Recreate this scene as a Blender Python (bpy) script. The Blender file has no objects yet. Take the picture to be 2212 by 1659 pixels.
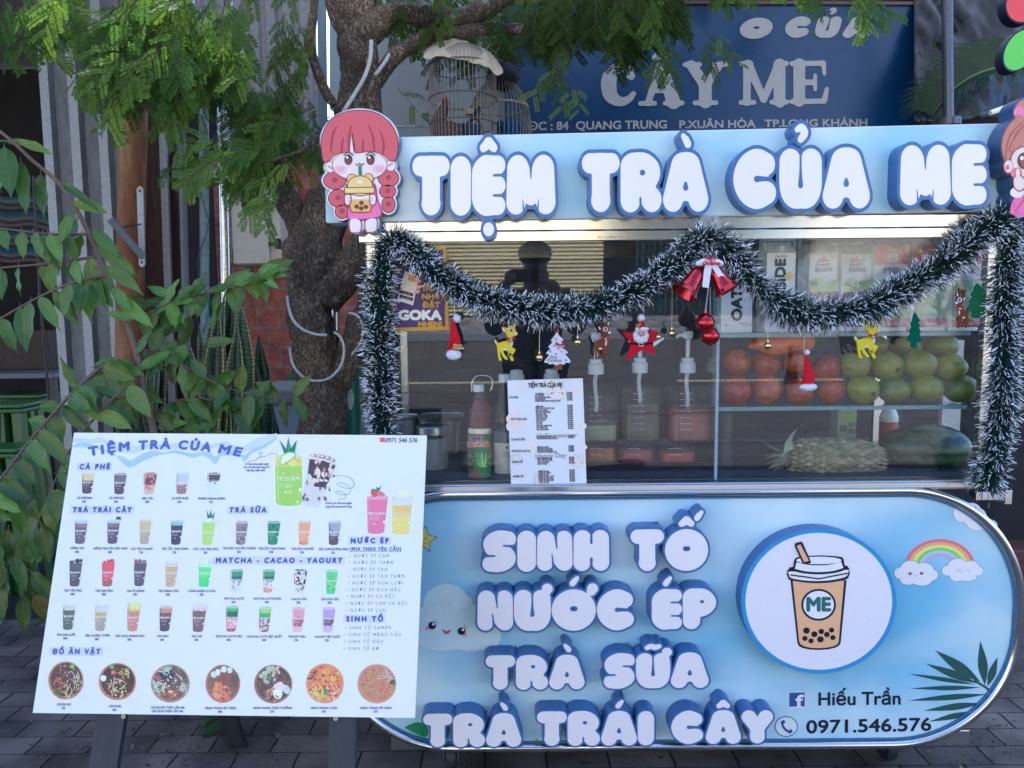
import bpy, bmesh, math, random
import numpy as np
from mathutils import Vector, Matrix, noise
from mathutils.geometry import tessellate_polygon
R = math.radians
rnd = random.Random(7)
SC = bpy.context.scene
COL = SC.collection

# ---------------------------------------------------------------- camera
CAM = Vector((0.0, 0.0, 1.37))
PITCH, ROLL = R(5.6), R(0.5)
FPX, CX, CY = 1609.0, 1106.0, 829.5
_f = Vector((0, math.cos(PITCH), -math.sin(PITCH)))
_r0 = Vector((1, 0, 0)); _u0 = _r0.cross(_f)
_r = _r0 * math.cos(ROLL) - _u0 * math.sin(ROLL)
_u = _u0 * math.cos(ROLL) + _r0 * math.sin(ROLL)
cd = bpy.data.cameras.new('camera'); cam = bpy.data.objects.new('camera', cd); COL.objects.link(cam)
cam.matrix_world = Matrix(((_r.x, _u.x, -_f.x, CAM.x), (_r.y, _u.y, -_f.y, CAM.y), (_r.z, _u.z, -_f.z, CAM.z), (0, 0, 0, 1)))
cd.sensor_width = 36; cd.lens = FPX / 2212 * 36; cd.clip_start = 0.02; cd.clip_end = 500
SC.camera = cam

# ---------------------------------------------------------------- light
SUN_EL, SUN_AZ = R(50), R(-35)          # azimuth measured from +Y towards +X
w = bpy.data.worlds.new('World'); SC.world = w; w.use_nodes = True
nt = w.node_tree
sky = nt.nodes.new('ShaderNodeTexSky'); sky.sky_type = 'NISHITA'; sky.sun_disc = False
sky.sun_elevation = SUN_EL; sky.sun_rotation = SUN_AZ
nt.links.new(sky.outputs[0], nt.nodes['Background'].inputs[0])
nt.nodes['Background'].inputs[1].default_value = 0.15
sd = bpy.data.lights.new('sun', 'SUN'); sun = bpy.data.objects.new('sun', sd); COL.objects.link(sun)
sd.energy = 4.8; sd.angle = R(0.5); sd.color = (1, .93, .82)
_s = Vector((math.sin(SUN_AZ) * math.cos(SUN_EL), math.cos(SUN_AZ) * math.cos(SUN_EL), math.sin(SUN_EL)))
sun.rotation_euler = _s.to_track_quat('Z', 'Y').to_euler()
SC.view_settings.view_transform = 'Standard'; SC.view_settings.look = 'None'
SC.view_settings.gamma = 1; SC.view_settings.exposure = 1.85
SC.view_settings.use_curve_mapping = False
SC.view_settings.use_white_balance = True; SC.view_settings.white_balance_temperature = 5050; SC.view_settings.white_balance_tint = 15

# ---------------------------------------------------------------- picture to place
def ray(x, y):
    return (_f + _r * ((x - CX) / FPX) - _u * ((y - CY) / FPX))
def onY(x, y, Y):
    d = ray(x, y); return CAM + d * ((Y - CAM.y) / d.y)
def onZ(x, y, Z=0.0):
    d = ray(x, y); return CAM + d * ((Z - CAM.z) / d.z)
class Sheet:                       # a flat surface somewhere in the place
    def __init__(s, p, n): s.p = Vector(p); s.n = Vector(n).normalized()
    def w(s, x, y, h=0.0):
        d = ray(x, y); p = s.p + s.n * h
        return CAM + d * ((p - CAM).dot(s.n) / d.dot(s.n))
def sheetY(Y): return Sheet((0, Y, 0), (0, -1, 0))
# ---------------------------------------------------------------- colours and materials
def lin(c):
    c /= 255.0
    return c / 12.92 if c <= .04045 else ((c + .055) / 1.055) ** 2.4
def S(r, g, b): return (lin(r), lin(g), lin(b))                       # a plain sRGB colour as base colour
_W = S(198, 210, 250)
def A(r, g, b, k=.8):                                                 # print colour: its look against the white board in the same light
    c = [min(.9, max(.004, v / q * k)) for v, q in zip(S(r, g, b), _W)]; m = sum(c) / 3
    return tuple(.84 * v + .12 * m + .02 for v in c)  # greyed and lifted: a veil of reflected light put into the colour
MATS = {}
def mat(name, col=None, rough=.5, metal=0, spec=.5, var=.15, scale=30, bump=0, bscale=None, vcol=False, trans=0, coat=0, detail=6, stretch=None, sub=0, col2=None, csharp=None):
    if name in MATS: return MATS[name]
    m = bpy.data.materials.new(name); m.use_nodes = True; MATS[name] = m
    n = m.node_tree.nodes; L = m.node_tree.links; b = n['Principled BSDF']
    b.inputs['Roughness'].default_value = rough; b.inputs['Metallic'].default_value = metal
    b.inputs['Specular IOR Level'].default_value = spec
    b.inputs['Coat Weight'].default_value = coat
    if trans: b.inputs['Transmission Weight'].default_value = trans
    tc = n.new('ShaderNodeTexCoord'); mp = n.new('ShaderNodeMapping'); L.new(tc.outputs['Object'], mp.inputs[0])
    if stretch: mp.inputs['Scale'].default_value = stretch
    nz = n.new('ShaderNodeTexNoise'); nz.inputs['Scale'].default_value = scale; nz.inputs['Detail'].default_value = detail
    L.new(mp.outputs[0], nz.inputs['Vector'])
    if vcol:
        a = n.new('ShaderNodeVertexColor'); a.layer_name = 'Col'; src = a.outputs[0]
    else:
        rgb = n.new('ShaderNodeRGB'); rgb.outputs[0].default_value = (*col, 1); src = rgb.outputs[0]
    if col2:
        r2 = n.new('ShaderNodeValToRGB'); r2.color_ramp.elements[0].position, r2.color_ramp.elements[1].position = csharp or (.4, .6)
        L.new(nz.outputs[0], r2.inputs[0])
        mx0 = n.new('ShaderNodeMix'); mx0.data_type = 'RGBA'; L.new(r2.outputs[0], mx0.inputs[0]); L.new(src, mx0.inputs[6]); mx0.inputs[7].default_value = (*col2, 1)
        src = mx0.outputs[2]
    if var:
        nz2 = n.new('ShaderNodeTexNoise'); nz2.inputs['Scale'].default_value = scale * 2.7; nz2.inputs['Detail'].default_value = 8; nz2.inputs['Roughness'].default_value = .65
        L.new(mp.outputs[0], nz2.inputs['Vector'])
        mr = n.new('ShaderNodeMapRange'); mr.inputs[1].default_value = .25; mr.inputs[2].default_value = .75
        mr.inputs[3].default_value = 1 - var; mr.inputs[4].default_value = 1 + var; L.new(nz2.outputs[0], mr.inputs[0])
        mx = n.new('ShaderNodeMix'); mx.data_type = 'RGBA'; mx.blend_type = 'MULTIPLY'; mx.inputs[0].default_value = 1
        L.new(src, mx.inputs[6]); L.new(mr.outputs[0], mx.inputs[7]); src = mx.outputs[2]
        mr2 = n.new('ShaderNodeMapRange'); mr2.inputs[3].default_value = max(0.02, rough - .12); mr2.inputs[4].default_value = min(1, rough + .12)
        L.new(nz.outputs[0], mr2.inputs[0]); L.new(mr2.outputs[0], b.inputs['Roughness'])
    L.new(src, b.inputs['Base Color'])
    if bump:
        bp = n.new('ShaderNodeBump'); bp.inputs['Strength'].default_value = bump; bp.inputs['Distance'].default_value = .01
        nb = n.new('ShaderNodeTexNoise'); nb.inputs['Scale'].default_value = bscale or scale * 2; nb.inputs['Detail'].default_value = 8
        L.new(mp.outputs[0], nb.inputs['Vector']); L.new(nb.outputs[0], bp.inputs['Height']); L.new(bp.outputs[0], b.inputs['Normal'])
    if sub:                                                            # thin leaf: light passes through
        tr = n.new('ShaderNodeBsdfTranslucent'); ms = n.new('ShaderNodeMixShader'); ms.inputs[0].default_value = sub
        g = n.new('ShaderNodeMix'); g.data_type = 'RGBA'; g.blend_type = 'MULTIPLY'; g.inputs[0].default_value = 1
        L.new(src, g.inputs[6]); g.inputs[7].default_value = (1.6, 1.7, .7, 1); L.new(g.outputs[2], tr.inputs[0])
        L.new(b.outputs[0], ms.inputs[1]); L.new(tr.outputs[0], ms.inputs[2]); L.new(ms.outputs[0], n['Material Output'].inputs[0])
    return m
def glass(name, tint=(.975, .985, .98), ior=1.5, rough=0, haze=0):
    """thin clear pane: passes light straight on, mirrors by Fresnel"""
    if name in MATS: return MATS[name]
    m = bpy.data.materials.new(name); m.use_nodes = True; MATS[name] = m
    n = m.node_tree.nodes; L = m.node_tree.links; n.remove(n['Principled BSDF'])
    t = n.new('ShaderNodeBsdfTransparent'); t.inputs[0].default_value = (*tint, 1)
    g = n.new('ShaderNodeBsdfGlossy'); g.inputs['Roughness'].default_value = rough
    ge = n.new('ShaderNodeNewGeometry'); dt = n.new('ShaderNodeVectorMath'); dt.operation = 'DOT_PRODUCT'; L.new(ge.outputs['Normal'], dt.inputs[0]); L.new(ge.outputs['Incoming'], dt.inputs[1])
    def mth(op, x_, y_=None):
        q = n.new('ShaderNodeMath'); q.operation = op; q.use_clamp = True
        for k, v in ((0, x_), (1, y_)):
            if v is None: continue
            if isinstance(v, (int, float)): q.inputs[k].default_value = v
            else: L.new(v, q.inputs[k])
        return q.outputs[0]
    f0 = ((ior - 1) / (ior + 1)) ** 2
    fr = mth('ADD', mth('MULTIPLY', mth('POWER', mth('SUBTRACT', 1.0, mth('ABSOLUTE', dt.outputs['Value'])), 5.0), 1 - f0), f0)
    x = n.new('ShaderNodeMixShader'); L.new(fr, x.inputs[0]); L.new(t.outputs[0], x.inputs[1]); L.new(g.outputs[0], x.inputs[2])
    out = x.outputs[0]
    if haze:
        d = n.new('ShaderNodeBsdfDiffuse'); d.inputs[0].default_value = (.8, .85, .85, 1)
        y = n.new('ShaderNodeMixShader'); y.inputs[0].default_value = haze; L.new(out, y.inputs[1]); L.new(d.outputs[0], y.inputs[2]); out = y.outputs[0]
    L.new(out, n['Material Output'].inputs[0])
    return m

# ---------------------------------------------------------------- meshes
class MB:
    def __init__(s): s.v = []; s.f = []; s.c = []; s.m = []; s.sm = []
    def add(s, vs, fs, col=(1, 1, 1), m=0, smooth=False):
        k = len(s.v); s.v += [tuple(v) for v in vs]
        for f in fs: s.f.append([i + k for i in f]); s.c.append(col); s.m.append(m); s.sm.append(smooth)
        return s
    def box(s, c, size, rot=None, col=(1, 1, 1), m=0):
        c = Vector(c); hx, hy, hz = [q / 2 for q in size]
        vs = [Vector((x, y, z)) for x in (-hx, hx) for y in (-hy, hy) for z in (-hz, hz)]
        if rot is not None: vs = [rot @ v for v in vs]
        return s.add([c + v for v in vs], [(0, 1, 3, 2), (4, 6, 7, 5), (0, 4, 5, 1), (2, 3, 7, 6), (0, 2, 6, 4), (1, 5, 7, 3)], col, m)
    def bx(s, x0, x1, y0, y1, z0, z1, col=(1, 1, 1), m=0):
        return s.box(((x0 + x1) / 2, (y0 + y1) / 2, (z0 + z1) / 2), (x1 - x0, y1 - y0, z1 - z0), None, col, m)
    def tube(s, pts, r, n=8, col=(1, 1, 1), m=0, cap=True, smooth=True, closed=False, flat=1.0):
        pts = [Vector(p) for p in pts]; N = len(pts)
        rs = r if isinstance(r, (list, tuple)) else [r] * N
        vs = []; ref = None
        for i, p in enumerate(pts):
            a = pts[i - 1] if (i > 0 or closed) else p; b = pts[(i + 1) % N] if (i < N - 1 or closed) else p
            t = (b - a)
            t = t.normalized() if t.length > 1e-9 else Vector((0, 0, 1))
            if ref is None: ref = t.orthogonal().normalized()
            ref = (ref - t * ref.dot(t))
            ref = ref.normalized() if ref.length > 1e-6 else t.orthogonal().normalized()
            q = t.cross(ref)
            for k in range(n):
                an = 2 * math.pi * k / n; vs.append(p + (ref * math.cos(an) + q * math.sin(an) * flat) * rs[i])
        fs = []
        for i in range(N if closed else N - 1):
            for k in range(n):
                j = (i + 1) % N
                fs.append((i * n + k, i * n + (k + 1) % n, j * n + (k + 1) % n, j * n + k))
        s.add(vs, fs, col, m, smooth)
        if cap and not closed:
            s.add(vs[:n], [tuple(reversed(range(n)))], col, m); s.add(vs[-n:], [tuple(range(n))], col, m)
        return s
    def lathe(s, prof, c=(0, 0, 0), n=28, col=(1, 1, 1), m=0, smooth=True, rot=None, cols=None, sq=None):
        """prof: [(radius, height)]; sq: superellipse power for square-ish bodies"""
        c = Vector(c); vs = []
        for (r, z) in prof:
            for k in range(n):
                a = 2 * math.pi * k / n; x, y = math.cos(a), math.sin(a)
                if sq:
                    q = (abs(x) ** sq + abs(y) ** sq) ** (-1 / sq); x, y = x * q, y * q
                v = Vector((r * x, r * y, z)); vs.append(c + (rot @ v if rot is not None else v))
        for i in range(len(prof) - 1):
            fs = [(i * n + k, i * n + (k + 1) % n, (i + 1) * n + (k + 1) % n, (i + 1) * n + k) for k in range(n)]
            s.add([], [], col); k0 = len(s.v)
            s.add(vs[i * n:(i + 2) * n], [(k, (k + 1) % n, n + (k + 1) % n, n + k) for k in range(n)], cols[i] if cols else col, m, smooth)
        for (i, rev) in ((0, True), (len(prof) - 1, False)):
            if prof[i][0] > 1e-5:
                ring = list(range(n)); s.add(vs[i * n:(i + 1) * n], [tuple(reversed(ring)) if rev else tuple(ring)], (cols[min(i, len(cols) - 1)] if cols else col), m)
        return s
    def ball(s, c, r, n=14, col=(1, 1, 1), m=0, rot=None, disp=None):
        rx, ry, rz = (r, r, r) if not isinstance(r, (tuple, list)) else r
        c = Vector(c); rows = max(5, n // 2); vs = []; fs = []
        for i in range(rows + 1):
            th = math.pi * i / rows
            for k in range(n):
                a = 2 * math.pi * k / n
                u = Vector((math.sin(th) * math.cos(a), math.sin(th) * math.sin(a), math.cos(th)))
                if disp: u = u * disp(u)
                v = Vector((u.x * rx, u.y * ry, u.z * rz)); vs.append(c + (rot @ v if rot is not None else v))
        for i in range(rows):
            for k in range(n):
                fs.append((i * n + k, (i + 1) * n + k, (i + 1) * n + (k + 1) % n, i * n + (k + 1) % n))
        return s.add(vs, fs, col, m, True)
    def prism(s, loops, back, col=(1, 1, 1), m=0, side_col=None, side_m=None, smooth=False, front=True, rear=True):
        """loops: 3D outlines of the front face (first outer, rest holes); back: vector to the rear face"""
        back = Vector(back); k = []
        tri = tessellate_polygon([[Vector(p) for p in l] for l in loops])
        allp = [Vector(p) for l in loops for p in l]
        if front: s.add(allp, [tuple(t) for t in tri], col, m)
        if rear: s.add([p + back for p in allp], [tuple(reversed(t)) for t in tri], side_col or col, m if side_m is None else side_m)
        for l in loops:
            N = len(l); P = [Vector(p) for p in l]
            s.add(P + [p + back for p in P], [(i, (i + 1) % N, N + (i + 1) % N, N + i) for i in range(N)], side_col or col, m if side_m is None else side_m, smooth)
        return s
    # --- flat print on a sheet, all in picture coordinates
    def P(s, sh, pts, col, h=.0, m=0):
        P = [sh.w(x, y, h) for x, y in pts]
        if len(P) <= 4 and False: pass
        tri = tessellate_polygon([[Vector((x, -y, 0)) for x, y in pts]])
        out = []
        for t in tri:
            a, b, c = [P[i] for i in t]
            out.append(tuple(t) if (b - a).cross(c - a).dot(sh.n) > 0 else tuple(reversed(t)))
        return s.add(P, out, col, m)
    def E(s, sh, x, y, rx, ry, col, h=.0, n=28, a0=0, rot=0, m=0, arc=(0, 360)):
        full = arc == (0, 360); pts = []
        N = n if full else n + 1
        for i in range(N):
            a = R(arc[0] + (arc[1] - arc[0]) * i / n); px, py = rx * math.cos(a), ry * math.sin(a)
            pts.append((x + px * math.cos(rot) - py * math.sin(rot), y + px * math.sin(rot) + py * math.cos(rot)))
        return s.P(sh, pts, col, h, m)
    def Ln(s, sh, pts, wd, col, h=.0, m=0, closed=False):
        """line of width wd along pts, wd may be a list"""
        N = len(pts); ws = wd if isinstance(wd, (list, tuple)) else [wd] * N; Lf = []; Rt = []
        for i in range(N):
            a = pts[i - 1] if (i > 0 or closed) else pts[i]; b = pts[(i + 1) % N] if (i < N - 1 or closed) else pts[i]
            dx, dy = b[0] - a[0], b[1] - a[1]; l = math.hypot(dx, dy) or 1; nx, ny = -dy / l, dx / l; x, y = pts[i]
            Lf.append((x + nx * ws[i] / 2, y + ny * ws[i] / 2)); Rt.append((x - nx * ws[i] / 2, y - ny * ws[i] / 2))
        W = [sh.w(x, y, h) for x, y in Lf + Rt]
        fs = [(i, N + i, N + (i + 1) % N, (i + 1) % N) for i in range(N if closed else N - 1)]
        f0 = fs[0]
        if (W[f0[1]] - W[f0[0]]).cross(W[f0[2]] - W[f0[0]]).dot(sh.n) < 0: fs = [tuple(reversed(f)) for f in fs]
        return s.add(W, fs, col, m)
    def T(s, sh, text, x0, x1, yb, cap, col, h=.0, bold=0, slope=0, shear=0, m=0, fit=True, space=1.0, squash=None, arcfn=None, thick=0):
        """text on the sheet: left/right edges, baseline and cap height in picture units; slope = drop of the baseline to the right"""
        vs, isl, fs = text_mesh(text, shear, space)
        if not fs: return s
        a0 = min(v[0] for v in vs); a1 = max(v[0] for v in vs); k = cap / CAPH
        sx = (x1 - x0) / max(1e-6, a1 - a0) if fit else k * (squash or 1)
        sx0 = x0 if fit else (x0 if x1 is None else (x0 + x1) / 2 - sx * (a1 - a0) / 2)
        offs = [(0, 0)]
        if bold: offs += [(bold * math.cos(q * math.pi / 3), bold * math.sin(q * math.pi / 3)) for q in range(6)]
        for oi, (ox, oy) in enumerate(offs):
            W = []
            for (v, i) in zip(vs, isl):
                px = sx0 + (v[0] - a0) * sx + ox; py = yb - v[1] * k + oy
                py += slope * (px - sx0) / max(1e-6, sx * (a1 - a0))
                if arcfn: px, py = arcfn(px, py)
                W.append(sh.w(px, py, h + oi * 2e-5 + (i % 5) * 4e-6))
            s.add(W, fs, col, m)
        return s
    def build(s, name, material, parent=None, bevel=0, seg=2, smooth=None, solid=0, subsurf=0):
        me = bpy.data.meshes.new(name)
        og = Vector(parent['_o']) if parent is not None and '_o' in parent else Vector((0, 0, 0))
        me.from_pydata([(v[0] - og.x, v[1] - og.y, v[2] - og.z) for v in s.v], [], s.f)
        ms = material if isinstance(material, (list, tuple)) else [material]
        for q in ms: me.materials.append(q)
        if len(s.f):
            me.polygons.foreach_set('material_index', s.m)
            me.polygons.foreach_set('use_smooth', [bool(q) if smooth is None else smooth for q in s.sm])
            ca = me.color_attributes.new('Col', 'FLOAT_COLOR', 'CORNER')
            buf = []
            for p, c in zip(me.polygons, s.c): buf += [c[0], c[1], c[2], 1.0] * p.loop_total
            ca.data.foreach_set('color', buf)
        me.update()
        o = bpy.data.objects.new(name, me); COL.objects.link(o)
        if parent is not None: o.parent = parent; o['_o'] = tuple(og)
        if solid:
            q = o.modifiers.new('Solidify', 'SOLIDIFY'); q.thickness = solid; q.offset = 0
        if bevel:
            q = o.modifiers.new('Bevel', 'BEVEL'); q.width = bevel; q.segments = seg; q.limit_method = 'ANGLE'; q.angle_limit = R(40)
        if subsurf:
            q = o.modifiers.new('Subdivision', 'SUBSURF'); q.levels = q.render_levels = subsurf
        return o
def tag(o, label=None, cat=None, group=None, kind=None):
    if label: o['label'] = label
    if cat: o['category'] = cat
    if group: o['group'] = group
    if kind: o['kind'] = kind
    return o
def thing(name, label, cat, loc=(0, 0, 0), group=None):
    o = bpy.data.objects.new(name, None); COL.objects.link(o); o.location = loc; o['_o'] = tuple(loc)
    o.empty_display_size = .05
    return tag(o, label, cat, group)
def copy_tree(o, parent=None):
    c = o.copy(); COL.objects.link(c)
    if parent is not None: c.parent = parent
    for ch in list(o.children): copy_tree(ch, c)
    return c
_TC = {}
def text_mesh(t, shear=0, space=1.0):
    k = (t, shear, space)
    if k in _TC: return _TC[k]
    c = bpy.data.curves.new('lettering', 'FONT'); c.body = t; c.shear = shear; c.resolution_u = 3; c.space_character = space
    o = bpy.data.objects.new('lettering', c); COL.objects.link(o)
    dg = bpy.context.evaluated_depsgraph_get(); me = bpy.data.meshes.new_from_object(o.evaluated_get(dg))
    vs = [(v.co.x, v.co.y) for v in me.vertices]; fs = [tuple(p.vertices) for p in me.polygons]
    par = list(range(len(vs)))
    def fd(i):
        while par[i] != i: par[i] = par[par[i]]; i = par[i]
        return i
    for f in fs:
        for q in f[1:]: par[fd(q)] = fd(f[0])
    isl = [fd(i) for i in range(len(vs))]; ids = {r: n for n, r in enumerate(sorted(set(isl)))}; isl = [ids[i] for i in isl]
    bpy.data.objects.remove(o); bpy.data.curves.remove(c); bpy.data.meshes.remove(me)
    _TC[k] = (vs, isl, fs); return _TC[k]
CAPH = .682
def bez(P, n=12):
    """smooth curve through points"""
    P = [Vector(p) for p in P]; out = []
    for i in range(len(P) - 1):
        a = P[max(0, i - 1)]; b = P[i]; c = P[i + 1]; d = P[min(len(P) - 1, i + 2)]
        for k in range(n):
            t = k / n
            out.append(.5 * ((2 * b) + (c - a) * t + (2 * a - 5 * b + 4 * c - d) * t * t + (3 * b - a - 3 * c + d) * t ** 3))
    out.append(P[-1]); return out
def bez2(P, n=6): return [(v.x, v.y) for v in bez([(x, y, 0) for x, y in P], n)]
def closed2(P, n=6):
    N = len(P); out = []
    V = [Vector((x, y, 0)) for x, y in P]
    for i in range(N):
        a, b, c, d = V[i - 1], V[i], V[(i + 1) % N], V[(i + 2) % N]
        for k in range(n):
            t = k / n; q = .5 * ((2 * b) + (c - a) * t + (2 * a - 5 * b + 4 * c - d) * t * t + (3 * b - a - 3 * c + d) * t ** 3); out.append((q.x, q.y))
    return out

# ---------------------------------------------------------------- lettering from round strokes
def st(*p): return list(p)
GL = {}       # glyph: (width, strokes, cuts); a stroke is [(x, y, radius), ...], cap height 1; cuts are carved out
GL['T'] = (.80, [st((.17, .83, .17), (.63, .83, .17)), st((.40, .80, .19), (.40, .30, .19), (.40, .215, .205))], [])
GL['I'] = (.44, [st((.22, .77, .22), (.22, .22, .22))], [])
GL['E'] = (.72, [st((.31, .68, .31), (.31, .31, .31)), st((.30, .835, .165), (.56, .835, .16)), st((.3, .5, .165), (.57, .5, .155)), st((.30, .165, .165), (.56, .165, .16))], [st((.47, .665, .022), (.62, .668, .024), (.82, .675, .05)), st((.47, .332, .022), (.62, .33, .024), (.82, .322, .05))])
GL['M'] = (1.06, [st((.25, .77, .23), (.21, .22, .21)), st((.80, .77, .23), (.85, .22, .21)), st((.30, .72, .2), (.53, .40, .2), (.76, .72, .2)), st((.53, .42, .2), (.53, .30, .14))], [st((.525, 1.15, .09), (.525, .85, .035), (.53, .60, .010)), st((.385, -.1, .04), (.37, .12, .018), (.355, .26, .008)), st((.665, -.1, .04), (.68, .12, .018), (.695, .26, .008))])
GL['R'] = (.88, [st((.22, .76, .22), (.21, .21, .21)), st((.28, .80, .20), (.48, .79, .21), (.62, .68, .22), (.56, .55, .2), (.36, .48, .2)), st((.42, .45, .2), (.66, .21, .21))], [st((.455, .665, .048), (.475, .665, .048)), st((.43, -.1, .05), (.425, .12, .026), (.42, .24, .022))])
GL['A'] = (.96, [st((.40, .76, .23), (.21, .21, .21)), st((.56, .76, .23), (.75, .21, .21)), st((.48, .78, .22), (.48, .40, .22)), st((.30, .34, .15), (.66, .34, .15))], [st((.48, .47, .035), (.48, .41, .058)), st((.48, -.12, .13), (.48, .02, .09), (.48, .14, .045))])
GL['C'] = (.92, [st((.66, .74, .19), (.48, .78, .215), (.32, .68, .24), (.26, .50, .26), (.32, .32, .24), (.48, .22, .215), (.68, .27, .19)), st((.36, .5, .28), (.44, .5, .28))], [st((.475, .5, .055), (.62, .50, .040), (.78, .49, .045), (1.05, .48, .11))])
GL['U'] = (.86, [st((.22, .77, .22), (.22, .40, .22), (.30, .26, .24), (.43, .23, .22), (.56, .26, .24), (.64, .40, .22), (.64, .77, .22)), st((.43, .55, .2), (.43, .35, .25))], [st((.43, 1.2, .12), (.43, .92, .03), (.43, .62, .026), (.43, .39, .052))])
GL['S'] = (.80, [st((.60, .79, .19), (.40, .80, .20), (.25, .70, .22), (.28, .57, .21), (.50, .45, .21), (.56, .31, .22), (.40, .20, .20), (.19, .20, .19))], [st((.50, .63, .022), (.66, .62, .030), (.90, .60, .07)), st((-.1, .40, .07), (.12, .385, .030), (.29, .385, .022))])
GL['N'] = (.84, [st((.21, .78, .20), (.19, .21, .19)), st((.63, .78, .20), (.65, .21, .19)), st((.24, .74, .19), (.60, .26, .19)), st((.42, .5, .16), (.42, .5, .161))], [st((.44, 1.15, .08), (.445, .80, .030), (.47, .56, .014)), st((.385, -.12, .06), (.385, .16, .026), (.355, .42, .014))])
GL['H'] = (.84, [st((.21, .79, .205), (.20, .21, .20)), st((.63, .79, .205), (.64, .21, .20)), st((.25, .5, .17), (.6, .5, .17))], [st((.42, 1.15, .06), (.42, .86, .026), (.42, .69, .032)), st((.42, -.12, .06), (.42, .16, .030), (.42, .30, .036))])
GL['O'] = (1.04, [st(*[(.52 + .255 * math.cos(a), .5 + .235 * math.sin(a), .262) for a in [2 * math.pi * i / 24 for i in range(25)]])], [st((.49, .53, .06), (.55, .53, .06))])
GL['P'] = (.82, [st((.22, .78, .22), (.21, .20, .205)), st((.26, .79, .21), (.46, .78, .22), (.575, .66, .225), (.48, .54, .22), (.30, .50, .21))], [st((.45, .675, .040), (.47, .675, .040))])
GL['Y'] = (.86, [st((.20, .79, .20), (.42, .46, .18)), st((.66, .79, .20), (.44, .46, .18)), st((.43, .46, .19), (.43, .21, .205))], [st((.43, 1.15, .07), (.43, .80, .012))])
ACC = {'^': st((-.115, 1.125, .075), (0, 1.20, .105), (.115, 1.125, .075)), '`': st((-.05, 1.27, .048), (.01, 1.20, .07), (.05, 1.135, .07)), "'": st((.08, 1.27, .048), (.02, 1.20, .07), (-.03, 1.135, .07)),
       '.': st((0, -.23, .115), (0, -.231, .115)), '?': st((-.07, 1.30, .05), (.02, 1.33, .07), (.08, 1.24, .075), (.0, 1.14, .06)), '~': st((-.15, 1.14, .065), (-.05, 1.18, .075), (.05, 1.15, .075), (.15, 1.18, .065)),
       '+': st((.33, .95, .11), (.36, 1.01, .13))}
ACUT = {'^': st((0, .98, .06), (0, 1.09, .015))}
def smooth_stroke(stk):
    return [tuple(v) for v in bez(stk, 5)] if len(stk) > 3 else stk
def word_field(letters, track=.02, res=.0105, pad=.12, ymin=-.48, ymax=1.72):
    x = 0; items = []
    for ch in letters:
        wd, strokes, *cu = GL[ch[0]]; items.append((x, wd, strokes, cu[0] if cu else [], ch[1:])); x += wd + track
    W = x - track; nx = int((W + 2 * pad) / res); ny = int((ymax - ymin) / res)
    X, Y = np.meshgrid(-pad + np.arange(nx) * res, ymin + np.arange(ny) * res)
    def cap(stk):
        stk = smooth_stroke(stk)
        d = np.full(X.shape, 9.0)
        for (x0, y0, r0), (x1, y1, r1) in zip(stk, stk[1:]):
            dx, dy = x1 - x0, y1 - y0; l2 = dx * dx + dy * dy or 1e-9
            t = np.clip(((X - x0) * dx + (Y - y0) * dy) / l2, 0, 1)
            d = np.minimum(d, np.hypot(X - x0 - t * dx, Y - y0 - t * dy) - (r0 + t * (r1 - r0)))
        return d
    F = np.full(X.shape, 9.0)
    for (x0, wd, strokes, cuts, acc) in items:
        D = np.full(X.shape, 9.0)
        for sk in strokes:
            d = cap([(a + x0, b, c) for a, b, c in sk]); kk = .035
            h = np.clip(.5 + .5 * (D - d) / kk, 0, 1); D = D + (d - D) * h - kk * h * (1 - h)
        for sk in cuts: D = np.maximum(D, -cap([(a + x0, b, c) for a, b, c in sk]))
        for n_, c in enumerate(acc):
            ox = x0 + wd / 2; oy = 0
            if c == '+': ox = x0 + wd - .44
            if c in "'`" and acc[:1] == '^': ox += .28; oy = .12
            d = cap([(a + ox, b + oy, r) for a, b, r in ACC[c]])
            if c in ACUT: d = np.maximum(d, -cap([(a + ox, b + oy, r) for a, b, r in ACUT[c]]))
            D = np.minimum(D, d)
        F = np.minimum(F, D)
    return F, (-pad, ymin, res), W
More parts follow.
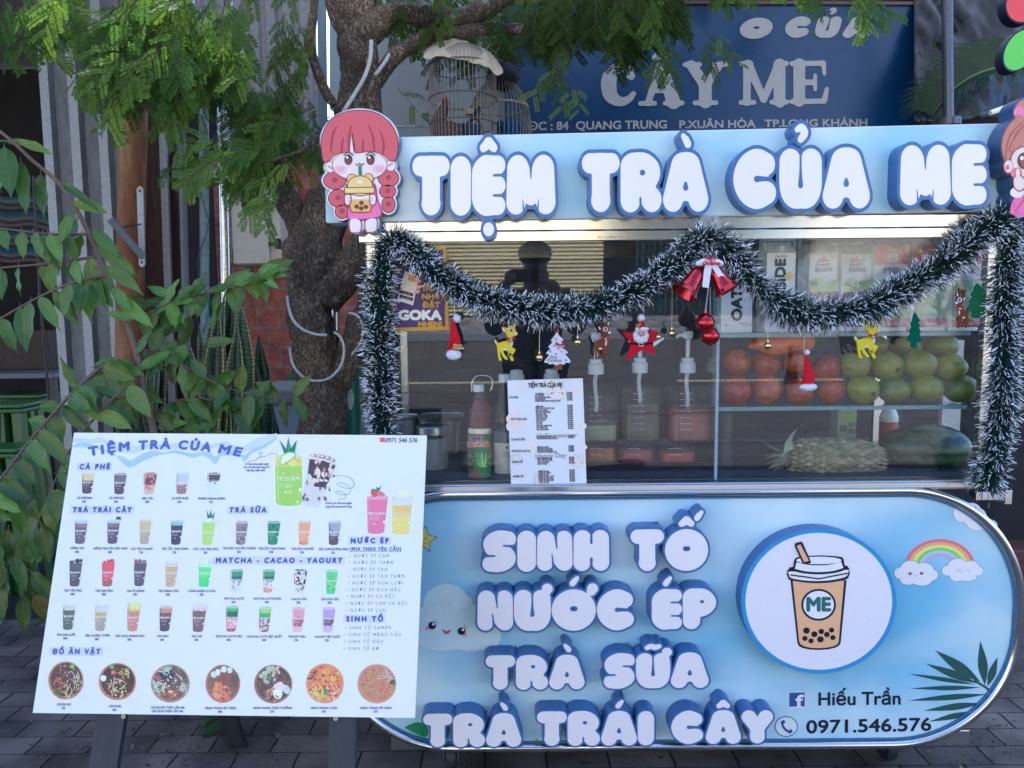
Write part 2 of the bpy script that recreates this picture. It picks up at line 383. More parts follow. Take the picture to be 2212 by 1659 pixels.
def contours(F, org, lev=0.0):
    """closed outlines of F < lev, outer ones counter-clockwise"""
    ny, nx = F.shape; G = F - lev; ins = G < 0; seg = {}
    cells = np.argwhere((ins[:-1, :-1] ^ ins[1:, 1:]) | (ins[:-1, 1:] ^ ins[1:, :-1]) | (ins[:-1, :-1] ^ ins[:-1, 1:]))
    def ed(j, i, k):
        if k == 0: return (j, i, 0)
        if k == 1: return (j, i + 1, 1)
        if k == 2: return (j + 1, i, 0)
        return (j, i, 1)
    for j, i in cells:
        c = [ins[j, i], ins[j, i + 1], ins[j + 1, i + 1], ins[j + 1, i]]
        e = [k for k in range(4) if c[k] != c[(k + 1) % 4]]
        if len(e) == 2: prs = [(e[0], e[1])]
        else: prs = [(0, 1), (2, 3)] if not c[0] else [(3, 0), (1, 2)]
        for a, b in prs:
            A_, B_ = ed(j, i, a), ed(j, i, b); seg.setdefault(A_, []).append(B_); seg.setdefault(B_, []).append(A_)
    def pt(e):
        j, i, k = e
        if k == 0: a, b = G[j, i], G[j, i + 1]; t = a / (a - b); x, y = i + t, j
        else: a, b = G[j, i], G[j + 1, i]; t = a / (a - b); x, y = i, j + t
        return (org[0] + x * org[2], org[1] + y * org[2])
    seen = set(); loops = []
    for s0 in seg:
        if s0 in seen: continue
        cur = s0; prev = None; lp = []
        while cur not in seen:
            seen.add(cur); lp.append(cur); nxt = [q for q in seg[cur] if q != prev and q not in seen]
            if not nxt: break
            prev, cur = cur, nxt[0]
        P = [pt(e) for e in lp]
        if len(P) < 8: continue
        P = P[::2] if len(P) > 60 else P
        ar = sum(P[k][0] * P[(k + 1) % len(P)][1] - P[(k + 1) % len(P)][0] * P[k][1] for k in range(len(P))) / 2
        loops.append((ar, P))
    return loops
def nest(loops):
    """[(outer, [holes])]: an outline inside an odd number of others is a hole"""
    def inside(p, P):
        c = False; x, y = p
        for i in range(len(P)):
            (x0, y0), (x1, y1) = P[i - 1], P[i]
            if (y0 > y) != (y1 > y) and x < (x1 - x0) * (y - y0) / (y1 - y0) + x0: c = not c
        return c
    L = [P for _, P in loops]; dep = [[j for j in range(len(L)) if j != i and inside(L[i][0], L[j])] for i in range(len(L))]
    out = []
    for i, d in enumerate(dep):
        if len(d) % 2 == 0:
            out.append((L[i], [L[j] for j in range(len(L)) if len(dep[j]) == len(d) + 1 and i in dep[j]]))
    return out
def raised_word(name, letters, sh, x0, x1, yb, yt, slope, depth, out, mats, parent, track=.02, rim=.075):
    """word of round letters standing `depth` off the sheet; x0,x1,yb,yt: white part in picture units at its front face"""
    F, org, W = word_field(letters, track)
    def to(p, h): return sh.w(x0 + p[0] / W * (x1 - x0), yb - p[1] * (yb - yt) + slope * p[0] / W, h)
    b = MB(); f = MB()
    n = sh.n
    for o_, hs in nest(contours(F, org, rim)):
        loops = [[to(p, depth) for p in q] for q in [o_] + hs]
        b.prism(loops, -n * depth, rear=False, smooth=False)
    for o_, hs in nest(contours(F, org, 0.0)):
        loops = [[to(p, depth + .0006) for p in q] for q in [o_] + hs]
        tri = tessellate_polygon(loops); f.add([p for q in loops for p in q], [tuple(t) for t in tri])
    ob = b.build(name, mats[0], parent)
    of = f.build('letter_face', mats[1], ob)
    return ob
# ---------------------------------------------------------------- ground, road, far side of the street
def paver_mat(name, c1, c2, mort, scale, rough=.85, bump=.6):
    m = bpy.data.materials.new(name); m.use_nodes = True; n = m.node_tree.nodes; L = m.node_tree.links; b = n['Principled BSDF']
    tc = n.new('ShaderNodeTexCoord'); mp = n.new('ShaderNodeMapping'); L.new(tc.outputs['Object'], mp.inputs[0]); mp.inputs['Scale'].default_value = scale
    nzd = n.new('ShaderNodeTexNoise'); nzd.inputs['Scale'].default_value = 9; L.new(tc.outputs['Object'], nzd.inputs['Vector'])
    ad = n.new('ShaderNodeMix'); ad.data_type = 'RGBA'; ad.blend_type = 'LINEAR_LIGHT'; ad.inputs[0].default_value = .05; L.new(mp.outputs[0], ad.inputs[6]); L.new(nzd.outputs[1], ad.inputs[7])
    bt = n.new('ShaderNodeTexBrick'); L.new(ad.outputs[2], bt.inputs['Vector']); bt.inputs['Scale'].default_value = 1
    bt.inputs['Brick Width'].default_value = 1; bt.inputs['Row Height'].default_value = 1; bt.inputs['Mortar Size'].default_value = .022; bt.inputs['Mortar Smooth'].default_value = .3
    bt.inputs['Color1'].default_value = (*c1, 1); bt.inputs['Color2'].default_value = (*c2, 1); bt.inputs['Mortar'].default_value = (*mort, 1)
    nz = n.new('ShaderNodeTexNoise'); nz.inputs['Scale'].default_value = 260; nz.inputs['Detail'].default_value = 6; nz.inputs['Roughness'].default_value = .8; L.new(tc.outputs['Object'], nz.inputs['Vector'])
    n2 = n.new('ShaderNodeTexNoise'); n2.inputs['Scale'].default_value = 4; n2.inputs['Detail'].default_value = 6; L.new(tc.outputs['Object'], n2.inputs['Vector'])
    mr = n.new('ShaderNodeMapRange'); mr.inputs[1].default_value = .3; mr.inputs[2].default_value = .7; mr.inputs[3].default_value = .45; mr.inputs[4].default_value = 1.6; L.new(nz.outputs[0], mr.inputs[0])
    m2 = n.new('ShaderNodeMapRange'); m2.inputs[1].default_value = .3; m2.inputs[2].default_value = .7; m2.inputs[3].default_value = .38; m2.inputs[4].default_value = 1.55; L.new(n2.outputs[0], m2.inputs[0])
    mm = n.new('ShaderNodeMath'); mm.operation = 'MULTIPLY'; L.new(mr.outputs[0], mm.inputs[0]); L.new(m2.outputs[0], mm.inputs[1])
    mx = n.new('ShaderNodeMix'); mx.data_type = 'RGBA'; mx.blend_type = 'MULTIPLY'; mx.inputs[0].default_value = 1; L.new(bt.outputs[0], mx.inputs[6]); L.new(mm.outputs[0], mx.inputs[7])
    L.new(mx.outputs[2], b.inputs['Base Color']); b.inputs['Roughness'].default_value = rough; b.inputs['Specular IOR Level'].default_value = .3
    hs = n.new('ShaderNodeMath'); hs.operation = 'MULTIPLY_ADD'; hs.inputs[1].default_value = -1; L.new(bt.outputs['Fac'], hs.inputs[0]); L.new(nz.outputs[0], hs.inputs[2])
    bp = n.new('ShaderNodeBump'); bp.inputs['Strength'].default_value = bump; bp.inputs['Distance'].default_value = .006; L.new(hs.outputs[0], bp.inputs['Height']); L.new(bp.outputs[0], b.inputs['Normal'])
    return m
M_pave = paver_mat('dark_paver', (.185, .155, .13), (.105, .09, .08), (.022, .019, .017), (5.2, 10.4, 1))
M_pave2 = paver_mat('pale_paver', (.42, .38, .33), (.34, .31, .28), (.12, .11, .10), (2.5, 2.5, 1))
M_road = mat('asphalt', (.15, .128, .105), .9, var=.5, scale=1.6, bump=.3, bscale=80, stretch=(.25, 1.6, 1))
M_conc = mat('concrete', (.32, .31, .29), .85, var=.25, scale=14, bump=.3)
b = MB(); b.bx(-40, 40, -60, 60, -.5, -.12); o = b.build('road', M_road); tag(o, kind='structure')
b = MB(); b.bx(-14, 14, -.75, 20, -.12, 0); o = b.build('pavement', M_pave); tag(o, kind='structure')
b = MB(); b.bx(-14, 14, -.90, -.753, -.12, .004); o = b.build('kerb', M_conc, bevel=.015); tag(o, kind='structure')
b = MB(); b.bx(-20, 20, -11.4, -8.8, -.12, .02); o = b.build('pavement', M_pave2); tag(o, kind='structure')
b = MB()
b.bx(-20, 20, -8.797, -8.62, -.12, .03); o = b.build('kerb', M_conc, bevel=.015); tag(o, kind='structure')
b = MB()
for k in range(7): b.bx(-14 + k * 4, -12 + k * 4, -4.9, -4.78, -.12, -.116)
o = b.build('road_marking', mat('road_paint', (.7, .6, .3), .7, var=.2)); tag(o, kind='structure')

# shop row across the street, seen as the mirror picture in the glass and the steel
M_cream = mat('cream_wall', (.62, .52, .34), .8, var=.12, scale=5, bump=.1)
M_shut = mat('yellow_shutter', (.84, .70, .36), .45, var=.1, scale=8)
M_dark = mat('dark_inside', (.015, .015, .017), .8, var=.2)
M_gate = mat('green_gate', (.05, .13, .12), .5, var=.2)
t = thing('shop_building', 'cream shop row with yellow roller shutter across the street, mirrored in the cart glass', 'building', (0, -11.4, 0))
b = MB()
b.bx(-16, -4.2, -12.2, -11.42, 0, 6); b.bx(-4.2, 1.9, -12.2, -11.42, 3.3, 6)
b.bx(6.2, 16, -12.2, -11.42, 0, 6)
b.build('wall', M_cream, t)
b = MB()
for k in range(40):
    z = .03 + k * .082
    b.add([(-4.2, -11.55, z), (1.9, -11.55, z), (1.9, -11.505, z + .018), (-4.2, -11.505, z + .018), (1.9, -11.55, z + .08), (-4.2, -11.55, z + .08)], [(0, 1, 2, 3), (3, 2, 4, 5)])
b.build('roller_shutter', M_shut, t)
b = MB()
for k in range(30):
    x = 2.6 + k * .122
    b.bx(x, x + .02, -11.62, -11.60, 0, 3.05)
    if k < 29:
        for q in range(9):
            z = .1 + q * .33; b.tube([(x + .01, -11.59, z), (x + .132, -11.59, z + .33)], .006, 4); b.tube([(x + .132, -11.585, z), (x + .01, -11.585, z + .33)], .006, 4)
b.build('folding_gate', M_gate, t)
b = MB(); b.bx(1.9, 6.2, -15, -14.9, 0, 6); b.bx(1.91, 6.19, -14.9, -11.7, -.05, .0); b.bx(1.91, 6.19, -12.1, -11.44, 3.1, 5.9); b.build('shop_interior', M_dark, t)
b = MB(); b.bx(-16, 16, -12.4, -10.9, 6.0, 6.2); b.build('roof', M_conc, t)

# ---------------------------------------------------------------- back yard: house on the left, brick wall, facade
M_galv = mat('galvanised', (.26, .27, .268), .55, .35, var=.3, scale=55, bump=.05)
M_rust = mat('rusty_pipe', (.17, .06, .022), .75, .1, var=.4, scale=5, bump=.25, bscale=60, col2=(.25, .135, .06), csharp=(.42, .62), stretch=(3, 3, .7))
M_rust2 = mat('rust_sheet', (.055, .022, .016), .8, var=.4, scale=12, col2=(.09, .04, .03), stretch=(6, 6, .6))
M_pvc = mat('grey_plastic_pipe', (.16, .18, .19), .4, var=.1)
M_pale = mat('pale_pipe', (.22, .30, .29), .6, var=.25, scale=12)
M_steel = mat('steel', (.50, .50, .50), .26, 1, var=.08, scale=20)
M_black = mat('black_paint', (.012, .012, .014), .45, var=.2)
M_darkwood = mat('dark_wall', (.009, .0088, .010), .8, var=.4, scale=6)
M_red = mat('red_brown_step', (.09, .035, .03), .7, var=.3, scale=8)

t = thing('house', 'dark open shed with corrugated metal corner at the left edge', 'house', (-3, 5, 0))
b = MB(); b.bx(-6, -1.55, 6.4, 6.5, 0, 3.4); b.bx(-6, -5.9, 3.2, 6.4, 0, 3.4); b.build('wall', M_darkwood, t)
b = MB(); b.bx(-6, -2.1, .6, 6.6, 3.42, 3.46); b.bx(-2.1, -1.41, 1.0, 2.45, 3.42, 3.46); b.build('roof', M_galv, t)  # narrow front slab added out of view, keeps sun off the menu board
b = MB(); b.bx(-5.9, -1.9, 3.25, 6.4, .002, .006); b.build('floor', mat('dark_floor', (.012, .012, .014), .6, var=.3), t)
# corrugated sheet: ribs run upright
def corrug(b, x0, x1, Y, z0, z1, pitch, rib, dep, slope=0.0):
    xs = []; x = x0
    while x < x1:
        xs += [(x, -dep), (x + rib, -dep), (x + rib + .012, 0), (x + pitch - .012, 0)]; x += pitch
    vs = []
    for (x, d) in xs: vs += [(x, Y + d + slope * (x - x0), z0), (x, Y + d + slope * (x - x0), z1)]
    b.add(vs, [(2 * i, 2 * i + 2, 2 * i + 3, 2 * i + 1) for i in range(len(xs) - 1)])
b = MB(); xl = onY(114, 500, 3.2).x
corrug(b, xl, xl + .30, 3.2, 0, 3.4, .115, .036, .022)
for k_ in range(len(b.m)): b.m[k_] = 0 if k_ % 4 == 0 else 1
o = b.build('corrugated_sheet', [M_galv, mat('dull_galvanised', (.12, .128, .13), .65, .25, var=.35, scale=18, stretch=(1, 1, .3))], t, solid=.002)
for (x0, y0, x1, y1, Y, r, nm, m, lab) in [
    (292, 0, 276, 935, 3.02, .052, 'rusty_pipe', M_rust, 'thick rusty brown pipe standing beside the corrugated sheet'),
    (392, 260, 408, 935, 3.3, .016, 'plastic_pipe', M_pvc, 'thin grey plastic pipe standing behind the sapling'),
    (440, 230, 444, 935, 3.34, .02, 'water_pipe', M_pale, 'pale green weathered pipe wound with blue wire'),
    (480, 200, 492, 780, 3.22, .0245, 'steel_pipe', M_steel, 'shiny steel pipe standing left of the cream cabinet'),
    (694, -60, 700, 400, 3.3, .019, 'drain_pipe', mat('blue_grey_pipe', (.16, .21, .23), .4, var=.15), 'blue grey pipe rising behind the tree trunk'),
    (722, 590, 725, 950, 3.1, .016, 'support_pipe', M_steel, 'short steel support pipe right of the tree trunk')]:
    p, q = onY(x0, y0, Y), onY(x1, y1, Y)
    b = MB(); b.tube([p, p.lerp(q, .5), q if nm != 'rusty_pipe' else q], r, 20); o = b.build(nm, m); tag(o, lab, 'pipe', 'upright pipes behind the sapling')
# blue wire wound on the pale pipe
b = MB(); pts = []
for i in range(60):
    f = i / 59; p = onY(441 + 4 * f, 250 + 500 * f, 3.34); pts.append(p + Vector((.024 * math.sin(f * 17) , -.024, .0)) + Vector((rnd.uniform(-.004, .004), 0, 0)))
b.tube(pts, .0022, 5); o = b.build('wire', mat('blue_wire', (.02, .08, .25), .5)); tag(o, 'thin blue wire winding down the pale green pipe', 'wire')
# slanted grey tube + white bracket on the rusty pipe
t = thing('bracket', 'white metal strap bracket with bolt holes fixed to the rusty pipe', 'bracket', onY(301, 470, 2.95))
b = MB(); p, q = onY(302, 405, 2.955), onY(307, 565, 2.955); M_wbr = mat('chipped_white', (.42, .41, .40), .6, var=.3, scale=40)
sh = sheetY(2.955); b.prism([[sh.w(295, 408), sh.w(302, 401), sh.w(309, 408), sh.w(313, 572), sh.w(307, 578), sh.w(300, 573)][::-1]], (0, .006, 0)); b.build('strap', M_wbr, t)
b = MB(); b.E(sh, 302, 412, 3, 3, (.02,) * 3, .001); b.E(sh, 306, 567, 3, 3, (.02,) * 3, .001); b.build('bolt_hole', M_black, t)
b = MB(); b.tube([onY(238, 473, 2.86), onY(310, 556, 2.94)], .0135, 16); o = b.build('plastic_tube', M_pvc); tag(o, 'short slanted grey tube hung from the white strap bracket', 'pipe')
b = MB(); b.tube([onY(265, 491, 2.87), onY(304, 484, 2.94)], .003, 6); o = b.build('hook_rod', M_black); tag(o, 'thin dark rod joining slanted tube and strap', 'rod')
# rusty sheets and strips
for (x0, x1, y0, Y, m, nm, lab) in [(316, 352, 190, 3.36, M_rust2, 'rusty_sheet', 'dark rusty sheet standing right of the thick pipe'), (352, 366, 230, 3.33, M_galv, 'metal_strip', 'narrow grey metal strip between two rusty sheets'), (368, 386, 200, 3.38, M_rust2, 'rusty_sheet', 'narrow rusty sheet right of the grey strip')]:
    sh = sheetY(Y); b = MB(); b.prism([[sh.w(x0 - 20, y0 - 250), sh.w(x0 + 14, 940), sh.w(x1 + 16, 940), sh.w(x1 - 20, y0 - 250)]], (0, .02, 0)); o = b.build(nm, m); tag(o, lab, 'metal sheet', 'metal sheets behind the pipes')
b = MB(); p = onY(374, 375, 3.12); q = onY(487, 380, 3.12); b.box((p + q) / 2, ((q - p).length, .03, .03)); o = b.build('crossbar', M_conc, bevel=.003); tag(o, 'grey square bar laid level across the upright pipes', 'bar')
# brick wall
bm = bpy.data.materials.new('red_brick'); bm.use_nodes = True; n = bm.node_tree.nodes; L = bm.node_tree.links
tc = n.new('ShaderNodeTexCoord'); sp = n.new('ShaderNodeSeparateXYZ'); cb = n.new('ShaderNodeCombineXYZ'); L.new(tc.outputs['Object'], sp.inputs[0]); L.new(sp.outputs[0], cb.inputs[0]); L.new(sp.outputs[2], cb.inputs[1])
bt = n.new('ShaderNodeTexBrick'); L.new(cb.outputs[0], bt.inputs['Vector']); bt.inputs['Scale'].default_value = 1; bt.inputs['Brick Width'].default_value = .105; bt.inputs['Row Height'].default_value = .093; bt.inputs['Mortar Size'].default_value = .006; bt.inputs['Mortar Smooth'].default_value = .4
bt.inputs['Color1'].default_value = (.42, .12, .075, 1); bt.inputs['Color2'].default_value = (.33, .09, .06, 1); bt.inputs['Mortar'].default_value = (.30, .20, .17, 1)
nz = n.new('ShaderNodeTexNoise'); nz.inputs['Scale'].default_value = 25; nz.inputs['Detail'].default_value = 8; L.new(tc.outputs['Object'], nz.inputs['Vector'])
mr = n.new('ShaderNodeMapRange'); mr.inputs[1].default_value = .3; mr.inputs[2].default_value = .7; mr.inputs[3].default_value = .6; mr.inputs[4].default_value = 1.3; L.new(nz.outputs[0], mr.inputs[0])
mx = n.new('ShaderNodeMix'); mx.data_type = 'RGBA'; mx.blend_type = 'MULTIPLY'; mx.inputs[0].default_value = 1; L.new(bt.outputs[0], mx.inputs[6]); L.new(mr.outputs[0], mx.inputs[7]); L.new(mx.outputs[2], n['Principled BSDF'].inputs['Base Color']); n['Principled BSDF'].inputs['Roughness'].default_value = .75
bp = n.new('ShaderNodeBump'); bp.inputs['Strength'].default_value = .8; bp.inputs['Distance'].default_value = .008; iv = n.new('ShaderNodeMath'); iv.operation = 'MULTIPLY_ADD'; iv.inputs[1].default_value = -1; L.new(bt.outputs['Fac'], iv.inputs[0]); L.new(nz.outputs[0], iv.inputs[2]); L.new(iv.outputs[0], bp.inputs['Height']); L.new(bp.outputs[0], n['Principled BSDF'].inputs['Normal'])
x0 = onY(470, 600, 3.55).x; zt = onY(600, 330, 3.55).z
b = MB(); b.bx(x0, onY(840, 700, 3.55).x, 3.55, 3.7, 0, zt); o = b.build('brick_wall', bm); tag(o, 'red hollow brick wall behind the tree trunk', 'wall')
# grey corrugated wall above the brick wall
b = MB(); xg = onY(470, 100, 4.6).x; corrug(b, xg, onY(688, 100, 4.6).x, 4.6, 0, 3.55, .1, .05, .02)
o = b.build('corrugated_wall', mat('grey_fibre_sheet', (.20, .195, .19), .7, var=.25, scale=12), solid=.003); tag(o, 'pale grey corrugated wall above the brick wall', 'wall')
# cream cabinet on the wall
Yc = 3.42; p, q = onY(497, 402, Yc), onY(607, 571, Yc); M_cab = mat('cream_metal', (.66, .62, .52), .45, var=.08, scale=10)
t = thing('wall_cabinet', 'cream metal wall cabinet with black hinges on the brick wall', 'cabinet', (p.x, Yc, q.z))
b = MB(); b.bx(p.x, q.x, Yc + .012, 3.55, q.z, p.z); b.build('body', M_cab, t, bevel=.004)
xd = onY(580, 480, Yc).x; b = MB(); b.bx(p.x + .002, xd, Yc - .008, Yc + .010, q.z + .004, p.z - .004); b.build('door', M_cab, t, bevel=.003)
for yy in (438, 527):
    h = onY(592, yy, Yc); b = MB(); b.box((h.x, Yc - .004, h.z), (.045, .02, .016)); b.box((h.x + .022, Yc - .012, h.z), (.02, .03, .045)); b.build('hinge', M_black, t, bevel=.002)
# white chest and green bin behind the trunk
M_white = mat('chalk_white', (.50, .51, .52), .6, var=.12, scale=8)
p, q = onY(540, 842, 3.05), onY(790, 842, 3.05)
t = thing('chest', 'white low chest with a dusty lid behind the tree', 'chest', (p.x, 3.05, 0))
b = MB(); b.bx(p.x, q.x, 3.06, 3.45, .0, p.z - .06); b.build('body', M_white, t, bevel=.008)
b = MB(); b.bx(p.x - .02, q.x + .02, 3.03, 3.47, p.z - .058, p.z); b.build('lid', M_conc, t, bevel=.008)
p = onY(748, 800, 2.95); M_green = mat('green_plastic', (.01, .12, .055), .45, var=.15)
t = thing('bin', 'green plastic bin with a white label right of the trunk', 'bin', (p.x, 2.95, 0))
zt = onY(748, 770, 2.95).z
b = MB(); b.lathe([(.055, .0), (.07, zt - .05), (.07, zt - .01), (.05, zt)], (p.x - .03, 2.98, 0), 20, sq=4); b.build('body', M_green, t)
sh = sheetY(2.905); b = MB(); b.E(sh, 757, 862, 7, 24, (.6, .62, .6), .0); b.build('label', mat('print', rough=.5, vcol=True, var=.03, spec=.3), t)
M_print = MATS['print']
# green sheet behind the trunk
p = onY(640, 800, 3.1); b = MB(); sh = sheetY(3.5); b.prism([[sh.w(590, 850), sh.w(655, 770), sh.w(780, 765), sh.w(790, 850)]], (0, .012, 0)); o = b.build('tarp_sheet', M_green); tag(o, 'dark green sheet leaning on the bricks behind the trunk', 'sheet')

# facade behind the cart: grey metal panel, blue sign, dark wall
t = thing('back_facade', 'dark shop front wall behind the cart', 'building', (1, 4, 0))
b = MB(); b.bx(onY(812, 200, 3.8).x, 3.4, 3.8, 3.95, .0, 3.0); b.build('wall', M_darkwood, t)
b = MB(); b.bx(-.6, 4.6, 3.62, 3.797, 0, .16); b.build('step', M_red, t, bevel=.01)
x0, x1 = onY(818, 200, 3.70).x, onY(1112, 200, 3.70).x
t = thing('wall_panel', 'grey sheet metal panel left of the blue sign', 'panel', (x0, 3.7, 1))
b = MB(); b.bx(x0, x1, 3.70, 3.715, 1.86, onY(1000, -60, 3.7).z); b.build('sheet', mat('grey_sheet', (.27, .285, .28), .5, .2, var=.12, scale=5), t)
b = MB(); zs = onY(1000, 273, 3.7).z; b.bx(x0, x1, 3.697, 3.699, zs, zs + .006)
for (xx, yy) in [(933, 188), (934, 275), (887, 150)]:
    c = onY(xx, yy, 3.695); b.ball(c, .004, 8)
b.build('seam_and_rivets', M_steel, t)
# ---------------------------------------------------------------- the drinks cart
def Z7(x, y): return (864.1 + x * .36456, 1054.2 + y * .36456)
def Z8(x, y): return (1520.8 + x * .36456, 1054.2 + y * .36456)
def H2(x, y): return (691.3 + x * .33595, y * .33595)
def H4(x, y): return (1901 + x * .2918, y * .2918)
def sky_print(name, c1, c2, sc, seed):
    m = bpy.data.materials.new(name); m.use_nodes = True; n = m.node_tree.nodes; L = m.node_tree.links; b = n['Principled BSDF']
    tc = n.new('ShaderNodeTexCoord'); mp = n.new('ShaderNodeMapping'); mp.inputs['Location'].default_value = (seed, seed * 2, seed); mp.inputs['Scale'].default_value = (1, 1, 1.3); L.new(tc.outputs['Object'], mp.inputs[0])
    nz = n.new('ShaderNodeTexNoise'); nz.inputs['Scale'].default_value = sc; nz.inputs['Detail'].default_value = 3; nz.inputs['Roughness'].default_value = .45; L.new(mp.outputs[0], nz.inputs[0])
    rp = n.new('ShaderNodeValToRGB'); e = rp.color_ramp.elements; e[0].position = .36; e[0].color = (*c1, 1); e[1].position = .66; e[1].color = (*c2, 1); L.new(nz.outputs[0], rp.inputs[0]); L.new(rp.outputs[0], b.inputs['Base Color'])
    b.inputs['Roughness'].default_value = .3; b.inputs['Specular IOR Level'].default_value = .5
    nb = n.new('ShaderNodeTexNoise'); nb.inputs['Scale'].default_value = 7; L.new(tc.outputs['Object'], nb.inputs[0]); bp = n.new('ShaderNodeBump'); bp.inputs['Strength'].default_value = .05; L.new(nb.outputs[0], bp.inputs['Height']); L.new(bp.outputs[0], b.inputs['Normal'])
    return m
M_skyA = sky_print('sky_print_pale', A(128, 186, 236), A(188, 214, 246), 2.6, 3.1)
M_skyB = sky_print('sky_print_blue', A(98, 174, 242), A(182, 212, 250), 2.2, 7.7)
M_lblue = mat('letter_blue', A(36, 92, 176), .35, var=.05, scale=20)
M_lface = mat('letter_white', A(218, 212, 246), .25, var=0)
M_ss = mat('stainless', (.62, .60, .56), .15, 1, var=.04, scale=3, bump=.02, bscale=6, stretch=(.3, 1, 1))
M_ss2 = mat('brushed_stainless', (.50, .50, .49), .3, 1, var=.1, scale=40, bump=.02, stretch=(.05, 1, 1))
M_gl = glass('clear_glass', ior=1.5)
M_gledge = mat('glass_edge', (.10, .22, .25), .2, var=.05)
M_cartin = mat('cabinet_inside', (.05, .052, .055), .5, .3, var=.2)
YC = 2.0
cart = thing('drinks_cart', 'light blue drinks cart with raised bubble lettering and a glass food cabinet', 'food cart', (.45, 2.3, 0))
# header sign
YH = 1.985; shH = sheetY(YH)
b = MB(); q = [shH.w(703, 302), shH.w(706, 479.5), shH.w(2290, 452.5), shH.w(2290, 266)]; b.prism([q], (0, .10, 0)); hd = b.build('header_sign', M_skyA, cart)
b = MB(); sq = sheetY(YH - .001)
for pts in ([(703, 302), (706, 479.5)], [(706, 479.5), (2290, 452.5)], [(2290, 266), (703, 302)]):
    b.tube([shH.w(*p) + Vector((0, .004, 0)) for p in pts], .0035, 6)
b.build('edge_trim', mat('white_trim', (.6, .6, .62), .4, var=.1), hd)
for (nm, L_, x0, x1, yb, yt, sl) in [
    ('TIEM', ['T', 'I', 'E^.', 'M'], 891, 1200, 467, 337, -3), ('TRA', ['T', 'R', 'A`'], 1257, 1530, 460, 331, -3),
    ('CUA', ['C', 'U?', 'A'], 1584, 1879, 453, 321, -3), ('ME', ['M', 'E'], 1944, 2131, 445, 314, -3)]:
    raised_word('raised_word', L_, shH, x0, x1, yb, yt, sl, .042 if nm == 'TIEM' else .05, .07, (M_lblue, M_lface), hd, rim=.062)
# roof and steel fascia
zf0, zf1, zf2 = onY(1400, 520, YC).z, onY(1400, 497, YC).z, onY(1400, 468, YC).z
XL, XR = -.395, 1.318
b = MB(); b.bx(XL, XR, 1.996, 2.03, zf1 + .001, zf2); b.bx(XL - .004, XR + .004, 1.986, 2.03, zf0, zf1 - .001); b.bx(XL, XR, 2.62, 2.65, zf0, zf2)
fa = b.build('roof_fascia', M_ss, cart, bevel=.002)
b = MB(); b.bx(XL + .005, XR - .005, 2.031, 2.619, zf2 - .02, zf2 - .004); b.build('roof', M_cartin, cart)
b = MB(); b.T(sheetY(1.9855), 'ĐẠI DƯƠNG 304', 1291, 1347, 515, 5, (.25, .22, .15), .0, slope=-.5); b.build('stamped_name', M_print, fa)
# glass cabinet: panes lean forward a little at the top
zg0 = onY(1500, 1041, YC).z; GX0, GX1 = -.385, onY(2121, 780, YC).x + .005
yb_, yt_ = 2.022, 1.992
b = MB(); b.prism([[(GX0, yb_, zg0), (GX1, yb_, zg0), (GX1, yt_, zf0 + .004), (GX0, yt_, zf0 + .004)]], (0, .004, 0)); fp = b.build('front_pane', M_gl, cart)
for xx in (GX0 + .004, GX1 - .008):
    b = MB(); b.bx(xx, xx + .004, 2.035, 2.60, zg0, zf0); b.build('side_pane', M_gl, cart)
xd = onY(1549, 880, 2.03).x
b = MB(); b.bx(xd - .003, xd + .003, 2.04, 2.60, zg0 + .001, zf0 - .001); dv = b.build('divider_pane', glass('divider_glass', (.9, .96, .95)), cart)
b = MB(); b.tube([(xd, 2.033, zg0), (xd, 2.033, onY(1552, 700, 2.03).z)], .0048, 8); b.build('divider_edge', mat('pale_glass_edge', (.28, .42, .5), .2, var=.05), dv)
for (yy, nm) in ((722, 'upper'), (881, 'lower')):
    z = onY(1830, yy, 2.04).z
    b = MB(); b.bx(xd + .005, GX1 - .014, 2.046, 2.56, z - .004, z + .004); s_ = b.build('shelf', glass('shelf_glass', (.86, .94, .93)), cart)
    b = MB(); b.bx(xd + .005, GX1 - .014, 2.040, 2.0455, z - .006, z + .005); b.build('shelf_edge', M_gledge if nm == 'lower' else mat('shelf_trim', (.2, .26, .28), .4, .3, var=.1), s_)
for (xx, yy) in ((XL + .006, 2.03), (XR - .03, 2.03), (XL + .006, 2.6), (XR - .03, 2.6)):
    b = MB(); b.bx(xx, xx + .024, yy + .005, yy + .027, zg0 - .02, zf0); b.build('corner_post', M_ss2, cart, bevel=.002)
xm = onY(1318 + 585, 760, 2.55).x
b = MB(); b.bx(onY(2040, 760, 2.58).x, onY(2080, 760, 2.58).x, 2.575, 2.595, zg0, onY(2060, 735, 2.58).z); b.build('rear_post', mat('pale_post', (.5, .5, .48), .5, var=.1), cart)
b = MB(); b.bx(onY(1882, 1000, 2.58).x, onY(1892, 1000, 2.58).x, 2.575, 2.595, zg0, onY(2060, 735, 2.58).z); b.build('rear_post', M_ss2, cart)
# deck and table edge
zt0 = onY(1500, 1062, YC).z
b = MB(); b.bx(XL - .0, XR + .0, 2.0, 2.68, zt0, zg0 - .002); dk = b.build('deck', M_ss2, cart, bevel=.003)
b = MB(); b.bx(XL, XR, 1.992, 1.998, zt0 + .006, zg0 - .006); b.build('deck_lip', M_ss, dk, bevel=.002)
b = MB(); b.bx(XL + .01, XR - .01, 2.03, 2.6, zg0 - .0018, zg0 + .002); b.build('deck_mat', mat('blue_black_mat', (.02, .028, .045), .35, var=.2), dk)
p = onY(2160, 1068, 2.05); b = MB(); b.bx(XR - .03, p.x - .008, 2.03, 2.06, p.z - .012, p.z + .012); b.bx(p.x - .008, p.x + .012, 2.015, 2.075, p.z - .02, p.z + .02); b.build('rail_end', M_ss, cart, bevel=.002)
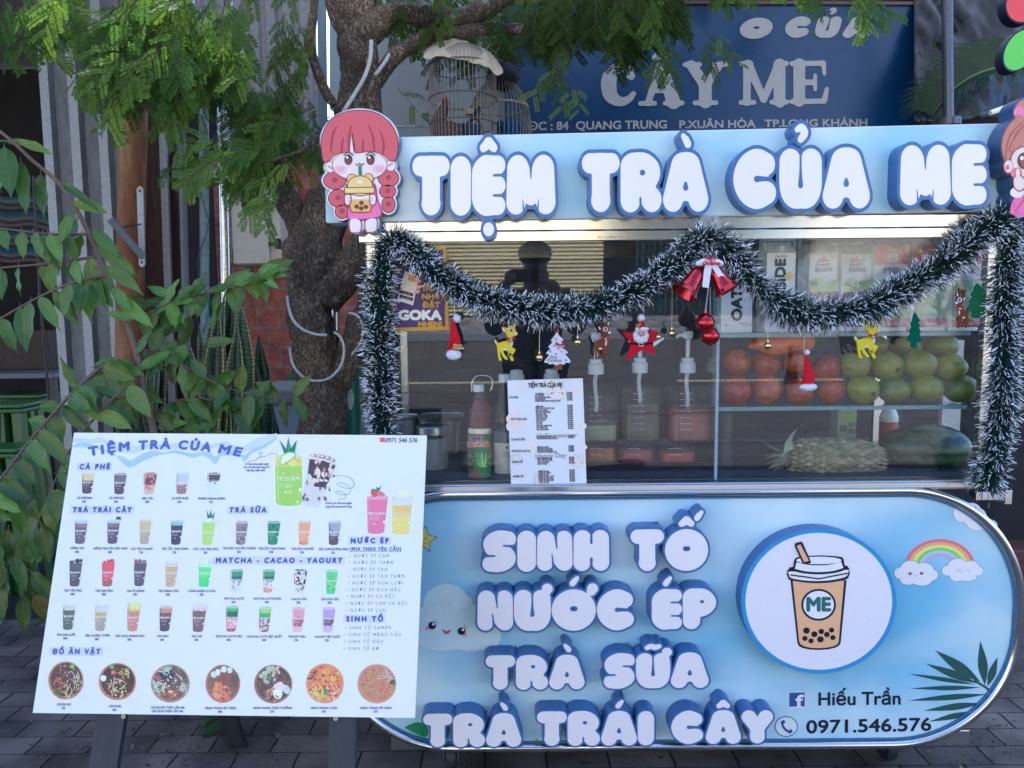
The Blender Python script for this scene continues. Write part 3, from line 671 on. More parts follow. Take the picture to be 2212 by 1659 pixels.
# rounded front panel with tube frame
PX0, PX1, PZ0, PZ1, PR = -.508, 1.408, .138, .872, .335
def stadium(ins, n=22, R0=PR):
    r = R0 - ins; out = []
    for (cx, cz, a0) in ((PX1 - R0, PZ0 + R0, -90), (PX1 - R0, PZ1 - R0, 0), (PX0 + R0, PZ1 - R0, 90), (PX0 + R0, PZ0 + R0, 180)):
        for k in range(n + 1):
            a = R(a0 + 90 * k / n); out.append((cx + r * math.cos(a), cz + r * math.sin(a)))
    return out
b = MB(); b.prism([[(x, YC + .004, z) for x, z in stadium(.018)]], (0, .02, 0)); fpn = b.build('front_panel', M_skyB, cart)
b = MB(); b.tube([(x, YC + .002, z) for x, z in stadium(.0)], .0125, 10, closed=True); fr = b.build('tube_frame', M_ss, cart)
b = MB(); o1, i1 = stadium(.0135), stadium(.019); N = len(o1)
b.add([(x, YC - .001, z) for x, z in o1] + [(x, YC - .001, z) for x, z in i1], [(k, (k + 1) % N, N + (k + 1) % N, N + k) for k in range(N)]); o2 = [(x, YC + .003, z) for x, z in i1]
b.add([(x, YC - .001, z) for x, z in i1] + o2, [(k, (k + 1) % N, N + (k + 1) % N, N + k) for k in range(N)])
b.build('panel_gasket', mat('gasket_blue', A(22, 92, 160), .5, var=.2, scale=40), fr)
b = MB(); b.prism([[(x, YC + .026, z) for x, z in stadium(.010)]], (0, .58, 0)); b.build('body', M_ss2, cart)
xs0, xs1 = onY(846, 1605, 2.03).x, onY(2090, 1600, 2.03).x
b = MB(); b.bx(xs0, xs1, 2.03, 2.58, .118, .134); b.bx(xs0, xs1, 2.022, 2.029, .12, .165); b.build('base_plate', M_ss2, cart, bevel=.002)
for (xx, yy) in ((-.19, 2.1), (1.13, 2.14), (-.19, 2.5), (1.13, 2.5)):
    b = MB(); b.bx(xx - .035, xx + .035, yy - .035, yy + .035, .108, .117); b.bx(xx - .022, xx - .018, yy - .02, yy + .03, .045, .11); b.bx(xx + .018, xx + .022, yy - .02, yy + .03, .045, .11); c_ = b.build('caster', M_ss2, cart, bevel=.001)
    b = MB(); b.lathe([(.02, -.014), (.046, -.014), (.049, -.008), (.049, .008), (.046, .014), (.02, .014)], (xx, yy + .012, .05), 24, rot=Matrix.Rotation(R(90), 3, 'Y')); b.build('wheel', mat('caster_rubber', (.018, .02, .03), .5, var=.1), c_)
# raised words on the front
shP = sheetY(YC + .004)
for (L_, x0, x1, yb, yt, sl) in [
    (['S', 'I', 'N', 'H'], 1042, 1316, 1236, 1146, -2), (['T', "O^'"], 1362, 1530, 1235, 1144, -2),
    (['N', 'U+', "O+'", 'C'], 1031, 1374, 1364, 1274, -2), (["E'", 'P'], 1408, 1549, 1360, 1273, -2),
    (['T', 'R', 'A`'], 1049, 1263, 1491, 1416, -2), (['S', 'U~+', 'A'], 1304, 1531, 1488, 1411, -2),
    (['T', 'R', 'A`'], 914, 1126, 1615, 1542, -2), (['T', 'R', "A'", 'I'], 1160, 1413, 1612, 1537, -2), (['C', 'A^', 'Y'], 1450, 1670, 1608, 1535, -2)]:
    raised_word('raised_word', L_, shP, x0, x1, yb, yt, sl, .052, .07, (M_lblue, M_lface), fpn, rim=.05)
# round badge with a bubble tea cup
D = .05; sB = Sheet((0, YC + .004 - D, 0), (0, -1, 0))
cpt = [sB.w(1768.7 + 167.7 * math.cos(a), 1299 + 156.5 * math.sin(a)) for a in [2 * math.pi * k / 64 for k in range(64)]]
b = MB(); b.prism([cpt], (0, D, 0), smooth=False, rear=False); bd = b.build('round_badge', M_lblue, fpn)
pr = MB(); K = (.012, .012, .03)
pr.E(sB, 1768.7, 1299, 167.7, 156.5, A(20, 132, 222), .0004, 64); pr.E(sB, 1768.7, 1299, 158.5, 148, A(205, 210, 250), .0008, 64)
pr.build('badge_face', M_print, bd)
pr = MB()
def q8(*p): return [Z8(x, y) for x, y in p]
pr.P(sB, q8((512, 545), (845, 545), (810, 915), (802, 932), (780, 946), (735, 956), (680, 960), (625, 957), (582, 948), (560, 934), (553, 915)), K, .0012)
pr.P(sB, q8((526, 550), (830, 550), (798, 912), (790, 926), (765, 939), (725, 946), (680, 949), (635, 947), (594, 938), (572, 926), (564, 912)), A(218, 165, 125), .0016)
pr.P(sB, q8(*bez2([(490, 505), (494, 490), (504, 478), (522, 468), (680, 462), (835, 460), (852, 468), (862, 482), (863, 505), (858, 524), (845, 540), (770, 557), (680, 564), (590, 559), (510, 545), (496, 528), (490, 505)], 4)[:-1]), K, .0018)
pr.P(sB, q8(*bez2([(503, 508), (512, 495), (680, 500), (845, 485), (853, 500), (840, 525), (770, 543), (680, 551), (590, 547), (515, 533), (503, 508)], 5)[:-1]), A(212, 216, 250), .0022)
pr.P(sB, q8(*bez2([(524, 490), (530, 455), (540, 418), (580, 406), (680, 399), (780, 404), (822, 414), (832, 450), (839, 482), (770, 504), (680, 512), (590, 506), (524, 490)], 4)[:-1]), K, .0024)
pr.P(sB, q8(*([(538, 478), (548, 440)] + bez2([(548, 440), (610, 454), (680, 459), (750, 453), (812, 436)], 4) + bez2([(826, 474), (760, 492), (680, 498), (600, 493), (538, 478)], 4)[:-1])), A(212, 216, 250), .0028)
pr.E(sB, *Z8(681, 429), 49, 8.2, A(212, 216, 250), .0028, 30)
pr.Ln(sB, q8((512, 515), (680, 538), (850, 505)), 3, K, .0030)
pr.P(sB, q8((536, 340), (545, 325), (575, 318), (585, 325), (635, 440), (625, 448), (590, 450), (580, 440)), K, .0032)
pr.P(sB, q8((550, 345), (570, 332), (622, 432), (592, 438)), A(214, 160, 122), .0036)
pr.E(sB, *Z8(679, 692), 37.5, 34.5, K, .0020, 36); pr.E(sB, *Z8(679, 692), 33, 30, A(212, 216, 250), .0024, 36)
pr.T(sB, 'ME', *[Z8(612, 0)[0], Z8(748, 0)[0]], Z8(0, 727)[1], 28, A(10, 100, 105), .0028, bold=2.2)
for (x, y, r) in [(607, 845, 20), (654, 866, 19), (695, 850, 17), (728, 868, 17), (756, 842, 16), (598, 891, 16), (634, 906, 16), (690, 897, 20), (764, 886, 16)]:
    pr.E(sB, *Z8(x, y), r * .3646, r * .34, K, .0020, 18)
pr.build('bubble_tea_picture', M_print, bd)
# printed pictures on the panel
def cloud(pr, sh, lobes, col, h, edge=None, ew=1.2):
    for i, (x, y, r, ry) in enumerate(lobes):
        if edge: pr.E(sh, x, y, r + ew, ry + ew, edge, h + i * 2e-5, 26)
    for i, (x, y, r, ry) in enumerate(lobes): pr.E(sh, x, y, r, ry, col, h + .0004 + i * 2e-5, 26)
shQ = sheetY(YC + .0036)
pr = MB(); cA, cB, cC = A(168, 204, 240), A(176, 208, 244), A(182, 210, 244)
cloud(pr, shQ, [(*Z7(275, 690), 50, 44), (*Z7(170, 800), 46, 36), (*Z7(350, 800), 62, 46), (*Z7(440, 830), 40, 30), (*Z7(130, 860), 30, 24), (*Z7(520, 880), 28, 26), (*Z7(250, 900), 60, 24), (*Z7(420, 910), 50, 20)], cB, .0002, A(140, 186, 230), 1.5)
cloud(pr, shQ, [(*Z7(275, 640), 15, 14), (*Z7(370, 670), 22, 14), (*Z7(240, 770), 34, 28), (*Z7(345, 700), 12, 10), (*Z7(500, 880), 17, 14)], cC, .0010)
for (x, y, s) in ((190, 815, 1), (365, 848, 1)):
    pr.E(shQ, *Z7(x, y), 8.5, 8.2, (.01, .012, .03), .0020, 22); pr.E(shQ, *Z7(x + 8, y - 8), 3, 3, A(200, 208, 245), .0024, 14)
    for q in (0, 1): pr.Ln(shQ, [Z7(x + 14 + q * 8, y - 22 + q * 8), Z7(x + 20 + q * 14, y - 38 + q * 16)], 1.1, (.01, .012, .03), .002)
pr.E(shQ, *Z7(163, 830), 5, 4.5, A(222, 140, 170), .0017, 16); pr.E(shQ, *Z7(384, 872), 5.5, 4.5, A(222, 140, 170), .0017, 16)
pr.P(shQ, [Z7(*p) for p in bez2([(248, 832), (275, 850), (302, 838), (292, 858), (275, 866), (258, 856), (248, 832)], 4)][:-1], A(170, 60, 80), .002)
pr.build('printed_cloud', M_print, fpn)
pr = MB(); c = Z7(140, 305); star = []
for k in range(10):
    a = R(-90 + 36 * k + 8); r = 27 if k % 2 == 0 else 14; star.append((c[0] + r * math.cos(a), c[1] + r * math.sin(a)))
star = closed2(star, 3); pr.P(shQ, [(c[0] + (x - c[0]) * 1.1, c[1] + (y - c[1]) * 1.1) for x, y in star], (.02, .016, .01), .0002); pr.P(shQ, star, A(196, 186, 70), .0006)
pr.Ln(shQ, [Z7(*p) for p in ((143, 300), (152, 296), (160, 302))], 1, (.02,) * 3, .001); pr.Ln(shQ, [Z7(*p) for p in ((136, 318), (148, 330), (160, 326))], 1, (.02,) * 3, .001)
pr.build('printed_star', M_print, fpn)
pr = MB(); c = Z8(1398, 470)
for k, col in enumerate([(222, 90, 110), (226, 160, 110), (214, 214, 110), (130, 200, 70), (140, 195, 240), (180, 150, 220)]):
    ro, ri = 76 - k * 7.6, 76 - (k + 1) * 7.6; n = 30; pts = []
    for i in range(n + 1): a = R(188 + 164 * i / n); pts.append((c[0] + ro * math.cos(a), c[1] + ro * .80 * math.sin(a) ))
    for i in range(n, -1, -1): a = R(188 + 164 * i / n); pts.append((c[0] + ri * math.cos(a), c[1] + ri * .80 * math.sin(a)))
    pr.P(shQ, pts, A(*col), .0002)
W_ = A(206, 212, 248); G_ = A(120, 140, 180)
cloud(pr, shQ, [(*Z8(1170, 505), 16, 13), (*Z8(1225, 480), 22, 18), (*Z8(1300, 490), 22, 17), (*Z8(1350, 515), 13, 12), (*Z8(1210, 540), 18, 12), (*Z8(1290, 545), 22, 12), (*Z8(1255, 515), 32, 16)], W_, .0006, G_, 1)
cloud(pr, shQ, [(*Z8(1445, 490), 13, 11), (*Z8(1505, 465), 22, 17), (*Z8(1580, 470), 18, 14), (*Z8(1625, 492), 11, 10), (*Z8(1500, 525), 16, 10), (*Z8(1560, 525), 20, 10), (*Z8(1535, 500), 30, 14)], W_, .0006, G_, 1)
for x, y in ((1222, 507), (1290, 505)): pr.E(shQ, *Z8(x, y), 4, 3.4, A(90, 50, 45), .0014, 14); pr.E(shQ, *Z8(x + 3, y - 3), 1.2, 1.2, W_, .0018, 8)
for x in (1508, 1562): pr.Ln(shQ, [Z8(x - 17, 483), Z8(x - 8, 490), Z8(x + 8, 490), Z8(x + 17, 483)], .9, G_, .0014)
for x, y in ((1255, 519), (1532, 496)): pr.Ln(shQ, [Z8(x - 6, y - 2), Z8(x, y + 2), Z8(x + 6, y - 2)], .9, G_, .0014)
pr.build('printed_rainbow', M_print, fpn)
pr = MB(); P_ = A(190, 190, 238)
cloud(pr, shQ, [(*Z8(1530, 150), 19, 19), (*Z8(1580, 140), 22, 18), (*Z8(1620, 200), 25, 19), (*Z8(1690, 225), 17, 13), (*Z8(1600, 170), 26, 20)], A(204, 210, 247), .0004, A(150, 170, 225), 1.6)
pr.E(shQ, *Z8(1605, 122), 4.6, 5, (.015,) * 3, .0016, 16); pr.E(shQ, *Z8(1602, 116), 1.6, 1.6, W_, .002, 8); pr.E(shQ, *Z8(1564, 138), 4, 4, A(228, 195, 225), .0016, 14); pr.E(shQ, *Z8(1636, 163), 3.4, 2.6, A(230, 110, 140), .0016, 14)
pr.E(shQ, *Z8(1510, 85), 4, 3, A(205, 195, 70), .0003, 10); pr.E(shQ, *Z8(1540, 82), 3, 3, A(220, 170, 90), .0003, 10)
pr.build('printed_cloud', M_print, fpn)
pr = MB(); GR = A(12, 72, 78)
for k, (bx_, by_, tx, ty, wd) in enumerate([(1665, 1170, 1637, 905, 58), (1640, 1150, 1368, 960, 62), (1620, 1158, 1313, 1040, 46), (1610, 1165, 1208, 1100, 26), (1640, 1182, 1222, 1188, 28), (1680, 1222, 1210, 1260, 34), (1650, 1275, 1302, 1320, 40), (1600, 1325, 1330, 1385, 34), (1680, 1175, 1740, 1002, 46)]):
    dx, dy = tx - bx_, ty - by_; l = math.hypot(dx, dy); nx, ny = -dy / l, dx / l; mx, my = bx_ + dx * .45, by_ + dy * .45
    pr.P(shQ, [Z8(*p) for p in bez2([(bx_, by_), (mx + nx * wd / 2, my + ny * wd / 2), (tx, ty)], 6) + bez2([(tx, ty), (mx - nx * wd / 2, my - ny * wd / 2), (bx_, by_)], 6)[1:-1]], GR, .0003 + k * .00004)
pr.Ln(shQ, [Z8(1600, 1140), Z8(1665, 1178), Z8(1698, 1205)], 5, GR, .0008)
pr.build('printed_palm_leaf', M_print, fpn)
pr = MB(); pr.P(shQ, [Z7(*p) for p in bez2([(25, 1420), (60, 1400), (110, 1388), (150, 1405), (170, 1440), (150, 1475), (90, 1455), (25, 1420)], 4)][:-1], A(10, 130, 80), .0003)
pr.build('printed_leaf', M_print, fpn)
pr = MB()
pr.P(shQ, q8((500, 1212), (512, 1208), (590, 1206), (602, 1216), (602, 1290), (592, 1300), (512, 1302), (500, 1294)), A(200, 208, 245), .0003)
pr.P(shQ, q8((505, 1213), (597, 1211), (597, 1294), (505, 1296)), A(28, 66, 160), .0007)
pr.T(shQ, 'f', *[Z8(545, 0)[0], Z8(590, 0)[0]], Z8(0, 1294)[1], 24, A(205, 212, 250), .0011, bold=1.3)
pr.build('printed_social_mark', M_print, fpn)
pr = MB(); c = Z8(487, 1413); pr.E(shQ, *c, 25, 22.5, A(24, 60, 150), .0003, 32); pr.E(shQ, *c, 23, 20.5, A(190, 210, 245), .0007, 32)
pr.Ln(shQ, [Z8(*p) for p in bez2([(462, 1383), (468, 1412), (488, 1436), (512, 1446)], 4)], 5, A(24, 60, 150), .0011); pr.Ln(shQ, [Z8(458, 1395), Z8(478, 1380)], 7, A(24, 60, 150), .0013); pr.Ln(shQ, [Z8(500, 1450), Z8(522, 1436)], 7, A(24, 60, 150), .0013)
pr.build('printed_phone_mark', M_print, fpn)
pr = MB(); TX = (.016, .017, .035)
pr.T(shQ, 'Hiếu Trần', *[Z8(680, 0)[0], Z8(1163, 0)[0]], Z8(0, 1287)[1], 27, TX, .0003, bold=1.0, slope=-2)
pr.build('printed_name', M_print, fpn); pr = MB()
pr.T(shQ, '0971.546.576', *[Z8(608, 0)[0], Z8(1345, 0)[0]], Z8(0, 1453)[1], 27, TX, .0003, bold=1.1, slope=-6)
pr.build('printed_number', M_print, fpn)

# ---------------------------------------------------------------- cut-out girls on the header
def blob_outline(circs, res=1.5, grow=0):
    xs = [c[0] - c[2] for c in circs] + [c[0] + c[2] for c in circs]; ys = [c[1] - c[3] for c in circs] + [c[1] + c[3] for c in circs]
    x0, y0 = min(xs) - 12, min(ys) - 12
    X, Y = np.meshgrid(np.arange(x0, max(xs) + 12, res), np.arange(y0, max(ys) + 12, res)); F = np.full(X.shape, 99.)
    for (cx, cy, rx, ry) in circs:
        d = (np.hypot((X - cx) / rx, (Y - cy) / ry) - 1) * min(rx, ry)
        h = np.clip(.5 + .5 * (F - d) / 3, 0, 1); F = F + (d - F) * h - 3 * h * (1 - h)
    return nest(contours(F, (x0, y0, res), grow))[0][0]
M_cut = mat('cutout_blue', A(56, 98, 160), .4, var=.1); M_cut2 = mat('cutout_navy', A(24, 62, 122), .4, var=.1)
t = thing('girl_cutout', 'cut out sign of a red haired cartoon girl sipping bubble tea', 'cutout sign', onY(780, 500, 1.95), 'cut out girls on the header')
sG = sheetY(1.948); s0 = .33595
hc = [(255, 905, 252, 205), (95, 1160, 82, 66), (115, 1275, 70, 66), (140, 1360, 52, 56), (440, 1145, 76, 66), (435, 1230, 62, 54), (440, 1315, 52, 62), (255, 1300, 135, 130), (235, 1440, 50, 62), (330, 1435, 50, 64), (65, 1075, 40, 42), (455, 1065, 40, 42), (255, 1075, 190, 100)]
cs = [(*H2(x, y), rx * s0, ry * s0) for x, y, rx, ry in hc]
out = blob_outline(cs, grow=1.8)
b = MB(); b.prism([[sG.w(x, y) for x, y in out]], (0, .034, 0)); b.build('board', M_cut, t)
pr = MB(); LN = A(120, 30, 50)
def gE(x, y, rx, ry, col, h, **k): pr.E(sG, *H2(x, y), rx * s0, ry * s0, A(*col), h, **k)
def gP(pts, col, h, smooth=True): 
    q = [H2(x, y) for x, y in pts]; pr.P(sG, closed2(q, 5) if smooth else q, A(*col), h)
def gL(pts, wd, col, h, smooth=True):
    q = [H2(x, y) for x, y in pts]; pr.Ln(sG, bez2(q, 5) if smooth else q, wd * s0, A(*col), h)
pr.P(sG, blob_outline(cs, grow=.6), A(206, 208, 240), .0004)
RD = (184, 70, 92); RD2 = (140, 42, 62); OUT = (96, 26, 48); SK = (222, 202, 232); SKO = (150, 60, 90)
for (x, y, rx, ry) in hc[1:7]: gE(x, y, rx - 6, ry - 6, OUT, .0008); 
for (x, y, rx, ry) in hc[1:7]: gE(x, y, rx - 12, ry - 12, RD, .0012); gE(x, y - 4, 20, 18, RD2, .0016, n=5)
gE(65, 1075, 36, 38, SKO, .0014); gE(65, 1075, 31, 33, SK, .0018); gE(455, 1065, 36, 38, SKO, .0014); gE(455, 1065, 31, 33, SK, .0018)
gL([(50, 1065), (65, 1078), (82, 1085)], 6, SKO, .0022, False); gL([(440, 1070), (455, 1055), (470, 1050)], 6, SKO, .0022, False)
gE(255, 1065, 180, 100, SKO, .0020); gE(255, 1062, 174, 97, SK, .0024)
hair = [(5, 960), (10, 870), (60, 775), (150, 720), (255, 705), (360, 722), (450, 785), (500, 880), (505, 960), (490, 1030), (450, 1035), (420, 1010), (380, 985), (330, 975), (255, 985), (215, 985), (170, 980), (120, 990), (85, 1005), (65, 1030), (20, 1040)]
gP(hair, OUT, .0028); gP([(255 + (x - 255) * .975, 875 + (y - 875) * .965) for x, y in hair], RD, .0032)
for pts in ([(110, 810), (80, 870), (70, 980)], [(205, 800), (185, 880), (190, 985)], [(205, 850), (215, 920), (225, 985)], [(310, 800), (340, 880), (350, 980)], [(380, 830), (410, 920), (400, 1000)], [(150, 880), (140, 940), (140, 985)], [(280, 890), (275, 940), (280, 980)]):
    pr.Ln(sG, bez2([H2(x, y) for x, y in pts], 5), [.8] + [2.4 + 2.6 * math.sin(i / 10 * 3.14) for i in range(9)] + [1.0], A(*RD2), .0036)
gP([(205, 860), (190, 980), (225, 985)], SK, .0036, False)
for x in (182, 325):
    gE(x, 1026, 26, 34, (60, 22, 30), .0036); gE(x, 1034, 20, 22, (110, 50, 50), .0040); gE(x - 8, 1012, 8, 9, (230, 225, 240), .0044)
    gL([(x - 32, 1000), (x, 978), (x + 32, 1000)], 7, (70, 25, 35), .0040)
gE(130, 1090, 42, 28, (234, 170, 205), .0028); gE(378, 1085, 42, 28, (234, 170, 205), .0028)
for x in (118, 138, 364, 386): gL([(x, 1098), (x + 10, 1078)], 5, (220, 110, 150), .0032, False)
gL([(228, 1052), (242, 1062), (255, 1050), (268, 1062), (284, 1048)], 6, (90, 30, 50), .0036)
gP([(165, 1190), (250, 1170), (350, 1180), (372, 1280), (400, 1385), (300, 1415), (215, 1420), (172, 1405), (180, 1300)], (140, 30, 90), .0026); gP([(172, 1200), (250, 1180), (345, 1190), (364, 1280), (390, 1380), (300, 1406), (215, 1410), (180, 1398), (188, 1300)], (216, 90, 184), .0030)
gP([(190, 1405), (262, 1412), (265, 1490), (225, 1500), (190, 1490)], SKO, .0026); gP([(196, 1412), (256, 1418), (258, 1484), (225, 1493), (197, 1484)], (220, 206, 236), .0032)
gP([(290, 1412), (365, 1400), (368, 1480), (335, 1498), (292, 1490)], SKO, .0026); gP([(297, 1418), (358, 1407), (361, 1474), (335, 1490), (298, 1483)], (220, 206, 236), .0032)
gP([(185, 1250), (340, 1250), (330, 1350), (310, 1368), (215, 1368), (195, 1350)], (130, 60, 40), .0036); gP([(192, 1256), (332, 1256), (323, 1346), (306, 1360), (219, 1360), (202, 1346)], (224, 166, 70), .0040); gP([(192, 1256), (332, 1256), (330, 1282), (196, 1282)], (225, 212, 235), .0044, False)
for (x, y) in ((235, 1328), (267, 1305), (295, 1330), (265, 1340)): gE(x, y, 15, 14, (90, 50, 40), .0048, n=14)
gE(205, 1150, 34, 34, (130, 60, 40), .0036); gE(205, 1150, 28, 28, (232, 184, 110), .0040); gE(312, 1148, 34, 34, (130, 60, 40), .0036); gE(312, 1148, 28, 28, (232, 184, 110), .0040)
gE(257, 1195, 84, 68, (130, 60, 40), .0044); gE(257, 1195, 78, 62, (236, 190, 116), .0048); gE(255, 1170, 17, 12, (225, 215, 225), .0052, n=16)
gP([(152, 1204), (352, 1200), (352, 1244), (156, 1248)], (130, 60, 40), .0052, False); gP([(159, 1210), (346, 1207), (346, 1238), (162, 1241)], (236, 196, 120), .0056, False)
gP([(246, 1065), (265, 1062), (270, 1125), (248, 1125)], (50, 120, 70), .0052, False)
for s_, x in ((1, 180), (-1, 340)):
    gP([(x - 24, 1255), (x, 1245), (x + 22, 1262), (x + 20, 1305), (x, 1325), (x - 22, 1310)], SKO, .0052); gP([(x - 18, 1262), (x, 1252), (x + 16, 1266), (x + 14, 1302), (x, 1316), (x - 16, 1304)], SK, .0056)
    for q in (1275, 1292): gL([(x + s_ * 2, q), (x + s_ * 18, q)], 4, SKO, .006, False)
pr.build('printed_girl', M_print, t)

t = thing('girl_cutout', 'cut out brown haired cartoon girl with a pink bow at the right edge', 'cutout sign', onY(2230, 460, 1.94), 'cut out girls on the header')
sG = sheetY(1.925); s0 = .2918
hc = [(1180, 1080, 285, 270), (1080, 830, 95, 110), (1290, 820, 90, 110), (955, 1235, 45, 60), (1060, 1340, 90, 110), (1200, 1480, 230, 130), (1240, 1330, 160, 120)]
cs = [(*H4(x, y), rx * s0, ry * s0) for x, y, rx, ry in hc]
b = MB(); b.prism([[sG.w(x, y) for x, y in blob_outline(cs, grow=1.0)]], (0, .055, 0)); b.build('board', M_cut2, t)
pr = MB()
def gE(x, y, rx, ry, col, h, **k): pr.E(sG, *H4(x, y), rx * s0, ry * s0, A(*col), h, **k)
def gP(pts, col, h, smooth=True):
    q = [H4(x, y) for x, y in pts]; pr.P(sG, closed2(q, 5) if smooth else q, A(*col), h)
def gL(pts, wd, col, h, smooth=True):
    q = [H4(x, y) for x, y in pts]; pr.Ln(sG, bez2(q, 5) if smooth else q, wd * s0, A(*col), h)
BR = (176, 112, 104); BR2 = (140, 74, 72)
gE(1180, 1080, 284, 268, BR2, .0004); gE(1180, 1080, 278, 262, BR, .0008); gE(1080, 835, 90, 104, BR2, .0006); gE(1080, 835, 84, 98, BR, .0012); gE(1290, 825, 86, 104, BR, .0010)
gL([(930, 1180), (960, 1010), (1060, 900)], 7, BR2, .0016); gL([(965, 1120), (1010, 990), (1100, 900)], 7, BR2, .0016)
gP([(990, 850), (1000, 800), (1050, 790), (1080, 830), (1130, 800), (1150, 850), (1090, 870), (1030, 850)], (222, 110, 180), .0016)
gE(1190, 1190, 225, 150, (150, 60, 80), .0020); gE(1190, 1190, 218, 144, (228, 198, 214), .0024)
gP([(965, 1115), (1000, 1020), (1080, 960), (1240, 940), (1390, 1100), (1330, 1050), (1200, 1010), (1060, 1080)], BR, .0028)
gE(950, 1232, 38, 52, (150, 60, 80), .0026); gE(952, 1232, 32, 46, (228, 198, 214), .0030); gE(943, 1240, 16, 18, (205, 90, 110), .0034)
gE(1070, 1190, 52, 62, (80, 30, 36), .0032); gE(1075, 1190, 42, 52, (130, 70, 64), .0036); gE(1050, 1170, 14, 16, (226, 214, 226), .0040); gE(1290, 1190, 50, 60, (90, 40, 44), .0032)
gL([(1015, 1105), (1050, 1085), (1100, 1090)], 9, (120, 50, 56), .0032)
gE(1010, 1280, 44, 40, (222, 110, 130), .0030); gE(1020, 1280, 22, 40, (150, 60, 80), .0034); gE(1020, 1280, 17, 35, (228, 198, 214), .0038)
gP([(990, 1310), (1050, 1300), (1085, 1370), (1040, 1420), (990, 1390)], (150, 60, 80), .0036); gP([(996, 1316), (1048, 1308), (1076, 1368), (1038, 1410), (996, 1384)], (226, 196, 212), .0040)
gE(1015, 1425, 52, 40, (214, 206, 236), .0034)
gP([(985, 1480), (1060, 1450), (1300, 1450), (1400, 1590), (1180, 1602), (980, 1590)], (218, 84, 176), .0030); gL([(1000, 1560), (1050, 1500), (1080, 1450)], 14, (160, 90, 84), .0034)
pr.build('printed_girl', M_print, t)
# ---------------------------------------------------------------- menu board on an A-frame
def Z3(x, y): return (51.85 + x * .23439, 915.9 + y * .23439)
def Z4(x, y): return (483.9 + x * .22918, 915.9 + y * .22918)
def Z5(x, y): return (51.85 + x * .23439, 1278.9 + y * .23439)
def Z6(x, y): return (483.9 + x * .22918, 1278.9 + y * .22918)
nb_ = -(_r * .01214 - _u * .22109 + _f * .97516)
sM = Sheet(onY(70.6, 1540, 1.63), nb_)
t = thing('menu_board', 'white drinks menu board screwed to a grey A frame on the pavement', 'menu board', (sM.w(480, 1540).x, 1.62, 0))
Q = [(160, 934.7), (922, 940.7), (896.4, 1550.9), (70.6, 1540)]
M_board = mat('board_white', (.80, .80, .80), .35, var=.015, scale=6, spec=.4)
b = MB(); b.prism([[sM.w(*p) for p in Q]], -sM.n * .006); b.build('panel', M_board, t, bevel=.0008)
dn = (sM.w(300, 1500) - sM.w(330, 1000)).normalized(); dn = Vector((0, dn.y, dn.z)).normalized()
M_leg = mat('grey_wood', (.026, .028, .033), .6, var=.3, scale=14, stretch=(1, 1, .15), bump=.1)
for (x0, x1, sl) in ((237, 297, -.12), (703, 760, .03)):
    a, c = sM.w(x0, 1560, -.008), sM.w(x1, 1560, -.008)
    top = (a + c) / 2 - dn * .55; L_ = (top.z - .005) / -dn.z; foot = top + dn * L_ + Vector((sl, 0, 0)) * .5; foot.z = .0
    w_ = (c - a).length / 2; sd_ = Vector((w_, 0, 0)); bk = -sM.n * .018
    b = MB(); b.prism([[top - sd_, foot - sd_, foot + sd_, top + sd_]], bk); b.build('leg', M_leg, t, bevel=.002)
for (x0, y0, x1, y1) in ((672, 1540, 745, 1700), (310, 1540, 300, 1700)):
    p = sM.w(x0, y0, -.06); top = Vector((p.x, 1.63 + (.9 - .45) * .332 + .035, .9)); foot = Vector((p.x + (.16 if x0 > 500 else -.0), top.y + .42, 0)); sd_ = Vector((.026, 0, 0))
    b = MB(); b.prism([[top - sd_, foot - sd_, foot + sd_, top + sd_]], Vector((0, .018, .004))); b.build('leg', M_leg, t, bevel=.002)
for (x, y) in ((266.5, 1548), (725, 1552)):
    b = MB(); b.E(sM, x, y, 4.6, 4.6, A(190, 190, 120), .0014, 18); b.Ln(sM, [(x - 2.4, y - 2.4), (x + 2.4, y + 2.4)], 1.2, (.02,) * 3, .0018); b.Ln(sM, [(x + 2.4, y - 2.4), (x - 2.4, y + 2.4)], 1.2, (.02,) * 3, .0019); b.build('screw', M_print, t)
BL1, BL2 = A(150, 186, 240), A(176, 196, 246); TITLE = A(58, 88, 200); HEAD = A(66, 76, 176); TXT = A(80, 86, 128)
pr = MB()
top_ = [Z3(*p) for p in bez2([(445, 205), (520, 165), (610, 185), (720, 220), (800, 290), (900, 300), (985, 335), (1060, 290), (1180, 245), (1290, 265), (1400, 240), (1530, 270), (1600, 265), (1700, 255), (1760, 300), (1830, 250), (1960, 240), (2030, 290), (2100, 230), (2212, 185), (2330, 120)], 4)]
bot_ = [Z3(*p) for p in bez2([(2330, 135), (2212, 220), (2100, 270), (2030, 345), (1990, 300), (1880, 290), (1810, 300), (1765, 368), (1720, 330), (1640, 290), (1560, 310), (1400, 270), (1250, 285), (1120, 330), (985, 398), (920, 370), (820, 270), (700, 235), (560, 215), (440, 215)], 4)]
pr.P(sM, top_ + bot_, BL1, .0006)
top2 = [Z3(*p) for p in bez2([(452, 120), (600, 140), (720, 125), (830, 190), (1000, 210), (1150, 180), (1300, 195), (1500, 160), (1700, 190), (1850, 160), (2000, 210), (2150, 130), (2330, 85)], 4)]
bt2 = [Z3(*p) for p in bez2([(2330, 120), (2150, 200), (2000, 260), (1850, 200), (1700, 230), (1500, 215), (1300, 240), (1150, 225), (1000, 270), (830, 240), (720, 175), (600, 180), (448, 160)], 4)]
pr.P(sM, top2 + bt2, BL2, .0004); pr.build('printed_wave', M_print, t)
pr = MB()
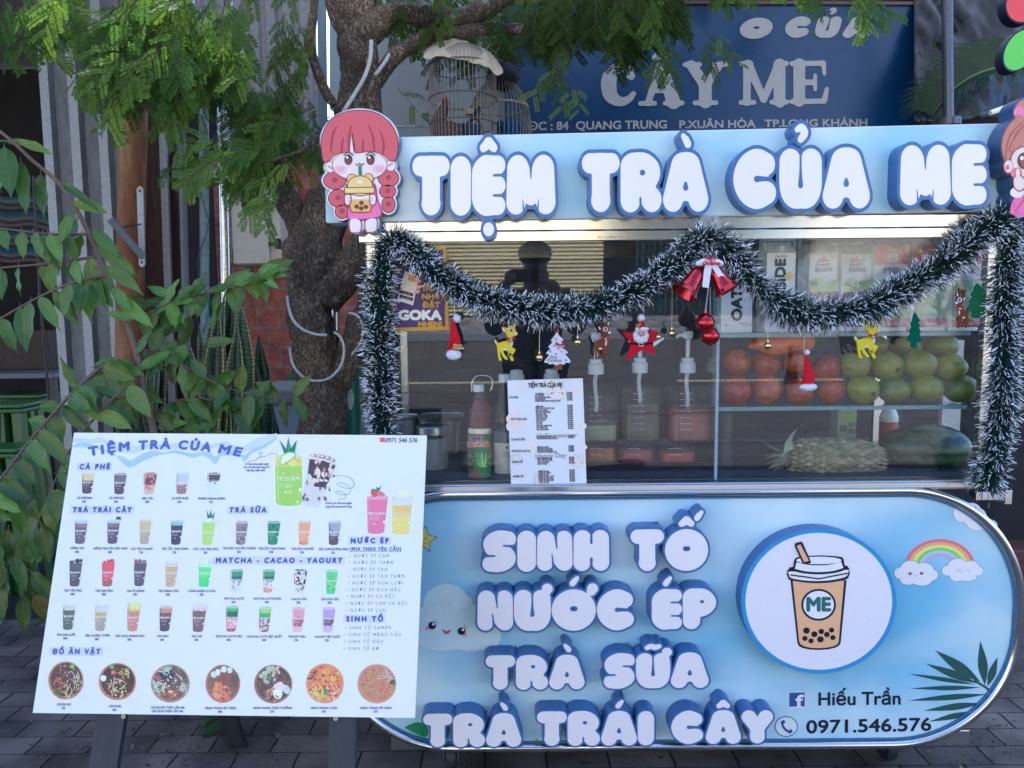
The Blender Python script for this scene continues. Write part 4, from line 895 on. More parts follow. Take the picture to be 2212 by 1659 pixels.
for (s_, xa, xb) in (('TIỆM', 612, 975), ('TRÀ', 1066, 1342), ('CỦA', 1428, 1710), ('ME', 1792, 1995)):
    xc = Z3(1290, 0)[0]; hw = Z3(1995, 0)[0] - xc
    pr.T(sM, s_, Z3(xa, 0)[0], Z3(xb, 0)[0], Z3(0, 226)[1], 17.5, TITLE, .0010, bold=1.6, shear=.1, space=1.35, arcfn=lambda x, y: (x + (y - 968) * (-.28) * (x - xc) / hw, y + 17 * ((x - xc) / hw) ** 2))
pr.build('printed_title', M_print, t)
def head(s_, Zf, xa, xb, yb, cap=10.2, col=HEAD, bold=1.1, shear=.12):
    pr = MB(); p, q = Zf(xa, yb), Zf(xb, yb); pr.P(sM, [(p[0] - 6, p[1] - cap - 4), (q[0] + 6, q[1] - cap - 4), (q[0] + 5, q[1] + 4), (p[0] - 7, p[1] + 4)], A(186, 198, 247), .0003)
    pr.T(sM, s_, p[0], q[0], p[1], cap, col, .0008, bold=bold, shear=shear, space=1.5); pr.build('printed_heading', M_print, t)
head('CÀ PHÊ', Z3, 514, 790, 415); head('TRÀ TRÁI CÂY', Z3, 453, 992, 812); head('TRÀ SỮA', Z4, 55, 395, 832); head('MATCHA - CACAO - YAOURT', Z4, -75, 1115, 1308); head('NƯỚC ÉP', Z4, 1198, 1550, 1122, shear=0)
head('SINH TỐ', Z6, 1155, 1495, 275, shear=0); head('ĐỒ ĂN VẶT', Z5, 265, 702, 570, col=A(86, 84, 186))
pr = MB()
def cap_t(Zf, x, y, s_, cap=4.7, sp=1.0, x2=None, col=TXT, bold=.28):
    p = Zf(x, y); pr.T(sM, s_, p[0], None if x2 is None else Zf(x2, y)[0], p[1], cap, col, .0006, bold=bold, fit=x2 is not None, space=sp)
def cc(Zf, x, y, s_, cap=4.7):
    vs, _, _ = text_mesh(s_); k = cap / CAPH * .86; wd = (max(v[0] for v in vs) - min(v[0] for v in vs)) * k; p = Zf(x, y)
    pr.T(sM, s_, p[0] - wd / 2, p[0] + wd / 2, p[1], cap, TXT, .0006, bold=.2)
for (Zf, x, y, a, c) in [
    (Z3, 557, 692, 'CÀ PHÊ ĐEN', '15K'), (Z3, 852, 692, 'CÀ PHÊ SỮA', '20k'), (Z3, 1140, 695, 'BẠC XỈU', '20K'), (Z3, 1436, 695, 'CÀ PHÊ MUỐI', '25K'), (Z3, 1728, 697, 'PHINDI HẠNH NHÂN', '27k'),
    (Z3, 492, 1155, 'HỒNG TRÀ', '20K'), (Z3, 797, 1157, 'HỒNG TRÀ TẮC MẬT ONG', '20K'), (Z3, 1084, 1160, 'LỤC TRÀ CHANH', '25k'), (Z3, 1390, 1160, 'TRÀ TẮC THÁI XANH', '25k'), (Z3, 1676, 1162, 'CÓC CÓC ĐÁC ĐÁC', '35k'),
    (Z4, 145, 1182, 'TRÀ SỮA TRUYỀN THỐNG', '25K'), (Z4, 450, 1184, 'TRÀ SỮA THÁI XANH', '25K'), (Z4, 740, 1187, 'TRÀ SỮA THÁI ĐỎ', '25k'), (Z4, 1032, 1191, 'SỮA TƯƠI ĐƯỜNG ĐEN', '25k'),
    (Z3, 452, 1545, 'TRÀ TẦM ĐÁC', '30K'), (Z3, 740, 1547, 'TRÀ DÂU ĐÁC', '30K'), (Z3, 1028, 1549, 'TRÀ ỔI HỒNG', '30K'), (Z3, 1330, 1549, 'TRÀ MÃNG CẦU', '30K'), (Z3, 1640, 1549, 'LONG NHÃN LÁ DỨA', '30k'),
    (Z6, 95, 72, 'MATCHA LATTE', '25K'), (Z6, 408, 72, 'MATCHA LATTE XOÀI', '30K'), (Z6, 707, 76, 'CACAO SỮA', '38K'), (Z6, 1000, 78, 'SÂM DỨA SỮA', '20K'),
    (Z5, 385, 404, 'TRÀ DƯA LƯỚI', '30K'), (Z5, 675, 411, 'TRÀ LÀI ĐÁC THƠM', '30K'), (Z5, 976, 415, 'TRÀ XOÀI CHANH DÂY', '30K'), (Z5, 1277, 417, 'TRÀ ĐÀO', '30k'), (Z5, 1592, 418, 'TRÀ VẢI', '30k'), (Z5, 1890, 418, 'MATCHA LATTE DÂU', '30K'),
    (Z6, 383, 430, 'MATCHA LATTE VIỆT QUẤT', '30K'), (Z6, 685, 430, 'YAOURT DÂU', '25k'), (Z6, 975, 432, 'YAOURT VIỆT QUẤT', '25k'),
    (Z5, 367, 1047, 'GỎI ĐU ĐỦ', '35k'), (Z5, 836, 1063, 'GỎI XOÀI', '40k'), (Z5, 1326, 1075, 'GỎI ĐU ĐỦ THẬP CẨM 40k', 'GỎI XOÀI THẬP CẨM 45k'), (Z5, 1812, 1080, 'BÁNH TRÁNG ĐỎ TRỘN', '30K'),
    (Z6, 458, 1103, 'BÁNH TRÁNG TRỘN THƯỜNG', '25K'), (Z6, 945, 1103, 'BÁNH TRÁNG CUỘN', '25K'), (Z6, 1433, 1103, 'BÁNH TRÁNG MỠ HÀNH', '25K')]:
    cc(Zf, x, y, a); cc(Zf, x - 4, y + 33, c)
for (x, y, s_) in [(310, 385, 'Vị chua chua ngọt ngọt'), (305, 415, 'của cóc kết hợp cùng với'), (300, 445, 'hạt đác mềm dẻo'), (1080, 754, 'Vị béo của sữa hoà quyện'), (1080, 787, 'cùng sốt cacao thơm lừng')]: cc(Z4, x, y, s_, 4.3)
cap_t(Z4, 1190, 1193, '(MIX THEO YÊU CẦU)', 7.0, 1.3, 1668, HEAD, .5); pr.Ln(sM, [Z4(1190, 1192 + 7), Z4(1668, 1203)], .8, HEAD, .0007)
pr.T(sM, '0971 546 576', Z4(1522, 0)[0], Z4(1822, 0)[0], Z4(0, 173)[1], 9.8, A(56, 60, 100), .0006, bold=.25, shear=.28)
for (Zf, x, x2, y, s_) in [(Z4, 1184, 1553, 1257, '• NƯỚC ÉP CAM'), (Z4, 1180, 1590, 1320, '• NƯỚC ÉP THƠM'), (Z4, 1177, 1538, 1384, '• NƯỚC ÉP TÁO'), (Z4, 1172, 1698, 1450, '• NƯỚC ÉP TÁO THƠM'), (Z4, 1168, 1685, 1513, '• NƯỚC ÉP DƯA LƯỚI'), (Z4, 1163, 1660, 1577, '• NƯỚC ÉP DƯA HẤU'), (Z4, 1158, 1608, 1640, '• NƯỚC ÉP CÀ RỐT'),
        (Z6, 1150, 1728, 122, '• NƯỚC ÉP CAM CÀ RỐT'), (Z6, 1148, 1522, 187, '• NƯỚC ÉP LỰU'), (Z6, 1140, 1575, 350, '• SINH TỐ SAMPO'), (Z6, 1136, 1665, 416, '• SINH TỐ MÃNG CẦU'), (Z6, 1132, 1497, 481, '• SINH TỐ DÂU'), (Z6, 1128, 1457, 547, '• SINH TỐ BƠ')]:
    cap_t(Zf, x, y, s_, 6.8, 1.5, x2, A(96, 106, 158), 0)
pr.build('printed_lettering', M_print, t)
pr = MB(); pr.P(sM, [Z4(*p) for p in ((1463, 140), (1475, 128), (1512, 126), (1522, 140), (1516, 148), (1520, 170), (1466, 172), (1470, 150))], A(214, 70, 84), .0006); pr.build('printed_phone', M_print, t)
# swirls and hearts
pr = MB(); pr.Ln(sM, bez2([Z4(*p) for p in ((215, 358), (290, 340), (350, 300), (362, 272), (350, 266), (342, 275), (338, 268), (330, 275), (345, 310), (400, 300), (440, 278), (490, 285), (515, 310))], 5), .9, TXT, .0006)
pr.Ln(sM, bez2([Z4(*p) for p in ((1025, 492), (1110, 487), (1190, 510), (1228, 560), (1200, 605), (1130, 600), (1065, 572), (1090, 555), (1160, 575), (1195, 620), (1160, 665), (1080, 660), (1050, 640), (1090, 632), (1140, 660), (1145, 695), (1070, 716))], 5), .9, TXT, .0006)
pr.E(sM, *Z4(1034, 492), 3, 2.6, TXT, .0007, 10); pr.build('printed_swirl', M_print, t)
# drinks
def cup(Zf, x0, y0, w, h, bands, top=None, pattern=None, logo=True, tilt=0.0, sx=.70, name='printed_drink'):
    pr = MB()
    def c(u, v):                        # u across 0..1, v down 0..1
        l = .04 + .02 * v; r_ = .96 + (sx - .96) * v
        return Zf(x0 + w * (l + (r_ - l) * u) + tilt * h * v, y0 + h * v - abs(tilt) * w * (u - .5) * 1.0 * (1 if tilt < 0 else -1) * .9)
    halo = A(214, 220, 250)
    pr.P(sM, [c(-.06, -.02), c(1.06, -.02), c(1.07, .9), c(.93, 1.0), c(.5, 1.035), c(.05, 1.0), c(-.06, .9)], halo, .0003)
    v0 = .07
    for (v1, col) in bands:
        if v1 >= .999:
            q = [c(0, v0), c(.33, v0 + .015), c(.66, v0 + .015), c(1, v0), c(1, .93), c(.9, .985), c(.5, 1.01), c(.1, .985), c(0, .93)]
        else: q = [c(0, v0), c(.33, v0 + .015), c(.66, v0 + .015), c(1, v0), c(1, v1), c(.66, v1 + .015), c(.33, v1 + .015), c(0, v1)]
        pr.P(sM, q, A(*col), .0006 + .00004 * bands.index((v1, col))); v0 = v1
    pr.P(sM, [c(-.03, .0), c(.3, -.02), (c(.7, -.02)), c(1.03, 0), c(1.0, .06), c(.6, .085), c(.3, .085), c(0, .06)], A(*(top or (178, 194, 230))), .0009)
    pr.P(sM, [c(.08, .0), c(.5, -.012), c(.92, .0), c(.88, .045), c(.5, .06), c(.1, .045)], A(*[min(255, int(q * .55 + .45 * bands[0][1][i])) for i, q in enumerate((200, 206, 225))]), .0010)
    for k in range(5): u = rnd.uniform(.15, .85); pr.E(sM, *c(u, rnd.uniform(-.015, .03)), w * .05 * .23, w * .04 * .23, A(*[min(250, q + rnd.randint(10, 60)) for q in bands[0][1]]), .0011, 8)
    for (u, v, ru, rv, col) in (pattern or []):
        p = c(u, v); pr.E(sM, p[0], p[1], ru * w * .23, rv * w * .23, A(*col), .00112 + rnd.random() * .0001, 9, rot=rnd.uniform(-.6, .6))
    if logo:
        L_ = A(214, 218, 240); p, q = c(.06, .42), c(.92, .41); pr.T(sM, 'Tiệm Trà Của Me', p[0], q[0], p[1] + h * .012, h * .23 * .055, L_, .0013, bold=.25)
        p, q = c(.10, .50), c(.75, .49); pr.Ln(sM, [p, q], .5, L_, .0013)
        p, q = c(.14, .58), c(.62, .57); pr.T(sM, 'Hiếu Trần', p[0], q[0], p[1], h * .23 * .03, L_, .0013); p, q = c(.14, .63), c(.66, .62); pr.T(sM, '0971.546.576', p[0], q[0], p[1], h * .23 * .028, L_, .0013)
        p = c(.38, .74); pr.E(sM, p[0], p[1], h * .23 * .03, h * .23 * .028, L_, .0013, 10, arc=(180, 360)); pr.E(sM, *c(.93, .68), w * .23 * .05, w * .23 * .07, L_, .0013, 8)
    # shine down the side
    pr.P(sM, [c(.05, .1), c(.1, .1), c(.12, .9), c(.07, .88)], A(*[min(240, q + 26) for q in bands[-1][1]]), .00125)
    o = pr.build(name, M_print, t); return o, c
def spots(n, col, v0=.15, v1=.95, s0=.03, s1=.06, jit=25):
    return [(rnd.uniform(.1, .9), rnd.uniform(v0, v1), rnd.uniform(s0, s1), rnd.uniform(s0, s1) * 1.2, tuple(max(5, min(245, q + rnd.randint(-jit, jit))) for q in col)) for _ in range(n)]
def garnish(pts_list):
    pr = MB()
    for (Zf, pts, col, h) in pts_list: pr.P(sM, [Zf(*p) for p in pts], A(*col), h)
    pr.build('printed_garnish', M_print, t)
cup(Z3, 528, 452, 128, 190, [(.36, (204, 190, 140)), (1, (76, 70, 98))])
cup(Z3, 825, 455, 130, 192, [(.40, (108, 104, 124)), (1, (82, 76, 102))])
cup(Z3, 1097, 450, 137, 198, [(.55, (104, 70, 84)), (1, (196, 170, 168))], pattern=spots(16, (196, 120, 100), .05, .75, .05, .12), logo=False)
cup(Z3, 1398, 452, 132, 193, [(.55, (176, 190, 228)), (1, (150, 112, 116))])
cup(Z3, 1685, 452, 132, 193, [(.36, (78, 74, 92)), (1, (188, 214, 226))], pattern=spots(8, (130, 140, 160), .35, .5, .04, .09), logo=False)
cup(Z3, 462, 885, 133, 220, [(.14, (176, 190, 226)), (.30, (132, 118, 130)), (1, (98, 90, 122))])
cup(Z3, 762, 882, 131, 222, [(.14, (176, 190, 226)), (.30, (122, 110, 126)), (1, (88, 82, 114))]); garnish([(Z3, [(845, 880), (850, 858), (870, 850), (890, 860), (893, 882)], (46, 100, 70), .0014)])
cup(Z3, 1060, 885, 122, 222, [(.5, (186, 178, 140)), (1, (166, 158, 148))])
cup(Z3, 1348, 888, 128, 225, [(.2, (130, 186, 190)), (1, (62, 66, 98))])
cup(Z3, 1635, 900, 137, 216, [(1, (164, 214, 96))], pattern=spots(10, (190, 226, 130)))
garnish([(Z3, [(1690, 870), (1686, 795), (1708, 850), (1722, 790), (1733, 850), (1762, 806), (1742, 880)], (30, 126, 96), .0014), (Z3, closed2([(1675, 900), (1695, 872), (1738, 866), (1730, 890), (1695, 908)], 4), (206, 226, 200), .0016)])
cup(Z4, 105, 917, 130, 222, [(1, (132, 130, 148))], pattern=spots(34, (90, 84, 98)))
cup(Z4, 405, 917, 135, 222, [(1, (46, 140, 110))], pattern=spots(22, (26, 96, 84)))
cup(Z4, 697, 917, 131, 222, [(1, (224, 154, 116))], pattern=spots(10, (186, 110, 84), .85, .97))
cup(Z4, 980, 917, 132, 224, [(.6, (150, 158, 184)), (1, (86, 82, 100))], pattern=spots(26, (84, 80, 98), .3, .95))
cup(Z3, 413, 1262, 132, 236, [(.3, (88, 86, 108)), (1, (84, 78, 104))], pattern=spots(12, (50, 46, 60), -.02, .05, .06, .12))
cup(Z3, 712, 1262, 135, 236, [(.75, (204, 76, 100)), (1, (150, 96, 96))], pattern=spots(14, (220, 60, 66), -.03, .06, .06, .12))
cup(Z3, 1008, 1262, 132, 232, [(1, (84, 80, 112))], pattern=spots(10, (130, 90, 110), -.02, .06, .06, .1))
cup(Z3, 1297, 1270, 131, 230, [(.18, (190, 200, 215)), (.5, (196, 166, 120)), (1, (186, 160, 140))])
cup(Z3, 1603, 1270, 138, 232, [(.2, (196, 224, 226)), (.55, (100, 220, 130)), (1, (70, 214, 120))], pattern=spots(14, (200, 226, 224), -.02, .12, .08, .14))
cup(Z4, 57, 1372, 130, 218, [(.28, (62, 150, 108)), (.48, (54, 104, 108)), (1, (198, 210, 226))], pattern=spots(14, (120, 140, 150), .5, .95))
cup(Z4, 362, 1372, 128, 218, [(.28, (64, 156, 104)), (.48, (60, 108, 116)), (.8, (206, 212, 236)), (1, (206, 140, 140))], pattern=spots(10, (110, 100, 110), .5, .8))
cup(Z4, 655, 1374, 136, 228, [(.6, (60, 52, 66)), (1, (200, 206, 228))], pattern=spots(34, (196, 196, 214), .05, .6, .04, .12) + spots(14, (90, 84, 96), .55, .9), logo=False)
cup(Z4, 955, 1376, 127, 228, [(1, (96, 206, 126))], pattern=spots(22, (70, 176, 110)))
cup(Z5, 352, 120, 130, 228, [(.2, (190, 204, 190)), (1, (86, 104, 100))])
cup(Z5, 648, 122, 130, 238, [(.26, (190, 204, 222)), (.5, (186, 170, 112)), (1, (158, 154, 142))])
cup(Z5, 945, 130, 135, 232, [(.2, (200, 180, 130)), (1, (186, 130, 122))], pattern=spots(16, (222, 210, 140), -.06, .1, .08, .16))
cup(Z5, 1243, 132, 132, 230, [(.25, (186, 140, 130)), (.5, (120, 84, 96)), (1, (86, 70, 98))])
cup(Z5, 1547, 132, 143, 236, [(.16, (186, 190, 216)), (1, (120, 94, 106))], pattern=spots(6, (206, 206, 220), -.02, .08, .12, .2))
cup(Z5, 1855, 130, 133, 236, [(.2, (70, 180, 110)), (.48, (38, 110, 88)), (1, (206, 130, 164))], pattern=spots(26, (225, 180, 204), .5, .85, .05, .1) + spots(10, (120, 60, 84), .88, .97))
cup(Z6, 325, 142, 130, 234, [(.24, (142, 204, 112)), (.44, (74, 170, 92)), (1, (120, 96, 118))], pattern=spots(26, (196, 190, 210), .5, .95, .05, .1))
cup(Z6, 638, 146, 134, 232, [(.45, (216, 140, 178)), (.75, (156, 90, 116)), (1, (220, 170, 206))], pattern=spots(20, (180, 100, 130), .4, .75))
cup(Z6, 925, 146, 133, 232, [(.45, (170, 140, 222)), (.72, (106, 84, 120)), (1, (184, 164, 234))], pattern=spots(20, (120, 90, 130), .4, .75))
cup(Z4, 470, 300, 280, 470, [(.2, (196, 206, 110)), (1, (146, 200, 74))], pattern=spots(16, (170, 214, 104)) + spots(12, (206, 190, 110), .05, .16, .06, .12), sx=.94, top=(186, 210, 190))
garnish([(Z4, [(575, 300), (522, 148), (585, 235), (605, 126), (630, 230), (687, 150), (660, 300)], (30, 122, 92), .0014), (Z4, [(600, 128), (606, 126), (618, 290), (606, 290)], (70, 160, 120), .0016), (Z4, closed2([(525, 370), (545, 300), (610, 264), (672, 275), (660, 320), (600, 360), (545, 388)], 4), (140, 200, 110), .0018), (Z4, closed2([(535, 365), (553, 305), (610, 273), (660, 282), (648, 316), (596, 352), (548, 378)], 4), (214, 228, 210), .0020)])
pr = MB()
pr.P(sM, [Z4(*p) for p in ((800, 310), (935, 330), (1070, 380), (1000, 520), (900, 765), (870, 785), (760, 765), (728, 730), (770, 520))], A(190, 196, 220), .0006)
pr.P(sM, [Z4(*p) for p in ((806, 330), (935, 345), (1050, 390), (985, 540), (950, 600), (850, 590), (830, 500), (790, 470))], A(66, 54, 70), .0008)
for k in range(46):
    u, v = rnd.random(), rnd.random(); x = 800 + 235 * u - 60 * v; y = 310 + 60 * u + 400 * v; dk = v > .42
    pr.P(sM, closed2([Z4(x + rnd.uniform(5, 26) * math.cos(a) * .8, y + rnd.uniform(8, 34) * math.sin(a)) for a in (0, 1.1, 2.2, 3.3, 4.4, 5.4)], 3), A(*((100, 92, 112) if dk and rnd.random() < .45 else (206, 196, 206) if rnd.random() < .8 else (150, 120, 124))), .0010 + k * 2e-6)
pr.P(sM, bez2([Z4(*p) for p in ((795, 318), (935, 345), (1068, 388))], 5) + bez2([Z4(*p) for p in ((1072, 376), (935, 330), (800, 300))], 5), A(206, 206, 224), .0013)
for (x, y) in ((845, 300), (895, 305), (930, 310), (980, 320), (1020, 345)): pr.E(sM, *Z4(x, y), 7, 5, A(150, 140, 160), .0012, 10); pr.E(sM, *Z4(x - 6, y - 6), 3.5, 2.5, A(206, 204, 222), .0014, 10)
p, q = Z4(835, 535), Z4(975, 545); pr.T(sM, 'Trà Của Me', p[0], q[0], p[1], 5.2, A(214, 216, 238), .0015, bold=.5, slope=2); pr.build('printed_drink', M_print, t)
cup(Z4, 1340, 684, 215, 352, [(1, (204, 104, 158))], sx=.78, top=(206, 150, 190)); garnish([(Z4, closed2([(1385, 640), (1420, 628), (1450, 650), (1440, 684), (1400, 684)], 3), (196, 60, 80), .0014), (Z4, closed2([(1455, 636), (1490, 640), (1520, 676), (1470, 680), (1445, 660)], 3), (226, 100, 110), .0015), (Z4, [(1438, 632), (1436, 585), (1455, 610), (1482, 575), (1470, 615), (1448, 640)], (46, 110, 80), .0016), (Z4, [(1440, 632), (1380, 636), (1395, 612), (1425, 612)], (70, 140, 100), .0017)])
cup(Z4, 1572, 684, 220, 358, [(.22, (190, 206, 226)), (.5, (232, 184, 100)), (1, (232, 202, 96))], sx=.78, top=(196, 196, 226)); garnish([(Z4, closed2([(1645, 670), (1660, 630), (1720, 616), (1755, 640), (1750, 680), (1690, 684)], 3), (232, 222, 190), .0014)])
# bowls of food
def bowl(Zf, x, y, rx, ry, rim, soup, bits, kraft=True):
    pr = MB(); k = .232
    pr.E(sM, *Zf(x, y), rx * k, ry * k, A(214, 200, 204), .0004, 40)
    pr.E(sM, *Zf(x, y), rx * k * .97, ry * k * .97, A(*rim), .0006, 40); pr.E(sM, *Zf(x + 4, y - 6), rx * k * .87, ry * k * .87, A(*soup), .0008, 40)
    i = 0
    for (n, kind, col, s0, s1, cx, cy, sp) in bits:
        for _ in range(n):
            a = rnd.uniform(0, 6.283); rr = sp * math.sqrt(rnd.random()); px, py = cx + rr * math.cos(a), cy + rr * math.sin(a)
            if math.hypot(px, py) > .86: continue
            c = tuple(max(5, min(240, q + rnd.randint(-28, 28))) for q in col); X, Y = Zf(x + px * rx, y + py * ry); s_ = rnd.uniform(s0, s1); i += 1
            if kind == 'o': pr.E(sM, X, Y, s_, s_ * rnd.uniform(.5, .9), A(*c), .0010 + i * 3e-6, 9, rot=rnd.uniform(0, 3))
            else:
                an = rnd.uniform(0, 3.14); dx, dy = s_ * math.cos(an), s_ * math.sin(an); pr.Ln(sM, bez2([(X - dx, Y - dy), (X + dy * .25, Y - dx * .25), (X + dx, Y + dy)], 3), rnd.uniform(.8, 1.7), A(*c), .0010 + i * 3e-6)
    pr.build('printed_dish', M_print, t)
bowl(Z5, 385, 815, 168, 182, (170, 116, 92), (86, 62, 58), [(70, '-', (110, 84, 70), 3, 9, 0, 0, .85), (26, 'o', (206, 170, 160), 1.2, 2.4, 0, -.2, .6), (22, '-', (200, 190, 160), 5, 11, .7, 0, .4), (16, '-', (196, 96, 70), 3, 7, -.4, .2, .35), (14, '-', (196, 206, 150), 4, 9, .15, .6, .3), (4, 'o', (110, 190, 80), 4, 6, .38, -.72, .04), (10, 'o', (60, 110, 70), 2, 4, -.5, .6, .2)])
bowl(Z5, 860, 825, 178, 178, (172, 118, 96), (74, 56, 56), [(80, '-', (90, 66, 62), 3, 8, 0, .1, .85), (28, 'o', (206, 176, 160), 1.4, 3, .1, .4, .55), (8, 'o', (210, 84, 74), 3, 4.5, -.15, -.45, .12), (16, '-', (206, 190, 110), 3, 8, .35, -.4, .25), (5, 'o', (110, 180, 90), 3.5, 5, -.3, -.75, .06), (3, 'o', (206, 214, 226), 7, 7.6, -.72, -.18, .02), (14, '-', (200, 190, 140), 6, 13, 0, .3, .5)])
bowl(Z5, 1348, 843, 185, 182, (150, 130, 120), (96, 86, 84), [(60, '-', (120, 100, 96), 3, 8, 0, 0, .85), (50, '-', (186, 206, 190), 5, 10, -.7, .2, .4), (34, '-', (190, 206, 186), 4, 10, -.3, -.75, .3), (26, '-', (180, 200, 176), 4, 10, .75, .2, .35), (20, 'o', (60, 56, 96), 2, 5, -.15, -.35, .35), (34, '-', (190, 100, 88), 3, 8, 0, .55, .4), (30, 'o', (206, 190, 180), 1.6, 3.2, .15, .05, .6), (8, 'o', (70, 150, 90), 3, 5, .4, -.75, .06), (8, 'o', (190, 70, 80), 2, 4, -.65, -.25, .15)])
bowl(Z5, 1832, 845, 165, 182, (156, 108, 88), (130, 92, 84), [(60, '-', (130, 76, 90), 3, 8, .3, -.25, .55), (46, 'o', (206, 124, 90), 3, 6, -.1, .45, .5), (4, 'o', (184, 204, 226), 7, 7.4, -.5, -.45, .03), (4, 'o', (188, 206, 226), 7, 7.6, -.26, -.56, .03), (4, 'o', (188, 206, 226), 7, 7.4, .06, -.72, .02), (4, 'o', (190, 206, 226), 7, 7.4, .4, -.7, .02), (20, '-', (70, 96, 80), 3, 8, .75, -.1, .3)])
bowl(Z6, 463, 868, 182, 185, (140, 104, 96), (84, 70, 66), [(80, '-', (120, 98, 86), 4, 10, 0, 0, .8), (18, 'o', (180, 176, 180), 4, 8, -.2, -.5, .5), (8, 'o', (200, 210, 232), 8, 13, .35, .35, .35), (20, 'o', (170, 130, 100), 2, 5, -.1, .6, .4), (6, 'o', (80, 140, 100), 3, 6, -.2, -.25, .1)])
bowl(Z6, 950, 862, 180, 190, (206, 130, 96), (206, 130, 84), [(70, 'o', (214, 110, 70), 3, 8, 0, -.3, .8), (40, 'o', (220, 160, 76), 3, 7, .3, -.4, .55), (40, '-', (206, 196, 110), 7, 14, -.4, .45, .35), (26, '-', (60, 76, 84), 5, 10, -.75, -.45, .3), (18, '-', (226, 206, 190), 5, 12, .4, .5, .4), (40, 'o', (190, 70, 56), 2, 4, 0, 0, .85), (6, 'o', (70, 150, 80), 4, 6, .02, .4, .08)])
bowl(Z6, 1440, 865, 185, 188, (186, 136, 112), (178, 128, 104), [(200, '-', (196, 144, 110), 2, 6, 0, 0, .88), (60, 'o', (140, 120, 96), 1, 2.4, 0, -.1, .8), (50, '-', (206, 110, 90), 2, 6, 0, .2, .85), (10, '-', (220, 200, 190), 5, 12, .5, -.4, .3), (6, 'o', (60, 90, 70), 3, 6, .8, -.1, .08)])
# ---------------------------------------------------------------- things in and on the glass cabinet
class Cyl:                        # upright round surface, for labels on bottles
    def __init__(s, x, y, r): s.x, s.y, s.r = x, y, r; s.n = Vector((0, -1, 0))
    def w(s, px, py, h=0.0):
        d = ray(px, py); ox, oy = CAM.x - s.x, CAM.y - s.y; r = s.r + h
        a = d.x * d.x + d.y * d.y; b = 2 * (ox * d.x + oy * d.y); c = ox * ox + oy * oy - r * r
        q = b * b - 4 * a * c
        t = (-b - math.sqrt(q)) / (2 * a) if q > 0 else -b / (2 * a)
        return CAM + d * t
def gz(x, y): return (829.5 + x * .2396, 656.7 + y * .2396)         # zoom over the left of the glass
def gy(x, y): return (1209.7 + x * .2396, 656.7 + y * .2396)        # middle
def gx(x, y): return (1434.4 + x * .3646, 466.6 + y * .3646)        # right
DECK = zg0 + .003
M_clear = glass('clear_plastic', (.93, .95, .94), 1.4, .04, haze=.012)
M_film = glass('plastic_film', (.97, .97, .97), 1.7, .12, haze=.2)
M_wplast = mat('white_plastic', (.62, .64, .64), .4, var=.04)
def liquid(name, col): return mat(name, col, .25, var=.15, scale=12, spec=.3)
def pxr(px, Y): return px * (Y / FPX)                                # picture length to metres at distance Y

# juice bottles
def bottle(x, Yb, zb, H, r, name, label, cat, body, capm, fill=None, fillz=0, grp=None):
    t = thing(name, label, cat, (x, Yb, zb), grp)
    b = MB(); b.lathe([(r * .8, 0), (r, .006), (r, H * .52), (r * .93, H * .60), (r * .62, H * .74), (r * .42, H * .86), (r * .40, H * .93)], (x, Yb, zb), 30); b.build('glass_body', body, t)
    b = MB(); b.lathe([(r * .47, H * .92), (r * .49, H * .925), (r * .49, H * .995), (r * .44, H)], (x, Yb, zb), 24); b.build('cap', capm, t)
    if fill: b = MB(); b.lathe([(r * .76, .004), (r * .93, .008), (r * .93, fillz)], (x, Yb, zb), 26); b.build('juice', fill, t)
    return t
p = onY(1036.5, 1045, 2.10); H_ = onY(1027, 830, 2.10).z - DECK; rB = pxr(26, 2.08)
t = bottle(p.x, 2.10, DECK, H_, rB, 'juice_bottle', 'glass bottle with white cap and green pineapple label', 'bottle', M_clear, M_wplast, liquid('green_juice', (.10, .2, .06)), H_ * .3)
cy = Cyl(p.x, 2.10, rB + .0012); pr = MB()
def cq(c, x0, x1, y0, y1, col, h):
    n = 12; pts = [(x0 + (x1 - x0) * i / n, y0 + 1.5 * math.sin(3.14 * i / n)) for i in range(n + 1)] + [(x1 - (x1 - x0) * i / n, y1 + 1.8 * math.sin(3.14 * i / n)) for i in range(n + 1)]
    for i in range(n): pr.P(c, [pts[i], pts[i + 1], pts[2 * n + 1 - i - 1], pts[2 * n + 1 - i]], col, h)
xA, xB = 1011.5, 1061.5
cq(cy, xA, xB, 925, 1042, A(210, 214, 214), .0); cq(cy, xA, xB, 936, 1038, A(52, 128, 74), .0004); cq(cy, xA, xB, 936, 938, A(150, 60, 60), .0006)
pr.T(cy, 'TRINH', gz(762, 0)[0], gz(886, 0)[0], gz(0, 1232)[1], 9, A(206, 190, 210), .0007, bold=1.5); pr.T(cy, 'TRINH', gz(762, 0)[0], gz(886, 0)[0], gz(0, 1232)[1], 9, A(110, 30, 110), .0011, bold=.7)
pr.T(cy, 'ỐNG SÂM DỨA', gz(752, 0)[0], gz(950, 0)[0], gz(0, 1286)[1], 8.4, A(220, 214, 214), .0007, bold=1.5, slope=-1); pr.T(cy, 'ỐNG SÂM DỨA', gz(752, 0)[0], gz(950, 0)[0], gz(0, 1286)[1], 8.4, A(200, 50, 56), .0011, bold=.5, slope=-1)
for k in range(26): a = rnd.uniform(-2.9, -.25); l = rnd.uniform(60, 170); x0, y0 = 895, 1470; pr.Ln(cy, [gz(x0 + rnd.uniform(-30, 30), y0), gz(x0 + l * .6 * math.cos(a), y0 + l * .7 * math.sin(a)), gz(x0 + l * math.cos(a) * .8, y0 + l * math.sin(a))], [2.2, 1.8, .5], A(*rnd.choice([(110, 190, 90), (150, 214, 130), (70, 150, 70)])), .0008)
